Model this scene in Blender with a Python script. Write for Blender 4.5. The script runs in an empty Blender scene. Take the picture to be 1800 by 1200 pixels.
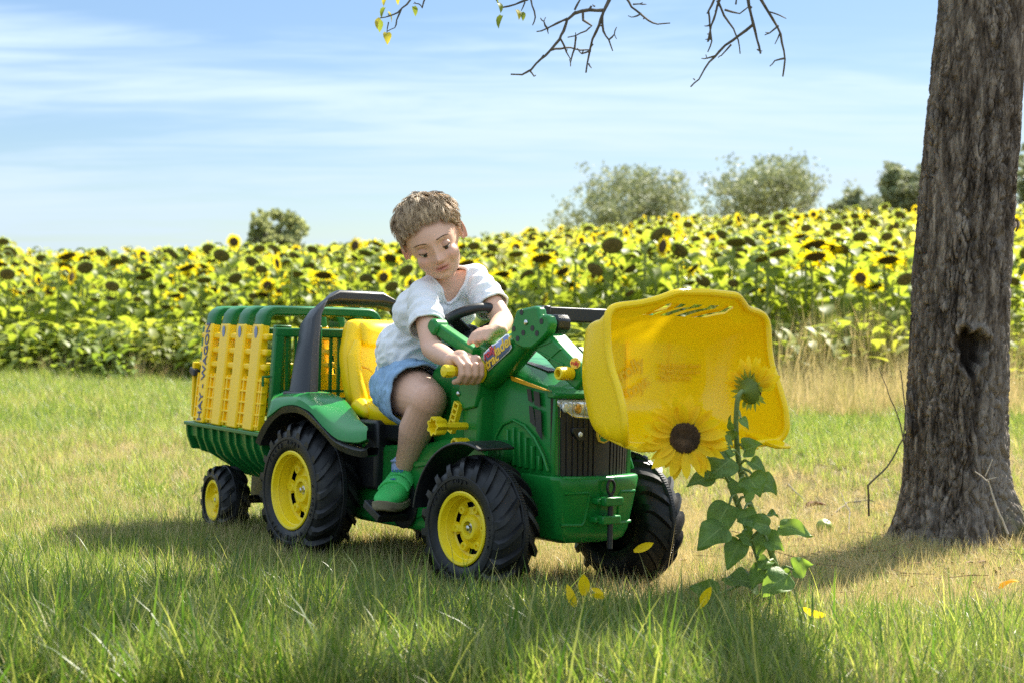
import bpy, math, random
import numpy as np
from mathutils import Vector, Matrix, Euler, noise as mnoise

random.seed(7)
rng = np.random.default_rng(7)
scene = bpy.context.scene
col = scene.collection
PI = math.pi
R = math.radians

# ------------------------------------------------------------------ camera, sky, sun, exposure
CAM_H = 0.62
FPX = 2841.0                      # focal length in units of a 1800-wide frame
HORIZON = 550.0
cam_data = bpy.data.cameras.new('camera')
cam_data.sensor_width = 36.0
cam_data.lens = FPX / 1800.0 * 36.0
cam_data.shift_y = -(600.0 - HORIZON) / 1800.0
cam_data.clip_start = 0.05
cam_data.clip_end = 3000.0
cam_data.dof.use_dof = True
cam_data.dof.focus_distance = 3.62
cam_data.dof.aperture_fstop = 6.3
cam = bpy.data.objects.new('camera', cam_data)
cam.location = (0, 0, CAM_H)
cam.rotation_euler = (R(90), 0, 0)
col.objects.link(cam)
scene.camera = cam

SUN_AZ = R(36)                    # to the right of straight ahead
SUN_EL = R(44)
SUN_DIR = Vector((math.sin(SUN_AZ) * math.cos(SUN_EL), math.cos(SUN_AZ) * math.cos(SUN_EL), math.sin(SUN_EL)))

world = bpy.data.worlds.new('World')
scene.world = world
world.use_nodes = True
nt = world.node_tree
nt.nodes.clear()
N = nt.nodes.new
LK = nt.links.new
out = N('ShaderNodeOutputWorld')
sky = N('ShaderNodeTexSky')
sky.sky_type = 'NISHITA'
sky.sun_disc = False
sky.sun_elevation = SUN_EL
sky.sun_rotation = SUN_AZ
sky.altitude = 300
sky.air_density = 1.0
sky.dust_density = 0.6
sky.ozone_density = 2.0
bg_sky = N('ShaderNodeBackground')
bg_sky.inputs['Strength'].default_value = 0.05
hsv = N('ShaderNodeHueSaturation')
hsv.inputs['Saturation'].default_value = 1.45
hsv.inputs['Value'].default_value = 0.68
hsv.inputs['Hue'].default_value = 0.507
LK(sky.outputs[0], hsv.inputs['Color'])
LK(hsv.outputs[0], bg_sky.inputs['Color'])
bg_cl = N('ShaderNodeBackground')
bg_cl.inputs['Color'].default_value = (0.69, 0.84, 1.0, 1)
bg_cl.inputs['Strength'].default_value = 0.36
geo = N('ShaderNodeTexCoord')
sep = N('ShaderNodeSeparateXYZ')
LK(geo.outputs['Generated'], sep.inputs[0])


def wmath(op, a, b=None, c=None, clamp=False):
    m = N('ShaderNodeMath')
    m.operation = op
    m.use_clamp = clamp
    for i, v in enumerate((a, b, c)):
        if v is None:
            continue
        if isinstance(v, (int, float)):
            m.inputs[i].default_value = v
        else:
            LK(v, m.inputs[i])
    return m.outputs[0]


# high thin cloud sheet: direction projected on a flat layer above
zc = wmath('MAXIMUM', wmath('ADD', sep.outputs['Z'], 0.10), 0.03)
cx = wmath('DIVIDE', sep.outputs['X'], zc)
cy = wmath('DIVIDE', sep.outputs['Y'], zc)
comb = N('ShaderNodeCombineXYZ')
LK(cx, comb.inputs[0])
LK(cy, comb.inputs[1])
mp1 = N('ShaderNodeMapping')
mp1.inputs['Scale'].default_value = (0.30, 0.70, 1)
mp1.inputs['Rotation'].default_value = (0, 0, R(14))
mp1.inputs['Location'].default_value = (2.3, 0.7, 0)
LK(comb.outputs[0], mp1.inputs[0])
n1 = N('ShaderNodeTexNoise')
n1.inputs['Scale'].default_value = 1.25
n1.inputs['Detail'].default_value = 7
n1.inputs['Roughness'].default_value = 0.52
n1.inputs['Distortion'].default_value = 0.5
LK(mp1.outputs[0], n1.inputs['Vector'])
mp2 = N('ShaderNodeMapping')
mp2.inputs['Scale'].default_value = (0.50, 1.7, 1)
mp2.inputs['Rotation'].default_value = (0, 0, R(-9))
LK(comb.outputs[0], mp2.inputs[0])
n2 = N('ShaderNodeTexNoise')
n2.inputs['Scale'].default_value = 2.6
n2.inputs['Detail'].default_value = 8
n2.inputs['Roughness'].default_value = 0.6
n2.inputs['Distortion'].default_value = 0.8
LK(mp2.outputs[0], n2.inputs['Vector'])
cov = wmath('ADD', wmath('MULTIPLY', n1.outputs[0], 0.72), wmath('MULTIPLY', n2.outputs[0], 0.28))
mask = N('ShaderNodeMapRange')
mask.interpolation_type = 'SMOOTHSTEP'
mask.inputs['From Min'].default_value = 0.40
mask.inputs['From Max'].default_value = 0.61
mask.inputs['To Min'].default_value = 0.26
mask.inputs['To Max'].default_value = 0.88
LK(cov, mask.inputs['Value'])
mix = N('ShaderNodeMixShader')
# cloud brightness raised with elevation, added overhead to fill the shaded sides
cl_s = wmath('MULTIPLY_ADD', wmath('MAXIMUM', sep.outputs['Z'], 0.0), 0.55, 0.275)
LK(cl_s, bg_cl.inputs['Strength'])
LK(mask.outputs[0], mix.inputs[0])
LK(bg_sky.outputs[0], mix.inputs[1])
LK(bg_cl.outputs[0], mix.inputs[2])
LK(mix.outputs[0], out.inputs['Surface'])

sun_data = bpy.data.lights.new('sun', 'SUN')
sun_data.energy = 4.8
sun_data.angle = R(0.6)
sun_data.color = (1.0, 0.93, 0.80)
sun = bpy.data.objects.new('sun', sun_data)
sun.rotation_euler = SUN_DIR.to_track_quat('Z', 'Y').to_euler()
sun.location = SUN_DIR * 50
col.objects.link(sun)

scene.view_settings.view_transform = 'Standard'
scene.view_settings.look = 'None'
scene.view_settings.gamma = 1.0
scene.view_settings.use_curve_mapping = False
scene.view_settings.exposure = 1.82
scene.render.engine = 'CYCLES'
scene.cycles.max_bounces = 6
scene.cycles.diffuse_bounces = 4
scene.cycles.sample_clamp_indirect = 1.2
scene.cycles.caustics_reflective = False
scene.cycles.caustics_refractive = False
scene.cycles.blur_glossy = 1.0
scene.cycles.transparent_max_bounces = 8
scene.cycles.use_denoising = False
try:
    scene.cycles.sampling_pattern = 'BLUE_NOISE'
except Exception:
    pass
scene.cycles.denoiser = 'OPENIMAGEDENOISE'
scene.cycles.denoising_input_passes = 'RGB_ALBEDO_NORMAL'
scene.cycles.denoising_prefilter = 'NONE'

# ------------------------------------------------------------------ frames (tractor, wagon) in the world
cam_p = np.array([0, 0, CAM_H])


def frame(yaw, roll):
    c, s = math.cos(yaw), math.sin(yaw)
    fw = np.array([c, -s, 0.0])
    lf = np.array([s, c, 0.0])
    up = np.array([0, 0, 1.0])
    l2 = lf * math.cos(roll) - up * math.sin(roll)
    u2 = up * math.cos(roll) + lf * math.sin(roll)
    return np.stack([fw, l2, u2], 1)


MT = frame(R(52.5), R(1.86))
OT = np.array([-0.34927, 4.20658, -0.00678])       # ground point under the rear axle
MWG = frame(R(59.0), R(1.5))
OWG = np.array([-0.66737, 4.64652, -0.00725])      # ground point under the wagon axle


def to_matrix(M, O):
    m = Matrix.Identity(4)
    for i in range(3):
        for j in range(3):
            m[i][j] = M[i, j]
        m[i][3] = O[i]
    return m


def W_(p):
    return OT + MT @ np.asarray(p, float)


def ray(px, py):
    return np.array([(px - 900) / FPX, 1.0, (HORIZON - py) / FPX])


def U(px, py, ax, v):
    """survey: where the sight line meets the tractor plane axis=v, in tractor coordinates"""
    d = MT.T @ ray(px, py)
    o = MT.T @ (cam_p - OT)
    return o + (v - o[ax]) / d[ax] * d


def at(px, py, Y):
    """survey: the world point on a sight line at distance Y"""
    return cam_p + ray(px, py) * Y


def sstep(a, b, x):
    t = np.clip((x - a) / (b - a), 0, 1)
    return t * t * (3 - 2 * t)


def edge_y(x):
    return 13.7 - 0.46 * x          # near edge of the sunflower field


def gz(x, y):
    """ground height"""
    x = np.asarray(x, float)
    y = np.asarray(y, float)
    d = np.hypot(x - 0.0, y - 4.0)
    w = 1 - sstep(1.3, 3.6, d)
    plane = -0.0068 - 0.0325 * ((x - OT[0]) * 0.793 + (y - OT[1]) * 0.609)
    z = plane * w
    s = np.maximum(0, y - edge_y(x) - 0.3)
    k = 0.040 + 0.026 * sstep(-6, 7, x)
    crest = 34.0
    up = np.where(s < crest, s, crest + 10 * np.tanh((s - crest) / 10))
    z = z + k * up * (1 - 0.12 * sstep(25, 45, s))
    z = z - 0.03 * np.maximum(0, s - 60) * sstep(60, 120, s)
    z = z + 0.012 * np.sin(x * 2.1 + 0.7 * y) * sstep(0.8, 2.5, d) + 0.01 * np.sin(y * 3.3 - x) * sstep(0.8, 2.5, d)
    return z


def gzf(x, y):
    return float(gz(x, y))


# ------------------------------------------------------------------ mesh helpers
class MB:
    def __init__(self):
        self.v = []
        self.f = []

    def add(self, vs, fs):
        o = len(self.v)
        self.v.extend([tuple(map(float, p)) for p in vs])
        self.f.extend([tuple(i + o for i in q) for q in fs])
        return self

    def box(self, c, s, rot=None, taper=1.0):
        pts = []
        for z in (-.5, .5):
            k = 1.0 if z < 0 else taper
            for x, y in ((-.5, -.5), (.5, -.5), (.5, .5), (-.5, .5)):
                p = Vector((x * s[0] * k, y * s[1] * k, z * s[2]))
                if rot is not None:
                    p = rot @ p
                pts.append((p.x + c[0], p.y + c[1], p.z + c[2]))
        return self.add(pts, [(3, 2, 1, 0), (4, 5, 6, 7), (0, 1, 5, 4), (1, 2, 6, 5), (2, 3, 7, 6), (3, 0, 4, 7)])

    def beam(self, a, b, w, h, up=(0, 0, 1), w2=None, h2=None):
        a, b = Vector(a), Vector(b)
        d = (b - a).normalized()
        u = Vector(up)
        s = d.cross(u)
        if s.length < 1e-4:
            s = d.cross(Vector((0, 1, 0)))
        s.normalize()
        u = s.cross(d)
        w2 = w if w2 is None else w2
        h2 = h if h2 is None else h2
        pts = []
        for p, ww, hh in ((a, w, h), (b, w2, h2)):
            for i, j in ((-.5, -.5), (.5, -.5), (.5, .5), (-.5, .5)):
                pts.append(p + s * i * ww + u * j * hh)
        return self.add(pts, [(0, 1, 2, 3), (7, 6, 5, 4), (4, 5, 1, 0), (5, 6, 2, 1), (6, 7, 3, 2), (7, 4, 0, 3)])

    def prism(self, outline, a, b, axis=1, inset=0.0):
        """outline: 2d polygon in the plane across axis, extruded from a to b"""
        n = len(outline)
        area = sum(outline[i][0] * outline[(i + 1) % n][1] - outline[(i + 1) % n][0] * outline[i][1] for i in range(n))
        if area < 0:
            outline = outline[::-1]

        def mk(p, t):
            if axis == 1:
                return (p[0], t, p[1])
            if axis == 0:
                return (t, p[0], p[1])
            return (p[0], p[1], t)
        vs = [mk(p, a) for p in outline] + [mk(p, b) for p in outline]
        flip = (axis == 1) != (b < a)
        fs = [tuple(range(n))[::-1], tuple(range(n, 2 * n))] + [(i, (i + 1) % n, n + (i + 1) % n, n + i) for i in range(n)]
        if flip:
            fs = [q[::-1] for q in fs]
        return self.add(vs, fs)

    def tube(self, pts, r, n=8, cap=True, flat=None):
        pts = [Vector(p) for p in pts]
        m = len(pts)
        rs = [r] * m if isinstance(r, (int, float)) else list(r)
        vs, fs = [], []
        prev = None
        for i, p in enumerate(pts):
            d = (pts[min(i + 1, m - 1)] - pts[max(i - 1, 0)])
            if d.length < 1e-9:
                d = Vector((0, 0, 1))
            d.normalize()
            if prev is None:
                a = d.orthogonal().normalized()
            else:
                a = prev - d * prev.dot(d)
                a = a.normalized() if a.length > 1e-6 else d.orthogonal().normalized()
            prev = a
            b = d.cross(a)
            for k in range(n):
                t = 2 * PI * k / n
                vs.append(p + (a * math.cos(t) + b * math.sin(t)) * rs[i])
        for i in range(m - 1):
            for k in range(n):
                k2 = (k + 1) % n
                fs.append((i * n + k, i * n + k2, (i + 1) * n + k2, (i + 1) * n + k))
        if cap:
            fs.append(tuple(range(n))[::-1])
            fs.append(tuple((m - 1) * n + k for k in range(n)))
        return self.add(vs, fs)

    def lathe(self, prof, origin=(0, 0, 0), axis=1, n=48, a0=0, a1=2 * PI):
        """prof: (offset along axis, radius)"""
        full = abs(a1 - a0 - 2 * PI) < 1e-6
        m = n if full else n + 1
        vs, fs = [], []
        for w, r in prof:
            for k in range(m):
                t = a0 + (a1 - a0) * k / n
                p = [0, 0, 0]
                i, j = [(1, 2), (0, 2), (0, 1)][axis]
                p[axis] = w
                p[i] = r * math.cos(t)
                p[j] = r * math.sin(t)
                vs.append((p[0] + origin[0], p[1] + origin[1], p[2] + origin[2]))
        for i in range(len(prof) - 1):
            for k in range(n):
                k2 = (k + 1) % m
                fs.append((i * m + k, i * m + k2, (i + 1) * m + k2, (i + 1) * m + k))
        return self.add(vs, fs)

    def disc(self, c, r, axis=1, n=24, sgn=1):
        vs = []
        i, j = [(1, 2), (0, 2), (0, 1)][axis]
        for k in range(n):
            p = list(c)
            p[i] += r * math.cos(2 * PI * k / n)
            p[j] += r * math.sin(2 * PI * k / n)
            vs.append(p)
        return self.add(vs, [tuple(range(n)) if sgn > 0 else tuple(range(n))[::-1]])

    def ell(self, c, r, M=None, nu=16, nv=10):
        vs, fs = [], []
        for i in range(nv + 1):
            ph = PI * i / nv
            for k in range(nu):
                th = 2 * PI * k / nu
                p = Vector((r[0] * math.sin(ph) * math.cos(th), r[1] * math.sin(ph) * math.sin(th), r[2] * math.cos(ph)))
                if M is not None:
                    p = M @ p
                vs.append((p.x + c[0], p.y + c[1], p.z + c[2]))
        for i in range(nv):
            for k in range(nu):
                k2 = (k + 1) % nu
                fs.append((i * nu + k, (i + 1) * nu + k, (i + 1) * nu + k2, i * nu + k2))
        return self.add(vs, fs)

    def cap(self, a, b, ra, rb, n=14):
        """tapered capsule, closed"""
        a, b = Vector(a), Vector(b)
        d = b - a
        L = d.length
        d = d / L if L > 1e-9 else Vector((0, 0, 1))
        prof = []
        for k in range(6):
            t = -PI / 2 + (PI / 2) * k / 5
            prof.append((math.sin(t) * ra, max(1e-4, math.cos(t) * ra)))
        for k in range(6):
            t = (PI / 2) * k / 5
            prof.append((L + math.sin(t) * rb, max(1e-4, math.cos(t) * rb)))
        u = d.orthogonal().normalized()
        w = d.cross(u)
        vs, fs = [], []
        for h, r in prof:
            for k in range(n):
                t = 2 * PI * k / n
                vs.append(a + d * h + (u * math.cos(t) + w * math.sin(t)) * r)
        for i in range(len(prof) - 1):
            for k in range(n):
                k2 = (k + 1) % n
                fs.append((i * n + k, i * n + k2, (i + 1) * n + k2, (i + 1) * n + k))
        fs.append(tuple(range(n))[::-1])
        fs.append(tuple((len(prof) - 1) * n + k for k in range(n)))
        return self.add(vs, fs)

    def chain(self, pts, rs, n=14):
        for i in range(len(pts) - 1):
            self.cap(pts[i], pts[i + 1], rs[i], rs[i + 1], n)
        return self

    def loft(self, rings, close=True, cap0=False, cap1=False):
        n = len(rings[0])
        vs = [p for r in rings for p in r]
        fs = []
        for i in range(len(rings) - 1):
            for k in range(n if close else n - 1):
                k2 = (k + 1) % n
                fs.append((i * n + k, i * n + k2, (i + 1) * n + k2, (i + 1) * n + k))
        if cap0:
            fs.append(tuple(range(n))[::-1])
        if cap1:
            fs.append(tuple((len(rings) - 1) * n + k for k in range(n)))
        return self.add(vs, fs)

    def mirror_y(self):
        v0, f0 = list(self.v), list(self.f)
        o = len(v0)
        self.v += [(x, -y, z) for x, y, z in v0]
        self.f += [tuple(i + o for i in q)[::-1] for q in f0]
        return self

    def flipped_y(self):
        m = MB()
        m.v = [(x, -y, z) for x, y, z in self.v]
        m.f = [q[::-1] for q in self.f]
        return m

    def xform(self, M):
        self.v = [tuple(M @ Vector(p)) for p in self.v]
        return self

    def mesh(self, name, smooth=True, sharp=35, fix=True):
        me = bpy.data.meshes.new(name)
        me.from_pydata(self.v, [], self.f)
        if fix:
            import bmesh
            bm = bmesh.new()
            bm.from_mesh(me)
            bmesh.ops.recalc_face_normals(bm, faces=bm.faces)
            bm.to_mesh(me)
            bm.free()
        if smooth:
            me.polygons.foreach_set('use_smooth', [True] * len(me.polygons))
            if sharp:
                me.set_sharp_from_angle(angle=R(sharp))
        me.update()
        return me

    def build(self, name, mat, parent=None, bevel=0.0, seg=2, smooth=True, sharp=35, subsurf=0, solid=0.0, fix=True, label=None):
        me = self.mesh(name, smooth, sharp if not subsurf else 0, fix)
        return link_mesh(name, me, mat, parent, bevel, seg, subsurf, solid, label)


def link_mesh(name, me, mat, parent=None, bevel=0.0, seg=2, subsurf=0, solid=0.0, label=None):
    if mat is not None and len(me.materials) == 0:
        me.materials.append(mat)
    o = bpy.data.objects.new(name, me)
    col.objects.link(o)
    o.parent = parent
    if solid:
        m = o.modifiers.new('thickness', 'SOLIDIFY')
        m.thickness = solid
        m.offset = 0
    if bevel:
        m = o.modifiers.new('bevel', 'BEVEL')
        m.width = bevel
        m.segments = seg
        m.limit_method = 'ANGLE'
        m.angle_limit = R(32)
    if subsurf:
        m = o.modifiers.new('subdivision', 'SUBSURF')
        m.levels = subsurf
        m.render_levels = subsurf
    if label:
        o['label'] = label
    return o


def thing(name, label, cat, M=None, group=None):
    o = bpy.data.objects.new(name, None)
    o.empty_display_size = 0.05
    col.objects.link(o)
    if M is not None:
        o.matrix_world = M
    o['label'] = label
    o['category'] = cat
    if group:
        o['group'] = group
    return o


def tag(o, label=None, cat=None, group=None, kind=None):
    if label:
        o['label'] = label
    if cat:
        o['category'] = cat
    if group:
        o['group'] = group
    if kind:
        o['kind'] = kind
    return o


def dup(o, parent=None):
    c = o.copy()
    col.objects.link(c)
    c.parent = parent
    return c


def text_mesh(txt, size, extrude=0.0005, spacing=1.0, bold=0.0):
    cu = bpy.data.curves.new('lettering', 'FONT')
    cu.body = txt
    cu.size = size
    cu.extrude = extrude
    cu.align_x = 'CENTER'
    cu.align_y = 'CENTER'
    cu.space_character = spacing
    cu.offset = bold
    cu.resolution_u = 3
    o = bpy.data.objects.new('lettering_source', cu)
    col.objects.link(o)
    dg = bpy.context.evaluated_depsgraph_get()
    me = bpy.data.meshes.new_from_object(o.evaluated_get(dg))
    bpy.data.objects.remove(o)
    bpy.data.curves.remove(cu)
    me.name = 'lettering'
    return me


def lettering(txt, size, mat, parent, origin, xdir, ydir, extrude=0.0006, shear=0.0, bold=0.0, name='lettering'):
    me = text_mesh(txt, size, extrude, bold=bold)
    x = Vector(xdir).normalized()
    y = Vector(ydir)
    y = (y - x * y.dot(x)).normalized()
    z = x.cross(y)
    m = Matrix(((x.x, y.x + shear * x.x, z.x, origin[0]), (x.y, y.y + shear * x.y, z.y, origin[1]), (x.z, y.z + shear * x.z, z.z, origin[2]), (0, 0, 0, 1)))
    me.transform(m)
    return link_mesh(name, me, mat, parent)


# ------------------------------------------------------------------ materials
def new_mat(name):
    m = bpy.data.materials.new(name)
    m.use_nodes = True
    t = m.node_tree
    t.nodes.clear()
    return m, t


def pmat(name, color, rough=0.5, var=0.0, vscale=8.0, bump=0.0, bscale=60.0, trans=0.0, tcol=None, metallic=0.0,
         spec=0.5, coat=0.0, rvar=0.0, sss=0.0, attr=None, dust=0.0):
    m, t = new_mat(name)
    n = t.nodes.new
    l = t.links.new
    o = n('ShaderNodeOutputMaterial')
    b = n('ShaderNodeBsdfPrincipled')
    b.inputs['Base Color'].default_value = (*color, 1)
    b.inputs['Roughness'].default_value = rough
    b.inputs['Metallic'].default_value = metallic
    b.inputs['Specular IOR Level'].default_value = spec
    b.inputs['Coat Weight'].default_value = coat
    tc = n('ShaderNodeTexCoord')
    csock = None
    if var > 0 or rvar > 0:
        nz = n('ShaderNodeTexNoise')
        nz.inputs['Scale'].default_value = vscale
        nz.inputs['Detail'].default_value = 5
        l(tc.outputs['Object'], nz.inputs['Vector'])
    if var > 0:
        mr = n('ShaderNodeMapRange')
        mr.inputs['From Min'].default_value = 0.3
        mr.inputs['From Max'].default_value = 0.7
        mr.inputs['To Min'].default_value = 1 - var
        mr.inputs['To Max'].default_value = 1 + var
        l(nz.outputs[0], mr.inputs['Value'])
        mx = n('ShaderNodeMix')
        mx.data_type = 'RGBA'
        mx.blend_type = 'MULTIPLY'
        mx.inputs[0].default_value = 1
        mx.inputs[6].default_value = (*color, 1)
        l(mr.outputs[0], mx.inputs[7])
        csock = mx.outputs[2]
    if attr:
        at_ = n('ShaderNodeAttribute')
        at_.attribute_name = attr
        if csock is None:
            csock = at_.outputs['Color']
        else:
            l(at_.outputs['Color'], mx.inputs[6])
    if dust > 0:
        nd = n('ShaderNodeTexNoise')
        nd.inputs['Scale'].default_value = 14
        nd.inputs['Detail'].default_value = 8
        nd.inputs['Roughness'].default_value = 0.7
        l(tc.outputs['Object'], nd.inputs['Vector'])
        md = n('ShaderNodeMapRange')
        md.inputs['From Min'].default_value = 0.52
        md.inputs['From Max'].default_value = 0.72
        md.inputs['To Max'].default_value = dust
        l(nd.outputs[0], md.inputs['Value'])
        mxd = n('ShaderNodeMix')
        mxd.data_type = 'RGBA'
        l(md.outputs[0], mxd.inputs[0])
        if csock is None:
            mxd.inputs[6].default_value = (*color, 1)
        else:
            l(csock, mxd.inputs[6])
        mxd.inputs[7].default_value = (0.28, 0.24, 0.17, 1)
        csock = mxd.outputs[2]
    if csock is not None:
        l(csock, b.inputs['Base Color'])
    if rvar > 0:
        mr2 = n('ShaderNodeMapRange')
        mr2.inputs['From Min'].default_value = 0.3
        mr2.inputs['From Max'].default_value = 0.7
        mr2.inputs['To Min'].default_value = max(0.02, rough - rvar)
        mr2.inputs['To Max'].default_value = rough + rvar
        l(nz.outputs[0], mr2.inputs['Value'])
        l(mr2.outputs[0], b.inputs['Roughness'])
    if sss > 0:
        b.inputs['Subsurface Weight'].default_value = sss
        b.inputs['Subsurface Radius'].default_value = (0.012, 0.005, 0.003)
        b.inputs['Subsurface Scale'].default_value = 0.8
    if bump > 0:
        nb = n('ShaderNodeTexNoise')
        nb.inputs['Scale'].default_value = bscale
        nb.inputs['Detail'].default_value = 4
        l(tc.outputs['Object'], nb.inputs['Vector'])
        bp = n('ShaderNodeBump')
        bp.inputs['Strength'].default_value = bump
        bp.inputs['Distance'].default_value = 0.003
        l(nb.outputs[0], bp.inputs['Height'])
        l(bp.outputs[0], b.inputs['Normal'])
    if trans > 0:
        tr = n('ShaderNodeBsdfTranslucent')
        tr.inputs['Color'].default_value = (*(tcol or color), 1)
        ms = n('ShaderNodeMixShader')
        ms.inputs[0].default_value = trans
        l(b.outputs[0], ms.inputs[1])
        l(tr.outputs[0], ms.inputs[2])
        l(ms.outputs[0], o.inputs['Surface'])
    else:
        l(b.outputs[0], o.inputs['Surface'])
    return m


MAT = {}
MAT['green'] = pmat('tractor_green', (0.010, 0.190, 0.030), 0.30, var=0.06, vscale=6, rvar=0.06, bump=0.02, bscale=400, coat=0.05, dust=0.07, spec=0.38)
MAT['green_dark'] = pmat('wagon_green', (0.008, 0.140, 0.028), 0.36, var=0.08, vscale=6, rvar=0.06, dust=0.05, spec=0.35)
MAT['yellow'] = pmat('yellow_plastic', (0.96, 0.68, 0.004), 0.28, var=0.03, vscale=5, rvar=0.06, bump=0.02, bscale=300, spec=0.35, trans=0.16, tcol=(1.0, 0.68, 0.008))
MAT['yellow_opaque'] = pmat('yellow_moulded_plastic', (0.95, 0.60, 0.004), 0.32, spec=0.32, var=0.03, vscale=5, rvar=0.06, bump=0.02, bscale=300, dust=0.04)
MAT['yellow_solid'] = pmat('yellow_rim_plastic', (0.84, 0.63, 0.008), 0.36, var=0.05, vscale=20, rvar=0.05, dust=0.12)
MAT['yellow_dark'] = pmat('golden_stripe', (0.72, 0.36, 0.012), 0.35, var=0.04)
MAT['yellow_letter'] = pmat('yellow_embossed', (0.84, 0.54, 0.005), 0.45)  # darker yellow on the moulded letters
MAT['black'] = pmat('black_plastic', (0.012, 0.013, 0.015), 0.42, var=0.25, vscale=12, rvar=0.08, bump=0.05, bscale=300, dust=0.05)
MAT['charcoal'] = pmat('charcoal_plastic', (0.014, 0.015, 0.018), 0.42, var=0.12, rvar=0.06, bump=0.03, bscale=300)
MAT['grille'] = pmat('grille_plastic', (0.020, 0.017, 0.015), 0.45, var=0.1, bump=0.04, bscale=300, dust=0.03)
MAT['tyre'] = pmat('tyre_rubber', (0.009, 0.0095, 0.011), 0.48, var=0.3, vscale=18, rvar=0.10, bump=0.10, bscale=180, dust=0.09, spec=0.38)
MAT['steel'] = pmat('zinc_bolt', (0.62, 0.62, 0.60), 0.25, metallic=1.0, var=0.1, vscale=40)
MAT['sky_sheen'] = pmat('headlight_sky_sheen', (0.85, 0.85, 0.85), 0.18, metallic=0.35)  # sky reflection put into the pale base colour
MAT['lamp'] = pmat('amber_lamp', (0.75, 0.42, 0.12), 0.15, metallic=0.5)
MAT['white'] = pmat('white_print', (0.80, 0.80, 0.80), 0.4)
MAT['navy'] = pmat('navy_print', (0.03, 0.05, 0.16), 0.4)
MAT['blue_grey'] = pmat('blue_grey_sticker', (0.20, 0.25, 0.42), 0.4)
MAT['red_print'] = pmat('red_print', (0.60, 0.05, 0.06), 0.4)
MAT['gold_print'] = pmat('gold_print', (0.85, 0.55, 0.05), 0.4)
MAT['black_print'] = pmat('black_print', (0.02, 0.02, 0.025), 0.4)
MAT['shirt'] = pmat('white_cotton', (0.82, 0.82, 0.84), 0.85, var=0.02, vscale=10, bump=0.08, bscale=700, spec=0.2)
MAT['denim'] = pmat('light_denim', (0.27, 0.41, 0.58), 0.9, var=0.22, vscale=26, bump=0.5, bscale=600, spec=0.2)
MAT['sock'] = pmat('pale_blue_sock', (0.35, 0.44, 0.72), 0.9, var=0.1, bump=0.4, bscale=500, spec=0.2)
MAT['shoe'] = pmat('green_shoe_leather', (0.045, 0.46, 0.10), 0.6, var=0.15, vscale=25, bump=0.25, bscale=250, spec=0.3, dust=0.35)
MAT['shoe_strap'] = pmat('green_shoe_strap', (0.07, 0.55, 0.14), 0.55, var=0.12, vscale=30, bump=0.2, bscale=250, spec=0.3, dust=0.25)
MAT['shoe_sole'] = pmat('shoe_sole', (0.20, 0.17, 0.10), 0.8, var=0.3, vscale=30)
MAT['shoe_blue'] = pmat('shoe_blue', (0.03, 0.10, 0.42), 0.7, var=0.1)
MAT['skin'] = pmat('skin', (0.66, 0.40, 0.29), 0.50, bump=0.10, bscale=600, attr='Col', spec=0.35)
MAT['hairbase'] = pmat('hair_base', (0.17, 0.095, 0.042), 0.8, var=0.3, vscale=60)
MAT['eye_white'] = pmat('eye_white', (0.72, 0.70, 0.68), 0.2)
MAT['eye_dark'] = pmat('eye_iris', (0.03, 0.02, 0.015), 0.2)
MAT['lash'] = pmat('lash', (0.035, 0.020, 0.012), 0.8)
# ================================================================== GROUND
def leaf_mat(name, c0, c1, tc, trans=.45, rough=.5, attr='tint', geom_attr=None, spec=.25, blade_attr=False):
    """foliage: colour between c0 and c1 by an instance (or face) value, part of the light passes through"""
    m, t = new_mat(name)
    n, l = t.nodes.new, t.links.new
    o = n('ShaderNodeOutputMaterial')
    b = n('ShaderNodeBsdfPrincipled')
    b.inputs['Roughness'].default_value = rough
    b.inputs['Specular IOR Level'].default_value = spec
    a = n('ShaderNodeAttribute')
    a.attribute_name = geom_attr or attr
    a.attribute_type = 'GEOMETRY' if geom_attr else 'INSTANCER'
    tc_ = n('ShaderNodeTexCoord')
    nz = n('ShaderNodeTexNoise')
    nz.inputs['Scale'].default_value = 30
    nz.inputs['Detail'].default_value = 3
    l(tc_.outputs['Object'], nz.inputs['Vector'])
    ad = n('ShaderNodeMath')
    ad.operation = 'MULTIPLY_ADD'
    ad.inputs[1].default_value = 1.1
    ad.inputs[2].default_value = -.55
    l(nz.outputs[0], ad.inputs[0])
    if blade_attr:
        ba = n('ShaderNodeAttribute')
        ba.attribute_name = 'blade_age'
        l(ba.outputs['Fac'], ad.inputs[0])
        ad.inputs[1].default_value = 1.0
        ad.inputs[2].default_value = -.32
    ad2 = n('ShaderNodeMath')
    ad2.operation = 'ADD'
    ad2.use_clamp = True
    l(ad.outputs[0], ad2.inputs[0])
    l(a.outputs['Fac'], ad2.inputs[1])
    mx = n('ShaderNodeMix')
    mx.data_type = 'RGBA'
    l(ad2.outputs[0], mx.inputs[0])
    mx.inputs[6].default_value = (*c0, 1)
    mx.inputs[7].default_value = (*c1, 1)
    l(mx.outputs[2], b.inputs['Base Color'])
    tr = n('ShaderNodeBsdfTranslucent')
    mt = n('ShaderNodeMix')
    mt.data_type = 'RGBA'
    mt.blend_type = 'MULTIPLY'
    mt.inputs[0].default_value = 1
    l(mx.outputs[2], mt.inputs[6])
    mt.inputs[7].default_value = (*tc, 1)
    l(mt.outputs[2], tr.inputs['Color'])
    ms = n('ShaderNodeMixShader')
    ms.inputs[0].default_value = trans
    l(b.outputs[0], ms.inputs[1])
    l(tr.outputs[0], ms.inputs[2])
    l(ms.outputs[0], o.inputs['Surface'])
    return m


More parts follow.
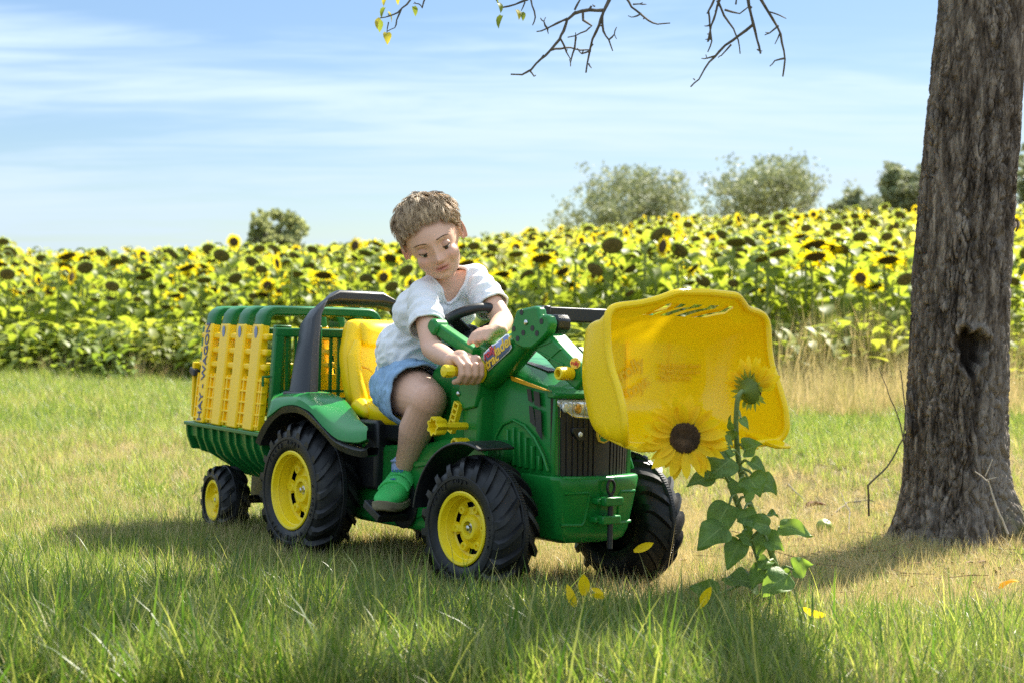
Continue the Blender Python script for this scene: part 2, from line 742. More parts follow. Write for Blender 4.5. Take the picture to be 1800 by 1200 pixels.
MAT['grass'] = leaf_mat('meadow_grass', (.072, .132, .018), (.42, .37, .125), (1.45, 1.7, .9), trans=.44, rough=.45, spec=.4, blade_attr=True)
MAT['straw'] = leaf_mat('dry_grass', (.27, .25, .085), (.58, .46, .25), (1.25, 1.2, 1.0), trans=.32, rough=.6, blade_attr=True)
MAT['field_leaf'] = leaf_mat('sunflower_leaf', (.170, .225, .034), (.40, .375, .066), (1.75, 1.62, .85), trans=.58, rough=.5)
MAT['field_stem'] = leaf_mat('sunflower_stem', (.24, .29, .08), (.40, .38, .14), (1.3, 1.3, 1), trans=.2)
MAT['petal'] = pmat('sunflower_petal', (.90, .60, .012), .5, var=.14, vscale=30, trans=.42, tcol=(1.0, .76, .01), spec=.2)
MAT['seed'] = pmat('seed_disc', (.075, .040, .015), .85, var=.5, vscale=60, bump=.8, bscale=160)
MAT['seed_old'] = pmat('ripe_seed_disc', (.15, .115, .042), .85, var=.4, vscale=40, bump=.8, bscale=120)
MAT['bract'] = pmat('sunflower_bract', (.20, .27, .045), .55, var=.3, vscale=20, trans=.42, tcol=(.5, .58, .07))
MAT['big_leaf'] = pmat('cut_sunflower_leaf', (.115, .200, .045), .5, var=.35, vscale=35, bump=.9, bscale=70, trans=.38, tcol=(.30, .46, .05), spec=.35)
MAT['big_stem'] = pmat('cut_sunflower_stem', (.20, .27, .085), .55, var=.15, vscale=25, bump=.3, bscale=200, trans=.12)
MAT['weed'] = leaf_mat('field_edge_weed', (.13, .19, .035), (.29, .30, .06), (1.9, 1.9, .9), trans=.45)


def soil_mat():
    m, t = new_mat('meadow_soil')
    n, l = t.nodes.new, t.links.new
    o = n('ShaderNodeOutputMaterial')
    b = n('ShaderNodeBsdfPrincipled')
    b.inputs['Roughness'].default_value = .95
    b.inputs['Specular IOR Level'].default_value = .1
    tc = n('ShaderNodeTexCoord')
    n1 = n('ShaderNodeTexNoise')
    n1.inputs['Scale'].default_value = 1.1
    n1.inputs['Detail'].default_value = 8
    n2 = n('ShaderNodeTexNoise')
    n2.inputs['Scale'].default_value = 38
    n2.inputs['Detail'].default_value = 8
    n2.inputs['Roughness'].default_value = .75
    for q in (n1, n2):
        l(tc.outputs['Object'], q.inputs['Vector'])
    r = n('ShaderNodeValToRGB')
    r.color_ramp.elements[0].position = .32
    r.color_ramp.elements[0].color = (.070, .068, .028, 1)
    r.color_ramp.elements[1].position = .72
    r.color_ramp.elements[1].color = (.30, .23, .12, 1)
    e = r.color_ramp.elements.new(.5)
    e.color = (.16, .13, .062, 1)
    ad = n('ShaderNodeMath')
    ad.operation = 'ADD'
    m1 = n('ShaderNodeMath')
    m1.operation = 'MULTIPLY'
    m1.inputs[1].default_value = .5
    m2 = n('ShaderNodeMath')
    m2.operation = 'MULTIPLY'
    m2.inputs[1].default_value = .5
    l(n1.outputs[0], m1.inputs[0])
    l(n2.outputs[0], m2.inputs[0])
    l(m1.outputs[0], ad.inputs[0])
    l(m2.outputs[0], ad.inputs[1])
    l(ad.outputs[0], r.inputs[0])
    l(r.outputs[0], b.inputs['Base Color'])
    bp = n('ShaderNodeBump')
    bp.inputs['Strength'].default_value = .8
    bp.inputs['Distance'].default_value = .02
    l(n2.outputs[0], bp.inputs['Height'])
    l(bp.outputs[0], b.inputs['Normal'])
    l(b.outputs[0], o.inputs['Surface'])
    return m


def axis_pts(lo, hi, fine_lo, fine_hi, step, grow=1.25):
    a = list(np.arange(fine_lo, fine_hi + 1e-6, step))
    s_ = step
    while a[-1] < hi:
        s_ *= grow
        a.append(min(hi, a[-1] + s_))
    s_ = step
    while a[0] > lo:
        s_ *= grow
        a.insert(0, max(lo, a[0] - s_))
    return np.array(a)


gxs = axis_pts(-400, 400, -4, 5, .12)
gys = axis_pts(-60, 900, 1.5, 9, .12, 1.12)
GXX, GYY = np.meshgrid(gxs, gys)
GZZ = gz(GXX, GYY)
m = MB()
m.v = [tuple(p) for p in np.stack([GXX.ravel(), GYY.ravel(), GZZ.ravel()], 1)]
nx_ = len(gxs)
m.f = [(j * nx_ + i, j * nx_ + i + 1, (j + 1) * nx_ + i + 1, (j + 1) * nx_ + i) for j in range(len(gys) - 1) for i in range(nx_ - 1)]
ground = m.build('ground', soil_mat(), fix=False, sharp=0)
tag(ground, 'meadow ground rising into the sunflower field', kind='structure')


# ================================================================== instanced ground cover
def scatter(name, proto, pts, rots, scales, tints, label):
    me = bpy.data.meshes.new(name)
    me.from_pydata([tuple(p) for p in pts], [], [])
    for nm, tp, dat in (('rot', 'FLOAT_VECTOR', rots), ('scl', 'FLOAT_VECTOR', scales)):
        a = me.attributes.new(nm, tp, 'POINT')
        a.data.foreach_set('vector', np.asarray(dat, np.float32).ravel())
    a = me.attributes.new('tint', 'FLOAT', 'POINT')
    a.data.foreach_set('value', np.asarray(tints, np.float32))
    o = bpy.data.objects.new(name, me)
    col.objects.link(o)
    ng = bpy.data.node_groups.new(name + '_nodes', 'GeometryNodeTree')
    ng.interface.new_socket('Geometry', in_out='INPUT', socket_type='NodeSocketGeometry')
    ng.interface.new_socket('Geometry', in_out='OUTPUT', socket_type='NodeSocketGeometry')
    n, l = ng.nodes.new, ng.links.new
    gi, go = n('NodeGroupInput'), n('NodeGroupOutput')
    ip = n('GeometryNodeInstanceOnPoints')
    oi = n('GeometryNodeObjectInfo')
    oi.inputs['Object'].default_value = proto
    oi.inputs['As Instance'].default_value = True
    ar = n('GeometryNodeInputNamedAttribute')
    ar.data_type = 'FLOAT_VECTOR'
    ar.inputs['Name'].default_value = 'rot'
    as_ = n('GeometryNodeInputNamedAttribute')
    as_.data_type = 'FLOAT_VECTOR'
    as_.inputs['Name'].default_value = 'scl'
    l(gi.outputs[0], ip.inputs['Points'])
    l(oi.outputs['Geometry'], ip.inputs['Instance'])
    l(ar.outputs['Attribute'], ip.inputs['Rotation'])
    l(as_.outputs['Attribute'], ip.inputs['Scale'])
    l(ip.outputs[0], go.inputs[0])
    md = o.modifiers.new('scatter', 'NODES')
    md.node_group = ng
    tag(o, label, kind='stuff')
    return o


def blade(m, p, h, w, az, lean, bend, segs=4, twist=0.0):
    """one grass blade: a thin folded strip that tapers"""
    d = Vector((math.cos(az), math.sin(az), 0))
    s_ = Vector((-math.sin(az + twist), math.cos(az + twist), 0))
    vs, fs = [], []
    a = lean
    q = Vector(p)
    for i in range(segs + 1):
        t = i / segs
        ww = w * (1 - t ** 1.6) * .5
        if i == segs:
            vs.append(q)
        else:
            vs += [q - s_ * ww, q + s_ * ww]
        q = q + (d * math.sin(a) + Vector((0, 0, 1)) * math.cos(a)) * (h / segs)
        a += bend / segs
    for i in range(segs - 1):
        fs.append((2 * i, 2 * i + 1, 2 * i + 3, 2 * i + 2))
    fs.append((2 * segs - 2, 2 * segs - 1, 2 * segs))
    m.add(vs, fs)


def tuft(name, n, rad, h, w, lean, bend, mat, pos_, label, hv=.35, segs=4):
    m = MB()
    age = []
    for k in range(n):
        n0_ = len(m.v)
        a = random.uniform(0, 2 * PI)
        r = rad * math.sqrt(random.random())
        az = a + random.gauss(0, .9)
        hh = h * random.uniform(1 - hv, 1 + hv)
        blade(m, (r * math.cos(a), r * math.sin(a), -.004), hh, w * random.uniform(.7, 1.3), az, abs(random.gauss(0, lean)), random.uniform(.1, 1) * bend, segs, random.uniform(-.6, .6))
        g_ = random.uniform(.05, .50) if random.random() < .84 else random.uniform(.8, 1.3)
        age += [g_] * (len(m.v) - n0_)
    o = m.build(name, mat, sharp=0, fix=False)
    at_ = o.data.attributes.new('blade_age', 'FLOAT', 'POINT')
    at_.data.foreach_set('value', age)
    o.location = (pos_[0], pos_[1], gzf(*pos_))
    tag(o, label, kind='stuff')
    return o


PG = [tuft('grass_tuft', 34, .055, .115, .0042, .42, 1.3, MAT['grass'], (-.35, 2.95), 'tuft of long green grass in front of the tractor'),
      tuft('grass_tuft', 46, .060, .075, .0036, .60, 1.6, MAT['grass'], (.25, 3.05), 'tuft of short green grass in front of the tractor'),
      tuft('grass_tuft', 12, .050, .160, .0052, .55, 2.0, MAT['grass'], (.55, 2.85), 'tuft of tall arching grass blades in front of the tractor')]
PS = [tuft('dry_grass_tuft', 40, .065, .060, .0024, .85, 1.2, MAT['straw'], (.95, 3.75), 'tuft of short dry grass beside the cut sunflowers'),
      tuft('dry_grass_tuft', 24, .080, .085, .0022, 1.15, .5, MAT['straw'], (1.05, 4.05), 'tuft of flattened straw near the tree'),
      tuft('dry_grass_tuft', 9, .035, .20, .0020, .22, .5, MAT['straw'], (1.25, 3.7), 'few upright dry grass stalks near the tree')]
PT = tuft('tall_grass_tuft', 42, .11, .42, .0055, .16, .7, MAT['straw'], (2.3, 11.6), 'clump of tall dry grass at the edge of the sunflower field', segs=5)
PW = None


def in_view(x, y, mg=.0):
    return np.abs(x) < (.330 * y + .25 + mg)


def wheelmask(x, y):
    """1 under the tyres"""
    r = np.zeros_like(x)
    for lx, ly, rr in ((0, -.2115, .10), (0, .2115, .10), (WBX, -.2115, .095), (WBX, .2115, .095)):
        p = OT + MT @ np.array([lx, ly, 0])
        d = np.stack([x - p[0], y - p[1]], 1)
        a = d @ MT[:2, 0]
        b_ = d @ MT[:2, 1]
        r = np.maximum(r, ((np.abs(a) < rr * .75) & (np.abs(b_) < .052)).astype(float))
    return r


WBX = .726


def noise2(x, y, sc, off=0.0):
    return np.array([mnoise.noise(Vector((a * sc + off, b_ * sc - off, off))) for a, b_ in zip(x, y)])


def dryness(x, y):
    """0 green meadow, 1 straw"""
    d = .43 + .42 * noise2(x, y, .55, 3.1) + .30 * noise2(x, y, 1.9, 8.0)
    near_tree = np.exp(-(((x - 1.0) / .95) ** 2 + ((y - 4.15) / .75) ** 2))
    under = np.exp(-(((x - .25) / .7) ** 2 + ((y - 3.95) / .55) ** 2))
    band = np.exp(-((y - 6.0 + .2 * x) / 1.3) ** 2) * .36 * (.45 + .55 * sstep(-1.2, .6, x))
    d = d + .85 * near_tree + .50 * under + band
    d = d - .30 * sstep(3.55, 2.9, y)
    d = d - .25 * sstep(-.2, -1.0, x) * sstep(4.6, 3.6, y)
    d = d - .12 * sstep(7.0, 9.0, y)
    return np.clip(d, .12, 1)


def make_points(n, y0, y1, pw=1.0):
    u = rng.random(n)
    y = np.sqrt(y0 ** 2 + u * (y1 ** 2 - y0 ** 2))
    x = (rng.random(n) * 2 - 1) * (.335 * y + .75)
    return x, y


groups = {i: [[], [], [], []] for i in range(7)}


def put(i, x, y, sc, tint, lean=.12, dz_=0.0):
    n = len(x)
    g = groups[i]
    g[0].append(np.stack([x, y, gz(x, y) + dz_], 1))
    g[1].append(np.stack([rng.normal(0, lean, n), rng.normal(0, lean, n), rng.random(n) * 6.283], 1))
    hs = sc * rng.uniform(.75, 1.3, n)
    g[2].append(np.stack([sc, sc, hs], 1))
    g[3].append(np.clip(tint, 0, 1))


for (n_, y0, y1, gs) in ((7200, 2.3, 3.5, 1.0), (9000, 3.5, 5.2, 1.0), (13500, 5.2, 9.0, 1.15), (14500, 9.0, 17.0, 1.45)):
    x, y = make_points(n_, y0, y1)
    keep = (y < edge_y(x) + .6) & (wheelmask(x, y) < .5)
    x, y = x[keep], y[keep]
    dr = dryness(x, y)
    u = rng.random(len(x))
    isdry = u < dr * .85
    v = rng.random(len(x))
    # height fades in the trampled band around the tractor, taller close to the camera
    hm = np.interp(y, [2.3, 3.0, 3.6, 4.3, 5.5, 9, 17], [.92, .82, .58, .48, .48, .60, .75])
    hm = hm * (1 - .35 * np.clip(dr - .4, 0, 1))
    ntree = np.exp(-(((x - 1.15) / .85) ** 2 + ((y - 4.2) / .75) ** 2))
    hm = hm * (1 - .58 * ntree)
    hm = hm * (1 - .75 * np.exp(-(((x - .865) / .10) ** 2 + ((y - 4.40) / .22) ** 2)))
    gtint = .10 + .55 * dr * rng.random(len(x)) + .12 * rng.random(len(x))
    s_ = ~isdry
    for i, (lo, hi) in enumerate(((0, .46), (.46, .90), (.90, 1.0))):
        k = s_ & (v >= lo) & (v < hi)
        if i == 2:
            k = k & ((y < 3.5) | (rng.random(len(x)) < .4))
        put(i, x[k], y[k], hm[k] * gs, gtint[k])
    v = np.clip(v + .25 * ntree * (v < .5), 0, 1)
    for i, (lo, hi) in enumerate(((0, .50), (.50, .97), (.97, 1.0))):
        k = isdry & (v >= lo) & (v < hi)
        put(3 + i, x[k], y[k], np.maximum(hm[k], .62 - .36 * ntree[k]) * gs, .20 + .80 * rng.random(k.sum()), lean=.2)
# a finer undergrowth between the tufts close by
x, y = make_points(9500, 2.3, 5.0)
keep = (wheelmask(x, y) < .5)
x, y = x[keep], y[keep]
dr = dryness(x, y)
k = rng.random(len(x)) < .25 + .6 * dr
put(4, x[k], y[k], np.full(k.sum(), .55), .2 + .8 * rng.random(k.sum()), lean=.25)
put(1, x[~k], y[~k], np.full((~k).sum(), .55), .05 + .4 * dr[~k] * rng.random((~k).sum()))
# tall dry clumps along the edge of the field, mostly to the right
x = rng.uniform(-6.5, 6.5, 1500)
y = edge_y(x) + rng.normal(-.35, .45, 1500)
k = (rng.random(1500) < np.where((x > 1.0), .50, .10)) & in_view(x, y, 1.0)
x, y = x[k], y[k]
put(6, x, y, rng.uniform(.45, 1.15, len(x)) * np.where(x > 1.5, 1.20, .70), rng.random(len(x)) * .6, lean=.14)
x = rng.uniform(.9, 4.0, 260)
y = 9.0 + rng.random(260) * 2.2
put(6, x, y, rng.uniform(.35, .70, len(x)), rng.random(len(x)), lean=.12)

protos = PG + PS + [PT]
names = ['meadow_grass'] * 3 + ['straw'] * 3 + ['tall_grass']
labs = ['long green meadow grass all over the foreground', 'short green meadow grass between the longer blades', 'scattered arching grass blades above the meadow',
        'short dry grass around the tractor and the tree', 'flattened straw lying on the ground around the tree', 'upright dry stalks scattered through the meadow', 'tall dry grass along the edge of the sunflower field']
for i in range(7):
    g = [np.concatenate(q) for q in groups[i]]
    scatter(names[i], protos[i], g[0], g[1], g[2], g[3], labs[i])

# ================================================================== SUNFLOWER FIELD
def leaf_mesh_into(m, base, d, L, W, droop, cup=.25, curl=.0, rows=4):
    """heart shaped leaf with midrib fold, drooping along its length"""
    d = Vector(d).normalized()
    side = d.cross(Vector((0, 0, 1)))
    if side.length < 1e-3:
        side = Vector((1, 0, 0))
    side.normalize()
    upv = side.cross(d)
    prof = [(0, .0), (.06, .62), (.22, 1.0), (.45, .92), (.72, .55), (1.0, .0)] if rows == 4 else [(0, .30), (.3, 1.0), (.65, .6), (1.0, 0)]
    q = Vector(base)
    dd = d.copy()
    o = len(m.v)
    vs, fs = [], []
    last = 0
    for i, (t, w) in enumerate(prof):
        if i:
            dd = (dd * math.cos(droop * (t - last)) - upv * math.sin(droop * (t - last)))
            dd = (d * math.cos(droop * t) - upv * math.sin(droop * t)).normalized()
            q = q + dd * L * (t - last)
        nn = side.cross(dd).normalized()
        back = -dd * (L * .10 * (1 if i == 1 else 0))
        ww = W * .5 * w
        vs += [q - side * ww + nn * cup * ww + back, q, q + side * ww + nn * (cup + curl) * ww + back]
        last = t
    for i in range(len(prof) - 1):
        fs += [(3 * i, 3 * i + 1, 3 * i + 4, 3 * i + 3), (3 * i + 1, 3 * i + 2, 3 * i + 5, 3 * i + 4)]
    m.add(vs, fs)


def head_frame(nod, az):
    """facing direction of a flower head"""
    f_ = Vector((math.cos(az) * math.cos(nod), math.sin(az) * math.cos(nod), math.sin(nod)))
    u = f_.cross(Vector((0, 0, 1)))
    u.normalize()
    w = u.cross(f_)
    return f_, u, w


def field_head(c, face, R0, petals, seed=0):
    """returns mesh builders: disc, back with bracts, petals"""
    f_, u, w = face
    c = Vector(c)
    disc, back, pet = MB(), MB(), MB()
    n = 18
    rings = []
    for r, h in ((1.0, 0), (.75, .10), (.4, .13), (.02, .10)):
        rings.append([c + (u * math.cos(2 * PI * k / n) + w * math.sin(2 * PI * k / n)) * R0 * r + f_ * R0 * h for k in range(n)])
    disc.loft(rings, close=True, cap1=True)
    rings = []
    for r, h in ((1.0, 0), (1.08, -.12), (.8, -.38), (.3, -.52), (.15, -.62)):
        rings.append([c + (u * math.cos(2 * PI * k / n) + w * math.sin(2 * PI * k / n)) * R0 * r + f_ * R0 * h for k in range(n)])
    back.loft(rings, close=True, cap1=True)
    for k in range(16):
        a = 2 * PI * k / 16 + random.uniform(-.1, .1)
        rd = u * math.cos(a) + w * math.sin(a)
        tg = -u * math.sin(a) + w * math.cos(a)
        b0 = c + rd * R0 * .98 - f_ * R0 * .12
        L = R0 * random.uniform(.45, .75)
        t = b0 + rd * L + f_ * R0 * random.uniform(-.25, .25)
        back.add([b0 - tg * R0 * .17, b0 + tg * R0 * .17, t], [(0, 1, 2)])
    if petals:
        for k in range(26):
            a = 2 * PI * k / 26 + random.uniform(-.08, .08)
            if petals < 1 and random.random() > petals:
                continue
            rd = u * math.cos(a) + w * math.sin(a)
            tg = -u * math.sin(a) + w * math.cos(a)
            L = R0 * random.uniform(.75, 1.15)
            wv = R0 * .19
            fl = random.uniform(-.25, .45)
            b0 = c + rd * R0 * .95
            p1 = b0 + rd * L * .45 + f_ * R0 * (.10 + .2 * fl)
            t = b0 + rd * L + f_ * R0 * fl
            pet.add([b0 - tg * wv * .5, b0 + tg * wv * .5, p1 - tg * wv, p1 + tg * wv, t], [(0, 1, 3, 2), (2, 3, 4)])
    return disc, back, pet


def plant_meshes(h, kind, nleaf=15, seed=0, az=None, nod=None):
    """stem, list of single leaves, head builders"""
    random.seed(seed)
    lean = random.uniform(-.10, .10)
    az = -PI / 2 + random.uniform(-1.0, .5) if az is None else az
    nod = random.uniform(-1.2, -.75) if nod is None else nod
    pts = [(lean * t * t * h * .5, random.uniform(-.012, .012), h * t) for t in np.linspace(0, 1, 7)]
    top = Vector(pts[-1])
    face = head_frame(nod, az)
    hv = Vector((math.cos(az), math.sin(az), 0))
    neck = [top + hv * .03 + Vector((0, 0, .035)), top + hv * .075 + Vector((0, 0, .035)), top + hv * .105 + Vector((0, 0, .010))]
    hc = neck[-1] + face[0] * .045
    st = MB()
    st.tube([Vector(p) for p in pts] + neck, [.014, .0135, .013, .012, .011, .010, .010, .010, .011, .014], 6)
    leaves = []
    for k in range(nleaf):
        t = .14 + .88 * (k + random.random() * .5) / nleaf
        a = k * 2.4 + random.uniform(-.4, .4)
        b0 = Vector((lean * t * t * h * .5, 0, h * t))
        d = Vector((math.cos(a), math.sin(a), random.uniform(.15, .75)))
        pl_ = random.uniform(.05, .12)
        tip = b0 + d.normalized() * pl_
        L = random.uniform(.13, .22) * (.75 + .5 * math.sin(PI * min(1, t + .12)))
        m_ = MB()
        s_ = d.cross(Vector((0, 0, 1))).normalized() * .003
        m_.add([b0 - s_, b0 + s_, tip + s_, tip - s_], [(0, 1, 2, 3)])
        leaf_mesh_into(m_, tip, (d.x, d.y, random.uniform(-.25, .35)), L, L * random.uniform(.75, .95), random.uniform(.5, 1.5), cup=random.uniform(.05, .4))
        leaves.append(m_)
    R0 = random.uniform(.052, .078) if kind != 'bloom' else random.uniform(.040, .052)
    hd = field_head(hc, face, R0, {'seed': 0, 'fading': .55, 'bloom': 1}[kind])
    return st, leaves, hd


PROTO = []
KINDS = ['seed', 'bloom', 'fading', 'seed', 'fading', 'bloom', 'seed', 'seed']
for i, kd in enumerate(KINDS):
    fac = {'bloom': (-PI / 2 + [.55, -.5][i // 3 % 2], -.2)}.get(kd, (None, None))
    h = [1.02, 1.0, 1.05, 1.08, .98, 1.06, 1.0, 1.04][i]
    PROTO.append((kd, plant_meshes(h, kd, 20, 100 + i, *fac)))
random.seed(11)
LABEL = {'seed': 'tall field sunflower with a drooping dark seed head and no petals', 'bloom': 'field sunflower in full bloom with a ring of yellow petals', 'fading': 'field sunflower with half its yellow petals left around a dark head'}
PM = []
for kd, (st, lv, (disc, back, pet)) in PROTO:
    big = MB()
    for q in lv:
        big.add(q.v, q.f)
    d = {'kind': kd, 'stem': st.mesh('stem', fix=False), 'foliage': big.mesh('foliage', sharp=0, fix=False), 'leaf': [q.mesh('leaf', sharp=0, fix=False) for q in lv],
         'disc': disc.mesh('seed_disc', fix=False), 'back': back.mesh('flower_head', sharp=0, fix=False), 'pet': pet.mesh('petals', sharp=0, fix=False) if pet.f else None}
    for k_, mm_ in (('stem', 'field_stem'), ('foliage', 'field_leaf'), ('disc', 'seed' if kd != 'seed' else 'seed_old'), ('back', 'bract'), ('pet', 'petal')):
        if d[k_] is not None:
            d[k_].materials.append(MAT[mm_])
    for q in d['leaf']:
        q.materials.append(MAT['field_leaf'])
    PM.append(d)

# rows of plants from the near edge to the crest
spots = []
row = 0
s_d = .15
while s_d < 40:
    step = .26 if s_d < 3 else .32
    xs_r = np.arange(-15, 17, step)
    for x in xs_r:
        xx_ = x + random.gauss(0, .08)
        yy_ = edge_y(xx_) + s_d + random.gauss(0, .17)
        if yy_ > 6 and abs(xx_) < .335 * yy_ + 1.1:
            spots.append((xx_, yy_, s_d))
    s_d += (.48 if s_d < 4 else .62 if s_d < 14 else .85)
spots.sort(key=lambda p: p[1] + .46 * p[0])
NEAR = 296


def pick():
    r = random.random()
    return random.choice((0, 3, 6, 7)) if r < .66 else random.choice((2, 4)) if r < .86 else random.choice((1, 5))


def put_plant(x, y, i, sc, rz, full, label=None, group=None, tilt=0):
    d = PM[i]
    r = thing('sunflower_plant', label or LABEL[d['kind']], 'sunflower', None, group or {'seed': 'field sunflowers gone to seed', 'bloom': 'field sunflowers in bloom', 'fading': 'field sunflowers losing petals'}[d['kind']])
    r.location = (x, y, gzf(x, y) - .01)
    r.rotation_euler = (tilt, 0, rz)
    r.scale = (sc, sc, sc)

    def ch(nm, me, p):
        o = bpy.data.objects.new(nm, me)
        col.objects.link(o)
        o.parent = p
        return o
    ch('stem', d['stem'], r)
    if full:
        for q in d['leaf']:
            ch('leaf', q, r)
    else:
        fo_ = ch('foliage', d['foliage'], r)
    hd_ = ch('flower_head', d['back'], r)
    ch('seed_disc', d['disc'], hd_)
    if d['pet'] is not None:
        ch('petals', d['pet'], hd_)
    return r


ZONES = [(-99, -640, 'near the far left end'), (-640, -380, 'behind the hay wagon'), (-380, -150, 'between wagon and boy'), (-150, 30, 'behind the boy'),
         (30, 200, 'behind the loader arm'), (200, 470, 'above the bucket'), (470, 700, 'between bucket and tree trunk'), (700, 999, 'beside the tree trunk')]


def zone_label(kind, x, y, s_d):
    a = x / y * FPX
    z = next((q[2] for q in ZONES if q[0] <= a < q[1]), ZONES[0][2])
    row_ = 'front row' if s_d < .5 else 'second row' if s_d < 1.0 else 'third row' if s_d < 1.5 else 'fourth row' if s_d < 2 else 'farther rows'
    look = {'seed': 'sunflower with drooping dark seed head', 'bloom': 'sunflower in yellow bloom', 'fading': 'sunflower losing its petals'}[kind]
    return '%s in the %s %s' % (look, row_, z), '%s, %s, %s' % (look, row_, z)


inst = {i: [[], [], [], []] for i in range(len(PM))}
# a few singled out in the photograph
SPECIAL = [((470, 497), 14.85, 1, 'full round sunflower in bloom standing just left above the black roll bar', 1.03),
           ((1304, 487), 12.95, 0, 'sunflower with the largest dark drooping head, just above the yellow loader bucket', 1.0),
           ((395, 499), 15.05, 3, 'sunflower with a big dark seed head above the front of the hay wagon', 1.0)]
for (px, py), Y, i, lab, sc in SPECIAL:
    p = at(px, py, Y)
    hh = PROTO[i][1][0].v
    top = max(v[2] for v in hh)
    scl = (p[2] - gzf(p[0], p[1])) / top * 1.02
    o = put_plant(p[0], p[1] + .1, i, scl, -.50 if i == 1 else 0.0, True, lab, 'singled out field sunflowers')
cnt = 0
hgt = {}
for (x, y, s_d) in spots:
    i = pick()
    sc = random.uniform(.74, 1.18) * (1 + .16 * mnoise.noise(Vector((x * .35, y * .35, 4)))) * (1.0 if s_d > .5 else .92)
    rz = random.gauss(0, .55)
    if cnt < NEAR and abs(x) < .325 * y:
        put_plant(x, y, i, sc, rz, cnt < 46, *zone_label(PM[i]['kind'], x, y, s_d))
        cnt += 1
    else:
        g = inst[i]
        g[0].append((x, y, gzf(x, y) - .01))
        g[1].append((random.gauss(0, .04), random.gauss(0, .04), rz))
        g[2].append((sc, sc, sc))
        g[3].append(random.uniform(.15, .85))
# remaining plants: one mass, instancing the parts of plants that stand in the near rows
first = {}
for o in list(bpy.data.objects):
    if o.type == 'MESH' and o.data and o.parent and o.parent.name.startswith('sunflower_plant'):
        first.setdefault(o.data.name, o)
    if o.type == 'MESH' and o.parent and o.parent.parent and o.parent.parent.name.startswith('sunflower_plant'):
        first.setdefault(o.data.name, o)
for i, d in enumerate(PM):
    g = inst[i]
    for part in ('stem', 'foliage', 'back', 'disc', 'pet'):
        if d[part] is None or d[part].name not in first:
            continue
        scatter('sunflower_field', first[d[part].name], g[0], g[1], g[2], g[3], 'sunflowers filling the hillside behind the front rows')

# leafy weeds under the front rows
m = MB()
random.seed(5)
for k in range(46):
    a = random.uniform(0, 2 * PI)
    r = .22 * math.sqrt(random.random())
    b0 = Vector((r * math.cos(a), r * math.sin(a), random.uniform(.03, .42)))
    L = random.uniform(.07, .15)
    leaf_mesh_into(m, b0, (math.cos(a + random.gauss(0, .6)), math.sin(a + random.gauss(0, .6)), random.uniform(-.1, .8)), L, L * .62, random.uniform(.3, 1.3), cup=.2, rows=3)
    if k % 3 == 0:
        m.tube([(b0.x * .4, b0.y * .4, 0), b0], .003, 4)
PWD = m.build('weed_clump', MAT['weed'], sharp=0, fix=False)
PWD.location = (-1.2, edge_y(-1.2) - .1, gzf(-1.2, edge_y(-1.2) - .1))
tag(PWD, 'leafy weed clump at the foot of the sunflowers', kind='stuff')
x = rng.uniform(-7, 6, 900)
y = edge_y(x) + rng.normal(.25, .50, 900)
k = in_view(x, y, .5)
x, y = x[k], y[k]
sc = rng.uniform(.6, 1.3, len(x))
scatter('field_edge_weeds', PWD, np.stack([x, y, gz(x, y)], 1), np.stack([np.zeros(len(x)), np.zeros(len(x)), rng.random(len(x)) * 6.28], 1), np.stack([sc, sc, sc], 1), rng.random(len(x)), 'leafy weeds growing under the front rows of sunflowers')
# ================================================================== TOY TRACTOR
T = thing('toy_tractor', 'green ride-on toy tractor with yellow wheels and a raised yellow front loader', 'toy tractor', to_matrix(MT, OT))
WB = 0.726


def ol(pts, y):
    """outline surveyed on the plane y"""
    r = []
    for px, py in pts:
        p = U(px, py, 1, y)
        r.append((p[0], p[2]))
    return r


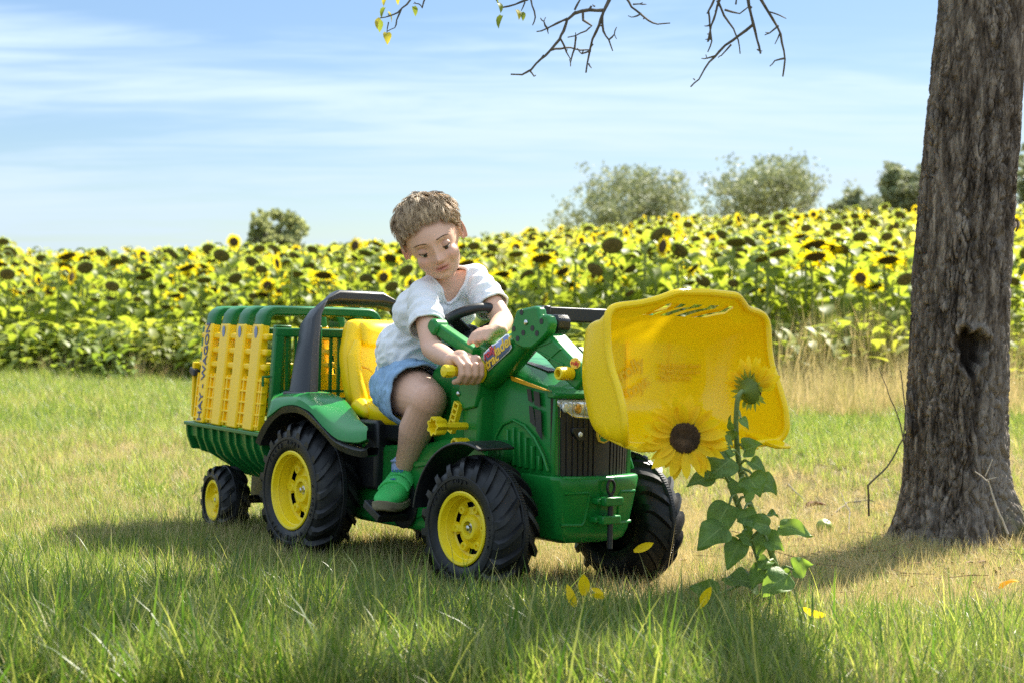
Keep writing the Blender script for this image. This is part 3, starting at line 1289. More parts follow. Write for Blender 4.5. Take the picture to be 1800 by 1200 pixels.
def wheel_parts(Rs, rs, rr, hw, nl, rim_in, lugh=0.012):
    """tyre, rim and bolt meshes; axis y, outer face towards -y"""
    t = MB()
    prof = [(-hw + .012, rr), (-hw + .003, rr + .006), (-hw - .001, rr + .016), (-hw - .002, rs - .010), (-hw + .0, rs - .002), (-hw + .0005, rs),
            (-hw + .004, rs + (Rs - rs) * .22), (-hw * .75, rs + (Rs - rs) * .42), (-hw * .35, rs + (Rs - rs) * .66), (-.010, rs + (Rs - rs) * .76), (-.0075, rs + (Rs - rs) * .80),
            (-.0065, Rs - .002), (-.005, Rs), (.005, Rs), (.0065, Rs - .002), (.0075, rs + (Rs - rs) * .80), (.010, rs + (Rs - rs) * .76), (hw * .35, rs + (Rs - rs) * .66), (hw * .75, rs + (Rs - rs) * .42),
            (hw - .004, rs + (Rs - rs) * .22), (hw, rs), (hw + .002, rs - .010), (hw, rr + .01), (hw - .012, rr - .005)]
    t.lathe(prof, n=72)
    # moulded ring groove on the outer sidewall
    t.lathe([(-hw - .002, rs - .0135), (-hw - .0042, rs - .012), (-hw - .0042, rs - .006), (-hw - .001, rs - .004)], n=72)

    def rb(w):
        a = abs(w) / hw
        return rs + (Rs - rs) * float(np.interp(a, [0, .19, .35, .75, .95, 1.02], [.80, .76, .66, .42, .20, .0]))
    for side in (-1, 1):
        for k in range(nl):
            a0 = 2 * PI * (k + (0.5 if side > 0 else 0)) / nl
            rings = []
            for q, w in enumerate(np.linspace(1.05, .16, 7)):
                ww = w * hw
                ang = a0 + 0.40 * (1.05 - w) * 0.9
                half = 0.0090 / Rs * (1.15 if q == 0 else 1.0)
                top = rb(ww) + lugh * (1.15 if q < 2 else 1.0)
                top = min(top, Rs - 0.001)
                if q == 0:
                    top = rs + lugh * .95
                bot = rb(ww) - .004
                ring = []
                for (aa, r) in ((ang - half * 1.25, bot), (ang - half * .8, top), (ang + half * .8, top), (ang + half * 1.25, bot)):
                    ring.append((r * math.cos(aa), side * ww, r * math.sin(aa)))
                rings.append(ring)
            t.loft(rings, close=True, cap0=True, cap1=True)
    # fine ribs on the crown seam
    for k in range(150):
        a = 2 * PI * k / 150
        M = Matrix.Rotation(-a, 3, 'Y')
        t.box(M @ Vector((Rs + .0002, 0, 0)), (.0022, .0105, Rs * 2 * PI / 150 * .5), rot=M)
    r = MB()
    yo = -hw + .006
    prof = [(yo + .010, rr - .012), (yo + .004, rr + .001), (yo - .003, rr + .003), (yo - .005, rr), (yo - .004, rr - .006), (yo + .004, rr - .0085), (yo + rim_in, rr - .016), (yo + rim_in + .002, rr - .021)]
    r.lathe(prof, n=64)
    yd = yo + rim_in + .002
    r.lathe([(yd, rr - .021), (yd + .001, rr * .76)], n=64)
    r.lathe([(yd + .001, rr * .58), (yd - .002, rr * .36)], n=48)
    ns = 6
    for k in range(ns):
        c = 2 * PI * k / ns + .3
        r.lathe([(yd + .001, rr * .77), (yd + .001, rr * .57)], n=10, a0=c - .26, a1=c + .26)
    # hub and bosses
    hr = rr * .34
    r.lathe([(yd - .001, hr + .004), (yd - .010, hr), (yd - .013, hr - .003), (yd - .013, hr - .011), (yd - .004, hr - .014), (yd - .003, 0.0005)], n=32)
    for k in range(6):
        a = 2 * PI * k / 6 + .3
        c = (rr * .58 * math.cos(a), 0, rr * .58 * math.sin(a))
        br = .0095 * rr / .08
        r.lathe([(yd, br + .002), (yd - .009, br), (yd - .010, br - .001), (yd - .010, br * .45), (yd - .006, br * .4), (yd - .006, .0003)], origin=c, n=16)
    a = 2 * PI * 3 / 6 + .3
    r.beam((hr * math.cos(a) * .9, yd - .003, hr * math.sin(a) * .9), (rr * .80 * math.cos(a), yd - .002, rr * .80 * math.sin(a)), .014, .012, up=(0, 1, 0))
    b = MB()
    b.lathe([(yd - .003, .011), (yd - .005, .011), (yd - .0055, .006), (yd - .0135, .006), (yd - .0145, .004), (yd - .0145, .0003)], n=12)
    # added black disc standing in for the shade behind the slots
    d = MB()
    d.lathe([(yd + .012, rr), (yd + .012, .0005)], n=32)
    return t.mesh('wheel'), r.mesh('rim'), b.mesh('hub_bolt'), d.mesh('slot_shade')


def add_wheel(parent, meshes, loc, rotz=0.0, flip=False, spin=0.0, label=None):
    t, r, b, d = meshes
    w = link_mesh('wheel', t, MAT['tyre'], parent, label=label)
    w.location = loc
    w.rotation_euler = (0, spin, rotz + (PI if flip else 0))
    link_mesh('rim', r, MAT['yellow_solid'], w)
    link_mesh('hub_bolt', b, MAT['steel'], w)
    link_mesh('slot_shade', d, MAT['black'], w)
    return w


FRONT = wheel_parts(.156, .119, .0775, .054, 18, .026)
REAR = wheel_parts(.175, .140, .0965, .056, 19, .036)
STEER = R(3.7)
wfn = add_wheel(T, FRONT, (WB, -.2115, .156), rotz=STEER, spin=.2)
wff = add_wheel(T, FRONT, (WB, .2115, .156), rotz=STEER, flip=True, spin=.5)
wrn = add_wheel(T, REAR, (0, -.2115, .175), spin=.35)
wrf = add_wheel(T, REAR, (0, .2115, .175), flip=True, spin=.1)
# raised wording round the sidewall
for w, rr_, hw_ in ((wfn, .104, .054), (wrn, .121, .056)):
    for txt, a_mid, step in (('rolly toys', R(128), R(8.2)), ('310x95', R(12), R(7)), ('rolly toys', R(-75), R(8.2))):
        n_ = len(txt)
        for i, chh in enumerate(txt):
            if chh == ' ':
                continue
            a = a_mid - (i - (n_ - 1) / 2) * step
            # seen from -y: image right = +x, up = +z
            rad = Vector((math.cos(a), 0, math.sin(a)))
            tang = Vector((math.sin(a), 0, -math.cos(a)))
            q = lettering(chh, .019, MAT['tyre'], w, rad * rr_ + Vector((0, -hw_ - .0025, 0)), tang, rad, extrude=.0012)

# ---- chassis
m = MB()
m.prism([(-.12, .16), (-.12, .29), (.10, .31), (.22, .300), (.34, .315), (.40, .318), (.47, .335), (.60, .330), (.72, .285), (.74, .26), (.74, .13), (.62, .105), (.10, .105), (-.02, .12)], -.128, .128)
chassis = m.build('chassis', MAT['green'], T, bevel=.014, seg=3)
m = MB()
for s in (-1, 1):
    m.prism([(.30, .285), (.36, .270), (.46, .285), (.54, .300), (.55, .288), (.46, .272), (.36, .256), (.30, .27)], s * .126, s * .134)
    m.prism([(.43, .235), (.43, .30), (.52, .318), (.52, .245)], s * .126, s * .1325)
    m.prism([(.22, .150), (.22, .20), (.30, .215), (.40, .19), (.42, .15), (.34, .13)], s * .126, s * .1315)
m.build('chassis_rib', MAT['green'], chassis, bevel=.004)
m = MB()
m.box((.03, 0, .275), (.36, .30, .17))
m.box((.20, 0, .335), (.22, .25, .05))
m.build('seat_base', MAT['black'], T, bevel=.01)
# axles
m = MB()
m.tube([(0, -.20, .175), (0, .20, .175)], .014, 12)
m.tube([(WB, -.20, .156), (WB, .20, .156)], .014, 12)
m.box((WB, 0, .17), (.07, .30, .06))
m.build('axle', MAT['black'], T, bevel=.004)

# ---- rear fenders
def fender(s):
    crease = ol([(478, 702), (500, 699), (527, 698), (543, 708), (560, 727), (576, 744), (590, 753), (613, 759), (645, 757)], -.265)
    lower = ol([(471, 736), (497, 715), (520, 711.5), (548, 724), (567, 748), (585, 766), (599, 776), (637, 780), (646, 773)], -.265)
    xs = np.linspace(0, 1, 33)

    def res(o):
        o = np.array(o)
        d = np.r_[0, np.cumsum(np.hypot(*np.diff(o, axis=0).T))]
        d /= d[-1]
        return np.stack([np.interp(xs, d, o[:, 0]), np.interp(xs, d, o[:, 1])], 1)
    cr, lo = res(crease), res(lower)

    def sm(a):
        for _ in range(2):
            b = a.copy()
            b[1:-1] = (a[:-2] + a[2:] + 2 * a[1:-1]) / 4
            a = b
        return a
    cr, lo = sm(cr), sm(lo)
    inn = np.array([U(px, py, 1, y_) for px, py, y_ in ((486, 694, -.14), (505, 690, -.14), (527, 688, -.14), (567, 687, -.14), (590, 691, -.15), (609, 701, -.17), (627, 727, -.21), (640, 752, -.25))])
    dd = np.r_[0, np.cumsum(np.linalg.norm(np.diff(inn, axis=0), axis=1))]
    dd /= dd[-1]
    inn = np.stack([np.interp(xs, dd, inn[:, i]) for i in range(3)], 1)
    for _ in range(3):
        q = inn.copy()
        q[1:-1] = (inn[:-2] + 2 * inn[1:-1] + inn[2:]) / 4
        inn = q
    C3 = np.stack([cr[:, 0], np.full(len(xs), -.262), cr[:, 1]], 1)

    def mid(t, lift):
        q = C3 * (1 - t) + inn * t
        q[:, 2] += lift
        return [(p[0], -s * p[1] * -1 if False else s * p[1], p[2]) for p in q]
    rings = []
    rings.append([(p[0], s * -.262, p[1]) for p in lo])
    rings.append([(p[0], s * -.268, p[1] + .004) for p in lo])
    rings.append([(p[0], s * -.266, p[1] - .004) for p in cr])
    rings.append(mid(.08, .004))
    rings.append(mid(.33, .008))
    rings.append(mid(.66, .007))
    rings.append(mid(.93, .001))
    rings.append(mid(1.0, -.008))
    rings.append(mid(1.0, -.045))
    mm = MB()
    mm.loft(rings, close=False)
    # front and rear end closings
    for e in (0, -1):
        idx = [len(xs) * i + (0 if e == 0 else len(xs) - 1) for i in range(len(rings))]
        mm.f.append(tuple(idx))
    f_ = mm.build('rear_fender', MAT['green'], T, sharp=50, solid=.004)
    # black inner arch
    mm = MB()
    pr = [(a, .200) for a in np.radians([150, 143, 135, 125, 115, 105, 85, 70, 58])]
    path = [(.200 * math.cos(a) - .002, .175 + .200 * math.sin(a) + .004) for a, _ in pr]
    path = [p for p in path] + [(.155, .325), (.20, .300), (.27, .288), (.335, .285), (.352, .292)]
    path = np.array(path)
    for _ in range(2):
        q = [path[0]]
        for i in range(len(path) - 1):
            q += [path[i] * .75 + path[i + 1] * .25, path[i] * .25 + path[i + 1] * .75]
        q.append(path[-1])
        path = np.array(q)
    rings = []
    for dz, yy in ((-.006, -.262), (.010, -.268), (.016, -.262), (.012, -.11), (-.004, -.11)):
        rr = []
        for i, p in enumerate(path):
            d = path[min(i + 1, len(path) - 1)] - path[max(i - 1, 0)]
            nrm = np.array([d[1], -d[0]]) / (np.hypot(*d) + 1e-9)
            nrm = -nrm if nrm[1] < 0 and i > 8 else nrm
            c = np.array([0, .175])
            ra = (p - c) / (np.hypot(*(p - c)) + 1e-9) if p[0] < .14 else np.array([0.25, 0.97])
            yk = yy if yy < -.2 else -.11 - .125 * float(sstep(.10, .24, p[0]))
            rr.append((p[0] + ra[0] * dz, s * yk, p[1] + ra[1] * dz))
        rings.append(rr)
    rings.append(rings[0])
    mm.loft(rings, close=False)
    mm.build('fender_liner', MAT['black'], f_, sharp=50)


fender(1)
fender(-1)

# ---- roll bar
A = Vector((-.055, -.205, .405))
B = Vector((-.150, -.105, .672))
m = MB()


def bar_ring(p, ax, wx, wy):
    """rectangular section, chamfered: ax=(u,v) axes"""
    u, v = Vector(ax[0]), Vector(ax[1])
    out_ = []
    for i, j in ((-1, -.6), (-.6, -1), (.6, -1), (1, -.6), (1, .6), (.6, 1), (-.6, 1), (-1, .6)):
        out_.append(Vector(p) + u * i * wx + v * j * wy)
    return out_


ux = Vector((1, 0, .0))
rings = []
pth = [(A, (1, 0, 0), (0, 1, 0), .050, .024), (Vector((-.092, -.175, .52)), (1, 0, .25), (0, 1, .25), .040, .022), (Vector((-.118, -.150, .605)), (1, 0, .3), (0, 1, .35), .035, .021),
       (Vector((-.131, -.118, .647)), (1, 0, .3), (0, .8, .6), .032, .020), (Vector((-.138, -.070, .664)), (1, 0, .2), (-.05, .15, 1), .030, .019)]
for p, u, v, a, b in pth:
    rings.append(bar_ring(p, (Vector(u).normalized(), Vector(v).normalized()), a, b))
mir = []
for rg in rings[::-1]:
    mir.append([Vector((p.x, -p.y, p.z)) for p in rg])
# mirrored rings run with the second axis flipped: reorder so that corners keep matching
mir2 = []
for rg in mir:
    o_ = [rg[k] for k in (0, 7, 6, 5, 4, 3, 2, 1)]
    mir2.append(o_)
# corner k of the near side (v = -) must meet the underside corner across the top
rings_n = rings
top = rings_n[-1]
best = None
for sh in range(8):
    for dirn in (1, -1):
        cand = [mir[0][(sh + dirn * k) % 8] for k in range(8)]
        d = sum((Vector((cand[k].x - top[k].x, 0, cand[k].z - top[k].z))).length for k in range(8))
        if best is None or d < best[0]:
            best = (d, sh, dirn)
_, sh, dirn = best
mir = [[rg[(sh + dirn * k) % 8] for k in range(8)] for rg in mir]
m.loft(rings_n + mir, close=True, cap0=True, cap1=True)
m.build('roll_bar', MAT['charcoal'], T, bevel=.004, seg=2, sharp=28)
m = MB()
for s in (-1, 1):
    m.box((A.x, s * .205, .412), (.108, .062, .016), taper=.96)
m.build('roll_bar_foot', MAT['charcoal'], T, bevel=.004)

# ---- seat
def slab(sections):
    """each section: (centre, u half vector, v half vector, exponent)"""
    rings = []
    for c, u, v, e in sections:
        c, u, v = Vector(c), Vector(u), Vector(v)
        ring = []
        for k in range(28):
            t = 2 * PI * k / 28
            cu = math.copysign(abs(math.cos(t)) ** (2 / e), math.cos(t))
            su = math.copysign(abs(math.sin(t)) ** (2 / e), math.sin(t))
            ring.append(c + u * cu + v * su)
        rings.append(ring)
    mm = MB()
    mm.loft(rings, close=True, cap0=True, cap1=True)
    return mm


def lerp_sections(keys, n):
    ks = np.array([[*c, *u, *v, e] for c, u, v, e in keys], float)
    t = np.linspace(0, len(keys) - 1, n)
    r = []
    for x in t:
        i = min(int(x), len(keys) - 2)
        a = x - i
        p0, p1 = ks[max(i - 1, 0)], ks[i]
        p2, p3 = ks[i + 1], ks[min(i + 2, len(keys) - 1)]
        q = .5 * (2 * p1 + (p2 - p0) * a + (2 * p0 - 5 * p1 + 4 * p2 - p3) * a * a + (3 * p1 - p0 - 3 * p2 + p3) * a ** 3)
        r.append((q[:3], q[3:6], q[6:9], q[9]))
    return r


back = slab(lerp_sections([((.055, 0, .365), (.035, 0, 0), (0, .105, 0), 4), ((.052, 0, .40), (.046, 0, 0), (0, .128, 0), 4), ((.030, 0, .46), (.040, 0, .006), (0, .134, 0), 4),
                           ((.008, 0, .52), (.036, 0, .006), (0, .130, 0), 4), ((-.006, 0, .562), (.034, 0, .006), (0, .116, 0), 3.6), ((-.012, 0, .585), (.036, 0, 0), (0, .108, 0), 3.6),
                           ((-.016, 0, .602), (.028, 0, 0), (0, .098, 0), 3), ((-.017, 0, .608), (.012, 0, 0), (0, .08, 0), 2.5)], 34))
seat = back.build('seat', MAT['yellow_opaque'], T, sharp=60)
# bolsters, head cushion and base
m = slab(lerp_sections([((.022, 0, .535), (.012, 0, .002), (0, .080, 0), 4), ((.030, 0, .545), (.024, 0, .004), (0, .088, 0), 4), ((.020, 0, .575), (.028, 0, .004), (0, .086, 0), 4), ((.010, 0, .598), (.022, 0, 0), (0, .080, 0), 3), ((.004, 0, .604), (.008, 0, 0), (0, .07, 0), 3)], 18))
m.build('head_cushion', MAT['yellow_opaque'], seat, sharp=60)
for s in (-1, 1):
    m = MB()
    m.chain([(.085, s * .118, .395), (.068, s * .122, .45), (.045, s * .118, .51), (.030, s * .100, .545)], [.022, .020, .018, .012], n=14)
    m.cap((.10, s * .128, .385), (.13, s * .128, .375), .026, .016)
    m.build('side_bolster', MAT['yellow_opaque'], seat)
m = slab(lerp_sections([((.06, 0, .350), (0, 0, .018), (0, .118, 0), 4), ((.09, 0, .375), (0, 0, .036), (0, .128, 0), 4), ((.17, 0, .372), (0, 0, .034), (0, .132, 0), 4), ((.27, 0, .374), (0, 0, .034), (0, .130, 0), 4), ((.312, 0, .376), (0, 0, .027), (0, .120, 0), 3.5), ((.324, 0, .376), (0, 0, .013), (0, .108, 0), 3)], 26))
m.build('seat_cushion', MAT['yellow_opaque'], seat, sharp=60)
m = MB()
m.prism([(.06, .315), (.06, .35), (.30, .352), (.25, .322)], -.115, .115)
m.build('seat_skirt', MAT['yellow_opaque'], seat, bevel=.008)
m = MB()
for s in (-1, 1):
    def sp(y, z):
        x = float(np.interp(z, [.40, .46, .52, .56], [.098, .070, .0445, .029]))
        return (x, s * y, z)
    m.tube([sp(.030, .41), sp(.032, .45), sp(.034, .49), sp(.040, .535)], .0022, 6)
    m.tube([sp(.052, .415), sp(.056, .44), sp(.066, .465), sp(.082, .482), sp(.100, .488)], .0022, 6)
m.build('seat_groove_shade', MAT['yellow_dark'], seat)  # darker yellow tubes stand in for shade in the moulded grooves

# ---- hood, grille, bumper
def zs(x):
    return .485 - .2 * (x - .71)


rings = []
for x in (.47, .55, .63, .71, .78, .835, .853):
    hw = float(np.interp(x, [.47, .7, .853], [.116, .120, .112]))
    z0 = zs(x)
    zt = z0 + float(np.interp(x, [.47, .78, .853], [.034, .030, .016]))
    rings.append([(x, -hw, .27), (x, -hw * 1.01, .36), (x, -hw, z0 - .012), (x, -hw * .98, z0), (x, -hw * .70, zt - .004), (x, -hw * .35, zt), (x, hw * .35, zt), (x, hw * .70, zt - .004), (x, hw * .98, z0), (x, hw, z0 - .012), (x, hw * 1.01, .36), (x, hw, .27)])
m = MB()
m.loft(rings, close=True, cap0=True, cap1=True)
hood = m.build('hood', MAT['green'], T, bevel=.006, seg=3, sharp=25)
# nose brow above the grille
rings = []
for y in np.linspace(-.116, .116, 15):
    xf = .888 - 2.6 * y * y
    z = zs(.853)
    rings.append([(.83, y, z - .016), (xf, y, z - .016), (xf + .002, y, z - .006), (xf - .012, y, z + .006 * (1 - (y / .12) ** 4) + .002), (.83, y, z + .014)])
m = MB()
m.loft(rings, close=True, cap0=True, cap1=True)
m.build('hood_brow', MAT['green'], hood, bevel=.003)


def gx(y):
    return .882 - 3.0 * y * y


m = MB()
ys = np.linspace(-.112, .112, 181)
rings = []
for z in (.272, .30, .34, .38, .42, .4405):
    ring = []
    for y in ys:
        g = 0
        if z < .40 and .022 < abs(y) < .105:
            ph = ((abs(y) - .022) / .0118) % 1.0
            g = -.0042 if ph < .28 else 0
        tap = 1.0 + .05 * (z - .27) / .17
        ring.append((gx(y) + g - .006 * (1 - (z - .27) / .17) * 0, y * tap, z))
    rings.append(ring)
# lift the top of the ribs
m.loft(rings, close=False)
n_ = len(ys)
o_ = len(m.v)
m.add([(.835, -.106, .272), (.835, .106, .272), (.835, -.106, .4405), (.835, .106, .4405)], [])
m.f.append((0, o_, o_ + 2, 5 * n_))
m.f.append((n_ - 1, 6 * n_ - 1, o_ + 3, o_ + 1))
grille = m.build('grille', MAT['grille'], T, sharp=30, fix=False)
# fog lamp pocket and badge
for s in (-1, 1):
    mm = MB()
    y0 = s * .058
    c = Vector((gx(y0) + .001, y0, .364))
    mm.prism([(y0 - .020, .378), (y0 + .022, .378), (y0 + .022, .350), (y0 - .004, .350), (y0 - .020, .368)], c.x - .012, c.x + .002, axis=0)
    fl = mm.build('fog_lamp', MAT['black'], grille, bevel=.0015)
    mm = MB()
    mm.ell((c.x + .003, y0, .364), (.004, .006, .006))
    mm.build('fog_lens', MAT['sky_sheen'], grille)
# headlights
for s in (-1, 1):
    mm = MB()
    top_, bot_ = [], []
    yy = np.linspace(.014, .110, 13) * s
    r0, r1, r2 = [], [], []
    for y in yy:
        t_ = (abs(y) - .014) / .096
        zt = .4385
        zb = .398 + .006 * t_ + .026 * max(0, t_ - .62) / .38
        r0.append((gx(y) + .0022, y, zt))
        r1.append((gx(y) + .0034, y, (zt + zb) / 2))
        r2.append((gx(y) + .0022, y, zb))
    mm.loft([r0, r1, r2], close=False)
    hl = mm.build('headlight', MAT['sky_sheen'], grille, sharp=20, solid=.002)
    mm = MB()
    mb2 = MB()
    for i, yv in enumerate((.038, .064, .089)):
        y = yv * s
        (mb2 if i == 1 else mm).ell((gx(y) + .004, y, .420 + (.002 if i == 2 else 0)), (.005, .0105, .0115), nu=18, nv=10)
    mm.build('reflector_bulb', MAT['sky_sheen'], grille)
    mb2.build('indicator_bulb', MAT['lamp'], grille)
    mm = MB()
    for yv in (.025, .051, .0765, .100):
        y = yv * s
        mm.box((gx(y) + .004, y, .418), (.004, .0016, .034))
    mm.tube([(gx(y) + .003, y, .398 + .006 * ((abs(y) - .014) / .096) + .026 * max(0, ((abs(y) - .014) / .096) - .62) / .38) for y in yy], .0016, 6)
    mm.build('headlight_divider', MAT['steel'], grille)
# maker's badge: yellow-edged green shield with a leaping deer
bx = gx(0) + .002


def badge_poly(k):
    return [(-.017 * k, .018 * k + .365), (.017 * k, .018 * k + .365), (.018 * k, -.002 * k + .365), (.012 * k, -.017 * k + .365), (0, -.0205 * k + .365), (-.012 * k, -.017 * k + .365), (-.018 * k, -.002 * k + .365)]


m = MB()
m.prism(badge_poly(1.0), bx - .004, bx + .003, axis=0)
badge = m.build('badge', MAT['gold_print'], grille, bevel=.001)
m = MB()
m.prism(badge_poly(.84), bx + .001, bx + .0036, axis=0)
m.build('badge_field', MAT['green'], grille)
deer = [(-.012, .004), (-.006, .006), (.001, .005), (.005, .008), (.006, .013), (.009, .010), (.013, .009), (.009, .006), (.008, .001), (.012, -.004), (.013, -.008), (.009, -.004), (.004, -.002), (-.003, -.002), (-.008, -.005), (-.013, -.010), (-.011, -.004), (-.009, .0)]
m = MB()
m.prism([(-y * .92, z * .92 + .364) for y, z in deer], bx + .003, bx + .0046, axis=0)
m.build('badge_deer', MAT['gold_print'], grille)

# bumper: convex front, tapering down
rings = []
for z, hw, xf, kc in ((.128, .080, .862, 2.0), (.136, .096, .874, 2.0), (.155, .102, .884, 2.0), (.20, .110, .892, 2.0), (.245, .119, .899, 2.0), (.268, .124, .902, 2.0), (.2745, .122, .899, 2.0)):
    ring = []
    for y in np.linspace(-1, 1, 21):
        yy_ = y * hw
        xx = xf - kc * yy_ * yy_ - .012 * max(0, abs(y) - .9) / .1
        ring.append((xx, yy_, z))
    ring.append((.70, hw * .98, z))
    ring.append((.70, -hw * .98, z))
    rings.append(ring)
m = MB()
m.loft(rings, close=True, cap0=True, cap1=True)
bumper = m.build('front_bumper', MAT['green'], T, bevel=.006, seg=3, sharp=38)


def bxs(y, z):
    return float(np.interp(z, [.128, .155, .20, .245, .268], [.862, .884, .892, .899, .902])) - 2.0 * y * y


m = MB()
for s in (-1, 1):
    loop = [(s * .100, .238), (s * .046, .240), (s * .042, .232), (s * .046, .178), (s * .052, .170), (s * .098, .170)]
    m.tube([(bxs(y, z) - .001, y, z) for y, z in loop], .0042, 8)
m.build('bumper_moulding', MAT['green'], bumper)
m = MB()
for z in (.222, .182):
    m.box((bxs(0, z) + .012, 0.000, z), (.040, .052, .019))
    m.box((bxs(0, z) + .004, 0.000, z), (.030, .070, .013))
m.build('pin_bracket', MAT['green'], bumper, bevel=.003)
m = MB()
px_ = bxs(0, .2) + .022
m.tube([(px_, 0, .120), (px_, 0, .235)], .0062, 10)
lp = [(px_, .010 * math.sin(t), .252 + .0155 * math.cos(t)) for t in np.linspace(0, 2 * PI, 17)]
m.tube(lp, .0034, 8)
m.build('hitch_pin', MAT['black'], bumper)

# side mouldings of the hood
for s in (-1, 1):
    m = MB()
    hy = s * .1215
    arc = ol([(868, 838), (868, 800), (872, 765), (884, 745), (902, 737), (922, 748), (940, 770), (955, 800), (963, 828)], -.122)
    m.tube([(x, hy * 1.004, z) for x, z in arc], .004, 6)
    for px, t_, b_ in ((893, 754, 815), (903.5, 750, 817), (914, 758, 820), (925, 768, 822), (936, 783, 824), (948, 800, 825)):
        p = ol([(px, t_), (px, b_)], -.122)
        m.beam((p[0][0], hy, p[0][1]), (p[1][0], hy, p[1][1]), .008, .011, up=(0, 1, 0))
    m.build('hood_rib', MAT['green'], hood, bevel=.002)
    m = MB()
    for q in ([(926, 682), (933, 684), (936, 707), (929, 703)], [(938, 686), (948, 689), (950, 715), (940, 711)], [(930, 712), (937, 715), (942, 750), (932, 741)], [(940, 717), (951, 722), (953, 772), (943, 757)]):
        o2 = ol(q, -.1222)
        m.prism(o2, hy, s * .1228)
    m.build('side_vent', MAT['black'], hood)
    st = ol([(898, 657), (915, 661), (940, 668), (962, 677), (969, 686), (955, 685), (930, 678), (900, 668)], -.121)
    m = MB()
    m.prism([(x, min(z, zs(x) - .001)) for x, z in st], s * .119, s * .1222)
    m.build('golden_stripe', MAT['yellow_dark'], hood)
# vent on top of the hood
m = MB()
for s in (-1, 1):
    for k in range(7):
        y = s * (.050 + .005 * k)
        m.beam((.70, y, zs(.70) + .0275), (.79, y, zs(.79) + .0275), .0024, .004)
m.build('hood_vent', MAT['black'], hood)

# front mudguards
for s in (-1, 1):
    rings = []
    for a in np.radians(np.linspace(70, 172, 24)):
        rr = .178
        c = (WB + rr * math.cos(a), .158 + rr * math.sin(a))
        c2 = (WB + (rr + .006) * math.cos(a), .158 + (rr + .006) * math.sin(a))
        rings.append([(c[0], s * .265, c[1]), (c2[0], s * .265, c2[1]), (c2[0], s * .168, c2[1] + .002), (c[0], s * .168, c[1] + .002)])
    m = MB()
    m.loft(rings, close=True, cap0=True, cap1=True)
    m.build('front_mudguard', MAT['black'], T, bevel=.002)
m = MB()
for s in (-1, 1):
    m.tube([(.70, s * .118, .315), (.70, s * .155, .315)], .028, 20)
    m.tube([(.70, s * .153, .315), (.70, s * .160, .315)], .018, 16)
m.build('arm_pivot', MAT['green_dark'], T, bevel=.003)

# ---- dashboard and steering
m = MB()
m.prism([(.385, .31), (.350, .43), (.375, .490), (.43, .525), (.50, .525), (.52, .31)], -.105, .105)
m.build('dashboard', MAT['green'], T, bevel=.014, seg=3)
m = MB()
SWC = Vector((.372, 0, .585))
AX = Vector((-.60, 0, .80)).normalized()          # towards the driver
u_ = Vector((0, 1, 0))
v_ = AX.cross(u_).normalized()
RR = .090
ring = [SWC + u_ * math.cos(t) * RR + v_ * math.sin(t) * RR for t in np.linspace(0, 2 * PI, 49)]
m.tube(ring, .0125, 12, cap=False)
sw = m.build('steering_wheel', MAT['black'], T)
m = MB()
hub = SWC - AX * .020
for ang in (R(90), R(212), R(328)):
    e = SWC + u_ * math.cos(ang) * RR * .96 + v_ * math.sin(ang) * RR * .96
    m.beam(hub, e, .034, .010, up=AX, w2=.026, h2=.010)
m.cap(hub - AX * .01, hub + AX * .006, .034, .026, n=20)
m.build('steering_spoke', MAT['black'], sw, bevel=.003)
m = MB()
m.cap(hub - AX * .10, hub, .036, .030, n=20)
m.cap(hub - AX * .13, hub - AX * .05, .055, .040, n=20)
m.build('steering_column', MAT['black'], T)

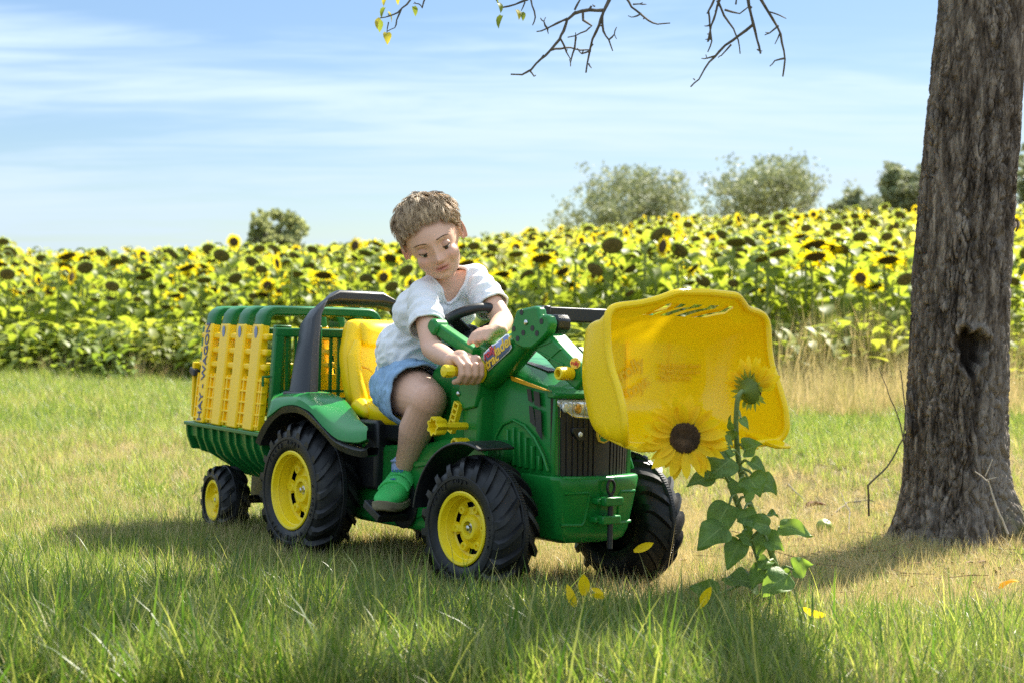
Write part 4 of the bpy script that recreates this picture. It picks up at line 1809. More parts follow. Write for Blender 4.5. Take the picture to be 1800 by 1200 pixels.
# ---- loader arms
LY = (-.160, -.102)
arm_objs = []
for s in (1, -1):
    a_, b_ = (LY[0] * s, LY[1] * s)
    mm = MB()
    # tower post
    mm.prism(ol([(812, 786), (838, 790), (846, 640), (835, 640), (806, 645)], -.16), a_ + s * .002, b_ - s * .002)
    tower = mm.build('loader_post', MAT['green'], T, bevel=.008, seg=3)
    mm = MB()
    mm.prism(ol([(808, 660), (815, 655), (846, 660), (842, 690), (836, 715), (814, 720), (806, 700)], -.164), a_ - s * .006, b_ + s * .004)
    mm.build('post_plate', MAT['green'], tower, bevel=.004)
    # boom tube
    p0 = Vector((.640, 0, .475))
    p1 = Vector((.800, 0, .575))
    mm = MB()
    yc = (a_ + b_) / 2
    q0 = Vector((.634, yc, .485))
    q1 = Vector((.800, yc, .578))
    d = (q1 - q0).normalized()
    nrm = Vector((-d.z, 0, d.x))
    rings = []
    for t_, w_, hh in ((0, .029, .036), (.06, .032, .039), (.5, .032, .037), (.9, .026, .029), (1.0, .020, .022)):
        c = q0.lerp(q1, t_)
        ring = []
        for k in range(16):
            an = 2 * PI * k / 16
            cu = math.copysign(abs(math.cos(an)) ** .62, math.cos(an))
            su = math.copysign(abs(math.sin(an)) ** .62, math.sin(an))
            ring.append(c + Vector((0, 1, 0)) * cu * w_ + nrm * su * hh)
        rings.append(ring)
    mm.loft(rings, close=True, cap0=True, cap1=True)
    boom = mm.build('loader_arm', MAT['green'], T, bevel=.004, sharp=45)
    # knuckle plate
    mm = MB()
    kn = ol([(910, 545), (940, 538), (948, 541), (951, 556), (958, 552), (966, 556), (969, 568), (966, 584), (956, 596), (936, 613), (922, 613), (908, 606), (899, 590), (902, 572)], -.163)
    mm.prism(kn, a_ - s * .007, a_ + s * .016)
    mm.build('knuckle_plate', MAT['green'], boom, bevel=.005, seg=2)
    mm = MB()
    for px, py in ((917, 549), (952, 565), (936, 577), (944, 586), (903, 578), (920, 585), (910, 595)):
        p = U(px, py, 1, -.167)
        mm.lathe([(0, .0062), (-.0008, .0062)], origin=(p[0], a_ - s * .0071, p[2]), n=14)
        mm.disc((p[0], a_ - s * .0078, p[2]), .0062, n=14)
    mm.build('plate_hole_shade', MAT['black'], boom)  # black discs laid on the plate imitate the shade in its holes
    p = U(925, 567, 1, -.167)
    mm = MB()
    mm.ell((p[0], a_ - s * .0075, p[2]), (.0062, .004, .0062))
    p = U(806, 691, 1, -.167)
    mm.ell((p[0], a_ - s * .0075, p[2]), (.0058, .004, .0058))
    mm.build('plate_screw', MAT['steel'], boom)
    # forearm down to the bucket
    mm = MB()
    mm.prism(ol([(930, 612), (962, 585), (1002, 628), (1022, 640), (1024, 668), (1010, 686), (990, 668), (958, 632), (940, 618)], -.158), a_ + s * .004, b_ - s * .006)
    fo = mm.build('loader_forearm', MAT['green'], T, bevel=.006, seg=2)
    mm = MB()
    for qa, qb in (((945, 618), (990, 640)), ((962, 632), (985, 612)), ((938, 612), (968, 600))):
        pa, pb = U(*qa, 1, -.158), U(*qb, 1, -.158)
        mm.beam((pa[0], a_ + s * .0035, pa[2]), (pb[0], a_ + s * .0035, pb[2]), .003, .004, up=(0, 1, 0))
    mm.build('forearm_rib', MAT['green'], fo)
    # yellow sockets
    for px, py, yy0 in ((1004, 656, -.158), (820, 779, -.158)):
        mm = MB()
        p = U(px, py, 1, yy0)
        mm.lathe([(0, .0135), (-.034, .0135), (-.036, .012), (-.036, .0085), (-.006, .008)], origin=(p[0], 0, p[2]), n=20)
        k0 = len(mm.v) - 5 * 20
        for i in range(k0, len(mm.v)):
            mm.v[i] = (mm.v[i][0], s * (mm.v[i][1] + yy0), mm.v[i][2])
        for j in range(4):
            kk = len(mm.v)
            mm.lathe([(-.008 - j * .006, .0145), (-.010 - j * .006, .0145)], origin=(p[0], yy0, p[2]), n=20)
            if s < 0:
                for i in range(kk, len(mm.v)):
                    mm.v[i] = (mm.v[i][0], -mm.v[i][1], mm.v[i][2])
        mm.build('pivot_socket', MAT['yellow_solid'], T)
    # black bracket and struts behind the knuckle
    mm = MB()
    br = ol([(968, 560), (974, 553), (982, 553), (987, 562), (986, 578), (978, 587), (968, 588)], -.12)
    mm.prism(br, s * -.128, s * -.092)
    mm.beam((.905, s * -.095, .545), (.995, s * -.095, .495), .018, .020)
    mm.beam((.915, s * -.060, .520), (.99, s * -.060, .480), .014, .014)
    mm.build('loader_strut', MAT['black'], T, bevel=.004)
    arm_objs.append((tower, boom, fo))
boom = arm_objs[0][1]
fo = arm_objs[0][2]
# cross bar between the knuckles
m = MB()
m.beam((.806, -.130, .621), (.806, .130, .621), .030, .032)
m.build('cross_bar', MAT['black'], T, bevel=.004)
m = MB()
for y in (-.112, .112):
    m.beam((.806, y - .008, .621), (.806, y + .008, .621), .034, .036)
m.build('bar_sleeve', MAT['black'], T, bevel=.003)
# grip lever on the near arm: flange and handle
m = MB()
GX, GZ = .648, .492
m.lathe([(-.160, .010), (-.163, .026), (-.169, .027), (-.172, .022), (-.174, .012)], origin=(GX, 0, GZ), n=28)
m.lathe([(-.172, .0115), (-.236, .0115), (-.240, .0145), (-.256, .0150), (-.262, .0125), (-.264, .0005)], origin=(GX, 0, GZ), n=10)
m.build('lever_grip', MAT['yellow_solid'], T, sharp=30)
# second lever
m = MB()
pa = Vector(U(772, 577, 1, -.135))
pb = Vector(U(838, 622, 1, -.125))
m.beam(pa, pb, .030, .030, up=(0, 1, 0))
m.tube([pa + Vector((0, -.022, .002)), pa + Vector((0, .016, .002))], .020, 14)
m.build('tip_lever', MAT['green'], T, bevel=.006, seg=3)
# locking bolt with scalloped knob
p = U(800, 748, 1, -.19)
m = MB()
KX, KZ = p[0], p[2]
m.tube([(KX, -.150, KZ), (KX, -.225, KZ)], .0085, 6)
ring0, ring1, ring2, ring3 = [], [], [], []
for k in range(40):
    t_ = 2 * PI * k / 40
    rr = .0195 + .0028 * math.cos(7 * t_)
    c_, s_ = math.cos(t_), math.sin(t_)
    ring0.append((KX + rr * .75 * c_, -.220, KZ + rr * .75 * s_))
    ring1.append((KX + rr * c_, -.228, KZ + rr * s_))
    ring2.append((KX + rr * c_, -.252, KZ + rr * s_))
    ring3.append((KX + (rr - .004) * c_, -.252, KZ + (rr - .004) * s_))
ring4 = [(KX + .012 * math.cos(2 * PI * k / 40), -.236, KZ + .012 * math.sin(2 * PI * k / 40)) for k in range(40)]
m.loft([ring0, ring1, ring2, ring3, ring4], close=True, cap0=True, cap1=True)
m.build('locking_knob', MAT['yellow_solid'], T, sharp=40)
m = MB()
pa, pb = U(793, 757, 1, -.168), U(806, 708, 1, -.168)
a3, b3 = Vector((pa[0], -.168, pa[2])), Vector((pb[0], -.168, pb[2]))
d = (b3 - a3).normalized()
nn = Vector((d.z, 0, -d.x))
for sgn in (-1, 1):
    m.beam(a3 + nn * .0085 * sgn, b3 + nn * .0085 * sgn, .012, .004, up=(1, 0, 0))
for k in range(6):
    c = a3.lerp(b3, k / 5)
    m.beam(c - nn * .0095, c + nn * .0095, .012, .004, up=d)
m.build('hole_strip', MAT['yellow_solid'], T)
# pedals
for s in (-1, 1):
    m = MB()
    m.tube([(.315, s * .12, .150), (.315, s * .225, .150)], .008, 10)
    m.box((.315, s * .185, .152), (.075, .085, .020), rot=Matrix.Rotation(R(25), 3, 'Y'))
    m.build('pedal', MAT['black'], T, bevel=.003)
m = MB()
m.lathe([(-.129, .055), (-.136, .058), (-.140, .050), (-.140, .001)], origin=(.315, 0, .165), n=30)
m.build('crank_disc', MAT['black'], T)

# print on the loader arm
bd = (Vector((.812, 0, .585)) - Vector((.634, 0, .485))).normalized()
bn = Vector((-bd.z, 0, bd.x))
bc = Vector((.716, -.131 - .0335, .531))
m = MB()
pts2 = [(-.050, -.016), (.040, -.013), (.050, -.010), (.053, .022), (.044, .026), (-.002, .027), (-.010, .030), (-.046, .028), (-.056, .010)]
vs = [bc + bd * a + bn * b for a, b in pts2]
m.add(vs, [tuple(range(len(vs)))])
m.build('arm_sticker', MAT['white'], boom, solid=.0006)
m = MB()
vs = [bc + Vector((0, -.0005, 0)) + bd * a * .94 + bn * (b * .88 + .0006) for a, b in pts2]
m.add(vs, [tuple(range(len(vs)))])
m.build('sticker_field', MAT['blue_grey'], boom, solid=.0004)
lettering('rolly', .025, MAT['red_print'], boom, bc + Vector((0, -.0016, 0)) - bd * .024 + bn * .0185, bd, bn, shear=.15, bold=.0006)
lettering('trac', .032, MAT['gold_print'], boom, bc + Vector((0, -.0016, 0)) - bd * .024 + bn * (-.002), bd, bn, shear=.15, bold=.0008)
lettering('lader', .034, MAT['gold_print'], boom, bc + Vector((0, -.0016, 0)) + bd * .026 + bn * .008, bd, bn, shear=.15, bold=.0008)
p = U(1011, 638, 1, -.158)
m = MB()
m.lathe([(-.1572, .0148), (-.1578, .0148)], origin=(0, 0, 0), n=28)
m.disc((0, -.1579, 0), .0148, n=28)
m.xform(Matrix.Translation((p[0], 0, p[2])) @ Matrix.Diagonal((1.15, 1, .78, 1)))
m.build('oval_sticker', MAT['gold_print'], fo)
lettering('rolly', .014, MAT['red_print'], fo, (p[0], -.1588, p[2]), (1, 0, -.1), (0, 0, 1))

# ---- bucket
RIMP = [(1.196, 0, .668), (1.196, .085, .665), (1.180, .118, .650), (1.160, .150, .640), (1.149, .196, .634), (1.147, .216, .628), (1.148, .226, .612), (1.152, .227, .560), (1.162, .227, .520),
        (1.185, .227, .478), (1.203, .227, .435), (1.209, .226, .395), (1.204, .222, .376), (1.196, .212, .366), (1.200, .150, .362), (1.206, 0, .361)]


def dense(pts, n):
    pts = np.array(pts, float)
    d = np.r_[0, np.cumsum(np.linalg.norm(np.diff(pts, axis=0), axis=1))]
    t = np.linspace(0, d[-1], n)
    o = np.stack([np.interp(t, d, pts[:, i]) for i in range(3)], 1)
    for _ in range(3):
        q = o.copy()
        q[1:-1] = (o[:-2] + 2 * o[1:-1] + o[2:]) / 4
        o = q
    return o


half = dense(RIMP, 121)
oth = half[::-1].copy()
oth[:, 1] *= -1
rim = np.vstack([half[:-1], oth[:-1]])            # closed loop, starts top centre, runs +y, bottom, -y
NB = len(rim)
yy, zz, xx = rim[:, 1], rim[:, 2], rim[:, 0]
zc = .505
# matching outline of the floor of the bowl
ang = np.arctan2((zz - zc) / .15, yy / .25)
ct, stt = np.cos(ang), np.sin(ang)
by = .168 * np.sign(ct) * np.abs(ct) ** .5
bz = .500 + .062 * np.sign(stt) * np.abs(stt) ** .6
bxx = np.full(NB, 1.024)
levels = np.linspace(0, 1, 26)
rings = []
for t in levels:
    g = t ** 1.9                                # lateral closing
    e = 1 - (1 - t) ** 1.55                     # depth
    top = np.clip((zz - .600) / .04, 0, 1)
    # the upper band stands almost upright below the lip
    gy = g
    y_ = yy * (1 - gy) + by * gy
    z_ = zz * (1 - g) + bz * g
    z_ = z_ - top * .030 * np.clip(t / .12, 0, 1) * (1 - g)
    x_ = xx * (1 - e) + bxx * e
    x_ = x_ + top * np.clip(1 - t / .16, 0, 1) * .0 - top * .012 * np.clip(t / .10, 0, 1) * (1 - e)
    rings.append(np.stack([x_, y_, z_], 1))
for k in range(1, 6):
    s_ = 1 - k / 5.0
    rings.append(np.stack([bxx - .002 * (1 - s_), by * s_, .5 + (bz - .5) * s_], 1))
# extra fine rings near the lip for the slots
fine = [rings[0]]
for i in range(4):
    for q in (.25, .5, .75, 1.0):
        fine.append(rings[i] * (1 - q) + rings[i + 1] * q)
rings = fine + rings[5:]
vs = [tuple(p) for rg in rings for p in rg]
fs = []
for i in range(len(rings) - 1):
    for k in range(NB):
        k2 = (k + 1) % NB
        fs.append((i * NB + k, i * NB + k2, (i + 1) * NB + k2, (i + 1) * NB + k))
m = MB()
m.add(vs, fs)
bucket = m.build('loader_bucket', MAT['yellow'], T, sharp=0, solid=.005, fix=False)
cut = MB()
for y, w0, w1 in ((-.094, .010, .017), (-.047, .0125, .0125), (-.001, .0125, .0125), (.044, .0125, .0125), (.086, .013, .008)):
    cut.prism([(y - w0 - .011, .6205), (y + w0 - .011, .6205), (y + w1 * .9 + .011, .6440), (y - w1 * .9 + .011, .6440)] if y > -.08 else [(y - .022, .6205), (y + .012, .6205), (y + .026, .6440), (y + .010, .6400)], 1.08, 1.26, axis=0)
cutter = cut.build('slot_cutter', None, T, sharp=0)
bo = bucket.modifiers.new('slots', 'BOOLEAN')
bo.object = cutter
bo.operation = 'DIFFERENCE'
bo.solver = 'EXACT'
bpy.context.view_layer.update()
me_ = bpy.data.meshes.new_from_object(bucket.evaluated_get(bpy.context.evaluated_depsgraph_get()))
bucket.modifiers.clear()
bucket.data = me_
me_.set_sharp_from_angle(angle=R(50))
bpy.data.objects.remove(cutter)
# keep the inner skin only: the bucket is one thin translucent sheet
from mathutils.kdtree import KDTree
kd = KDTree(len(vs))
nv = [None] * len(vs)
for q in range(len(rings)):
    for k in range(NB):
        i_ = q * NB + k
        qa, qb = min(q + 1, len(rings) - 1), max(q - 1, 0)
        du = Vector(rings[q][(k + 1) % NB]) - Vector(rings[q][k - 1])
        dv = Vector(rings[qa][k]) - Vector(rings[qb][k])
        nv[i_] = du.cross(dv)
        kd.insert(vs[i_], i_)
kd.balance()
import bmesh
bm = bmesh.new()
bm.from_mesh(me_)
drop = []
for f in bm.faces:
    c_ = f.calc_center_median()
    co_, i_, d_ = kd.find(c_)
    if (c_ - co_).dot(nv[i_]) < 0:
        drop.append(f)
bmesh.ops.delete(bm, geom=drop, context='FACES')
bm.to_mesh(me_)
bm.free()
m = MB()
m.tube([tuple(p) for p in rim] + [tuple(rim[0])], .0082, 10, cap=False)
m.build('bucket_rim', MAT['yellow'], bucket)
m = MB()
for y in (-.190, -.095, 0, .095, .190):
    rg = []
    for x, hw, z0, hh in ((1.150, .026, .376, .012), (1.195, .026, .365, .012), (1.232, .021, .357, .009), (1.243, .015, .356, .005)):
        rg.append([(x, y - hw, z0 - hh * .5), (x, y + hw, z0 - hh * .5), (x, y + hw, z0 + hh * .5), (x, y - hw, z0 + hh * .5)])
    m.loft(rg, close=True, cap0=True, cap1=True)
m.build('bucket_tooth', MAT['yellow'], bucket, bevel=.004, seg=2)
m = MB()
for y in (-.06, .06):
    m.beam((1.016, y, .57), (1.016, y, .45), .012, .006, up=(1, 0, 0))
m.build('bucket_bracket', MAT['yellow'], bucket)
# moulded wording on the floor of the bowl
tx = Vector((0, 1, 0))
tz = Vector((0, 0, 1))
p = U(1108, 656, 0, 1.026)
lettering('rolly', .040, MAT['yellow_letter'], bucket, (1.0290, p[1], p[2] + .010), Vector((0, .88, .45)), Vector((0, -.45, .88)), bold=.0008)
lettering('toys', .040, MAT['yellow_letter'], bucket, (1.0290, p[1] + .020, p[2] - .026), Vector((0, .88, .45)), Vector((0, -.45, .88)), bold=.0008)
p = U(1195, 652, 0, 1.026)
for i, tt in enumerate(('Franz Schneider GmbH', 'D 96465 Neustadt bei', 'Made in Germany')):
    me_off = -.012 if i == 2 else 0
    lettering(tt, .0125, MAT['yellow_letter'], bucket, (1.0290, p[1] + me_off, p[2] + .012 - .0125 * i), tx, tz, bold=.0003)
# ================================================================== HAY WAGON
H = thing('toy_hay_wagon', 'green and yellow toy hay wagon with slatted sides hitched behind the tractor', 'toy trailer', to_matrix(MWG, OWG))
TRW = wheel_parts(.097, .078, .0545, .040, 14, .014, lugh=.009)
w = add_wheel(H, TRW, (0, -.168, .097), spin=.3)
w = add_wheel(H, TRW, (0, .168, .097), flip=True, spin=.1)
m = MB()
m.tube([(0, -.16, .097), (0, .16, .097)], .012, 12)
m.prism([(-.05, .095), (-.04, .175), (.06, .175), (.05, .095)], -.075, .075)
m.beam((.0, 0, .15), (.50, 0, .165), .05, .035)
m.build('axle_frame', MAT['black'], H, bevel=.004)
# tub: hull profile in (y, z), tapering up at the ends
X0, X1 = -.200, .372


def hull_ring(x):
    e = float(sstep(.0, 1.0, np.clip((X0 + .22 - x) / .22, 0, 1)))
    zb = .170 + .050 * e
    return [(x, -.208, .302), (x, -.205, .268), (x, -.190, .235 + .02 * e), (x, -.130, zb + .012), (x, -.10, zb), (x, .10, zb), (x, .130, zb + .012), (x, .190, .235 + .02 * e), (x, .205, .268), (x, .208, .302)]


m = MB()
xs_ = np.linspace(X0, X1, 16)
m.loft([hull_ring(x) for x in xs_], close=True, cap0=True, cap1=True)
tub = m.build('wagon_tub', MAT['green_dark'], H, sharp=28)
m = MB()
for s in (-1, 1):
    m.box(((X0 + X1) / 2, s * .212, .3035), (X1 - X0 + .012, .022, .010))
for x in (X0, X1):
    m.box((x, 0, .3035), (.012, .42, .010))
m.build('tub_flange', MAT['green_dark'], tub, bevel=.002)
for s in (-1, 1):
    for x in (-.198, -.118, -.062, .006, .062, .132, .186, .256, .310, .366):
        m = MB()
        a = hull_ring(x)
        rg0, rg1 = [], []
        for (xx_, y, z) in a[:5]:
            rg0.append((x - .006, -s * y * 1.0, z))
            rg1.append((x + .006, -s * y * 1.0, z))
        out0 = [(x - .006, s * -(-.2175), .299), (x - .006, s * .214, .266), (x - .006, s * .199, .229), (x - .006, s * .134, rg0[3][2] - .008), (x - .006, s * .10, rg0[4][2] - .004)]
        out1 = [(x + .006, p[1], p[2]) for p in out0]
        rg0 = [(p[0], -s * a[i][1], p[2]) for i, p in enumerate(rg0)]
        m.loft([rg0, out0, out1, rg1], close=False)
        m.build('tub_rib', MAT['green_dark'], tub, bevel=.0015)
# side grilles (posts leaning inwards), mirrored


def side_y(z):
    return .205 - (z - .305) * .115


POST_X = (-.105, .022, .144, .262)
for s in (-1, 1):
    for i, x in enumerate(POST_X):
        rg = []
        for z in (.309, .36, .42, .50, .593):
            y = side_y(z)
            sh = -.024 * (z - .309) / .284
            rg.append([(x - .033 + sh, s * (y - .016), z), (x + .033 + sh, s * (y - .016), z), (x + .033 + sh, s * (y + .010), z), (x - .033 + sh, s * (y + .010), z)])
        m = MB()
        m.loft(rg, close=True, cap0=True, cap1=True)
        post = m.build('side_post', MAT['yellow_opaque'], H, bevel=.005, seg=2)
        if s < 0:
            sh = -.024 * .9
            yy_ = -(side_y(.568) + .0112)
            if i > 0:
                m = MB()
                m.ell((x + sh, yy_, .570), (.011, .0012, .017), nu=20, nv=6)
                m.build('blue_dot', MAT['blue_grey'], post)
            else:
                zdir = Vector((-.024 / .284, .115, 1)).normalized()
                lettering('HAY - WAGON', .041, MAT['navy'], post, (x - .0095, -(side_y(.455) + .0112), .455), zdir, Vector((-1, 0, -.08)), bold=.0006)
    # lattice between posts: solid lower panel with a grid of ribs, open upper part with rungs
    yb = side_y(.38)
    m = MB()
    rg = []
    for x in (-.168, .326):
        rg.append([(x, s * (side_y(.310) - .012), .310), (x, s * (side_y(.310) - .004), .310), (x - .010, s * (side_y(.452) - .004), .452), (x - .010, s * (side_y(.452) - .012), .452)])
    m.loft(rg, close=True, cap0=True, cap1=True)
    panel = m.build('side_panel', MAT['yellow_opaque'], H)
    for z in (.322, .352, .382, .412, .442):
        m = MB()
        m.box((.079, s * (side_y(z) + .000), z), (.49, .012, .006))
        m.build('panel_rib', MAT['yellow_opaque'], panel, bevel=.0015)
    for x in (-.166, -.060, -.030, .066, .096, .190, .218, .306, .322):
        m = MB()
        m.beam((x, s * (side_y(.312) - .001), .312), (x - .010, s * (side_y(.45) - .001), .45), .008, .012, up=(0, 1, 0))
        m.build('panel_rib', MAT['yellow_opaque'], panel, bevel=.0015)
    for z in (.478, .518, .558):
        sh = -.024 * (z - .309) / .284
        m = MB()
        m.box((.079 + sh, s * (side_y(z) - .006), z), (.500, .020, .018))
        m.build('side_rung', MAT['yellow_opaque'], H, bevel=.005, seg=2)
# hoops
for i, x in enumerate(POST_X):
    x = x - .024
    yb = side_y(.593) - .004
    pts = [(x, -yb, .588), (x, -yb + .003, .606)]
    for a in np.radians([20, 45, 70, 90]):
        pts.append((x, -yb + .032 - .030 * math.cos(a), .604 + .026 * math.sin(a)))
    pts += [(x, -.06, .6305), (x, 0, .631)]
    pts = pts + [(x, -p[1], p[2]) for p in pts[::-1][1:]]
    rings = []
    for k, p in enumerate(pts):
        q0, q1 = Vector(pts[max(k - 1, 0)]), Vector(pts[min(k + 1, len(pts) - 1)])
        d = (q1 - q0).normalized()
        nn = Vector((0, -d.z, d.y))
        c = Vector(p)
        rings.append([c + Vector((-.034, 0, 0)) - nn * .011, c + Vector((.034, 0, 0)) - nn * .011, c + Vector((.034, 0, 0)) + nn * .009, c + Vector((.022, 0, 0)) + nn * .013, c + Vector((-.022, 0, 0)) + nn * .013, c + Vector((-.034, 0, 0)) + nn * .009])
    m = MB()
    m.loft(rings, close=True, cap0=True, cap1=True)
    m.build('hoop', MAT['green_dark'], H, bevel=.003, sharp=40)
# green gates front and back
for gxp, nm in ((.345, 'front_gate'), (-.186, 'rear_gate')):
    m = MB()
    for y in (-.172, .172):
        m.beam((gxp, y * 1.03, .305), (gxp, y * .95, .575), .026, .024, up=(1, 0, 0))
    m.beam((gxp, -.176, .572), (gxp, .176, .572), .026, .024, up=(0, 0, 1))
    for y in (-.070, .070):
        m.beam((gxp + .003, y, .305), (gxp + .003, y, .592), .030, .050, up=(0, 1, 0))
    gate = m.build(nm, MAT['green_dark'], H, bevel=.004)
    for y in (-.140, -.115, -.012, .012, .115, .140):
        m = MB()
        m.beam((gxp, y, .310), (gxp, y, .570), .008, .008, up=(1, 0, 0))
        m.build('gate_bar', MAT['green_dark'], gate)
    for z in (.345, .372, .398, .418):
        m = MB()
        m.box((gxp, 0, z), (.008, .345, .007))
        m.build('gate_bar', MAT['green_dark'], gate)
m = MB()
m.tube([(.345, -.205, .430), (.345, -.205, .455), (.345, -.185, .455)], .004, 8)
m.build('gate_hook', MAT['green_dark'], H)
m = MB()
m.box((-.205, -.02, .40), (.012, .36, .16))
m.build('tailgate', MAT['yellow_opaque'], H, bevel=.004)
m = MB()
m.prism([(-.225, .452), (-.215, .466), (-.185, .458), (-.180, .440), (-.200, .440)], -.205, -.185)
m.build('tailgate_latch', MAT['black'], H, bevel=.003)
# ================================================================== BOY
BOY = thing('person', 'small boy in white T-shirt and light blue shorts sitting on the toy tractor', 'person', to_matrix(MT, OT))


def remesh(mb, voxel, smooth_it, name, factor=.5):
    me = mb.mesh(name + '_src', smooth=False)
    o = bpy.data.objects.new(name + '_src', me)
    col.objects.link(o)
    r = o.modifiers.new('r', 'REMESH')
    r.mode = 'VOXEL'
    r.voxel_size = voxel
    if smooth_it:
        s_ = o.modifiers.new('s', 'SMOOTH')
        s_.factor = factor
        s_.iterations = smooth_it
    bpy.context.view_layer.update()
    out_ = bpy.data.meshes.new_from_object(o.evaluated_get(bpy.context.evaluated_depsgraph_get()))
    bpy.data.objects.remove(o)
    bpy.data.meshes.remove(me)
    out_.name = name
    out_.polygons.foreach_set('use_smooth', [True] * len(out_.polygons))
    return out_


def getv(me):
    a = np.empty(len(me.vertices) * 3)
    me.vertices.foreach_get('co', a)
    return a.reshape(-1, 3)


def setv(me, a):
    me.vertices.foreach_set('co', a.ravel())
    me.update()


def getn(me):
    a = np.empty(len(me.vertices) * 3)
    me.vertices.foreach_get('normal', a)
    return a.reshape(-1, 3)


# ---- head frame (in tractor coordinates)
def wl(v):
    return MT.T @ np.asarray(v, float)


HC = U(762, 424, 1, -.085)
ph, pt, pyaw = R(23.0), R(18), R(-5)
uimg = np.array([-math.sin(ph), 0, math.cos(ph)])
toward = -np.array([(762 - 900) / FPX, 1, 0])
toward /= np.linalg.norm(toward)
up_h = math.cos(pt) * uimg + math.sin(pt) * toward
n_h = math.cos(pt) * toward - math.sin(pt) * uimg
up_h /= np.linalg.norm(up_h)
n_h = n_h - up_h * n_h.dot(up_h)
n_h /= np.linalg.norm(n_h)
r_h = np.cross(up_h, n_h)                          # image right = his left
c_, s_ = math.cos(pyaw), math.sin(pyaw)
n_h, r_h = n_h * c_ + r_h * s_, r_h * c_ - n_h * s_
HM = np.stack([wl(r_h), wl(up_h), wl(n_h)], 1)     # columns: X right of picture, Y up, Z face


def hp(x, y, z):
    return Vector(HC + HM @ np.array([x, y, z]))


HM3 = Matrix([[HM[i, j] for j in range(3)] for i in range(3)])

# ---- joints (tractor coordinates)
SH_R = Vector((.328, -.108, .668))
EL_R = Vector((.441, -.152, .540))
WR_R = Vector((.602, -.200, .512))
SH_L = Vector((.344, .034, .712))
EL_L = Vector((.468, .034, .610))
WR_L = Vector((.552, -.062, .570))
PEL = Vector((.212, -.014, .445))
BEL = Vector((.222, -.028, .550))
CHE = Vector((.275, -.038, .630))
NEK = Vector((.312, -.040, .692))
HIP_R, KN_R, AN_R = Vector((.215, -.078, .438)), Vector((.432, -.150, .418)), Vector((.302, -.128, .250))
HIP_L, KN_L, AN_L = Vector((.215, .06, .438)), Vector((.425, .140, .420)), Vector((.31, .135, .25))

b = MB()
# skull, jaw, neck
b.ell(hp(0, .020, -.016), (.0675, .080, .083), M=HM3, nu=40, nv=26)
b.ell(hp(0, .012, .012), (.0590, .066, .072), M=HM3, nu=36, nv=22)
b.ell(hp(0, -.030, .024), (.0510, .060, .058), M=HM3, nu=32, nv=20)
b.ell(hp(0, -.062, .045), (.0240, .024, .027), M=HM3, nu=20, nv=14)
for s in (-1, 1):
    b.ell(hp(s * .027, -.028, .049), (.025, .026, .026), M=HM3, nu=20, nv=14)
b.cap(hp(0, -.045, -.020), NEK + Vector((0, 0, .01)), .036, .038, n=20)
b.cap(NEK + Vector((0, 0, .012)), NEK - Vector((.02, 0, .03)), .040, .055, n=20)
# ears
for s in (-1, 1):
    E0 = Matrix.Rotation(s * R(-22), 3, 'Y')
    M_ = HM3 @ E0
    c0 = Vector((s * .0695, -.004, -.012))
    ringp = []
    for k in range(11):
        t = R(-120 + 24 * k)
        q = Vector((s * .004, .021 * math.sin(t) * -1 if False else .024 * math.cos(t + R(20)), .0135 * math.sin(t + R(20))))
        ringp.append(HM3 @ (c0 + E0 @ Vector((s * .006, q.y, -q.z * 1.0))) + Vector(HC))
    b.chain(ringp, [.0036] * 11, n=8)
    b.ell(HM3 @ (c0 + Vector((s * .001, 0, 0))) + Vector(HC), (.0036, .023, .0130), M=M_, nu=14, nv=10)
# torso
b.cap(PEL + Vector((0, .045, 0)), PEL + Vector((0, -.040, 0)), .068, .068, n=24)
b.chain([PEL, BEL, CHE], [.070, .065, .064], n=24)
b.cap(CHE + Vector((.015, .045, .01)), CHE + Vector((.015, -.045, .0)), .053, .053, n=24)
b.chain([SH_L, NEK - Vector((.01, 0, .02)), SH_R], [.032, .042, .032], n=20)
# arms
for SH, EL, WR in ((SH_R, EL_R, WR_R), (SH_L, EL_L, WR_L)):
    md = SH.lerp(EL, .45) + Vector((0, 0, .004))
    b.chain([SH, md, EL, EL.lerp(WR, .35) + Vector((0, 0, -.002)), WR], [.0290, .0285, .0250, .0250, .0178], n=18)
# legs
for HI, KN, AN in ((HIP_R, KN_R, AN_R), (HIP_L, KN_L, AN_L)):
    calf = KN.lerp(AN, .40) + Vector((-.010, 0, -.004))
    b.chain([HI, HI.lerp(KN, .5), KN, KN + (AN - KN) * .10, calf, KN.lerp(AN, .75), AN, AN + Vector((0, 0, -.03))], [.072, .062, .044, .042, .042, .031, .025, .025], n=20)
    b.ell(KN + Vector((.014, -.002, .006)), (.034, .036, .036))
# right hand: palm over the grip, four fingers curled round it, thumb along the top
gx_, gz_ = GX, GZ
b.cap(WR_R, Vector((.628, -.205, .516)), .019, .024, n=14)
b.cap(Vector((.625, -.186, .516)), Vector((.625, -.226, .514)), .0185, .0175, n=14)
for i, y in enumerate((-.179, -.196, -.213, -.229)):
    r = (.0088, .0092, .0090, .0078)[i]
    e = (.000, .003, .001, -.003)[i]
    pts = [Vector((.622, y, .520)), Vector((.650 + e, y, .5185)), Vector((.671 + e, y, .505)), Vector((.674 + e * .7, y - .001, .486)), Vector((.662, y - .001, .472)), Vector((.645, y - .001, .468))]
    b.chain(pts, [r * 1.15, r * 1.12, r * 1.04, r, r * .95, r * .85], n=10)
b.chain([Vector((.612, -.178, .512)), Vector((.632, -.164, .500)), Vector((.652, -.160, .490)) + Vector((0, -.018, .030)), Vector((.668, -.186, .520))], [.014, .0115, .0100, .0085], n=10)
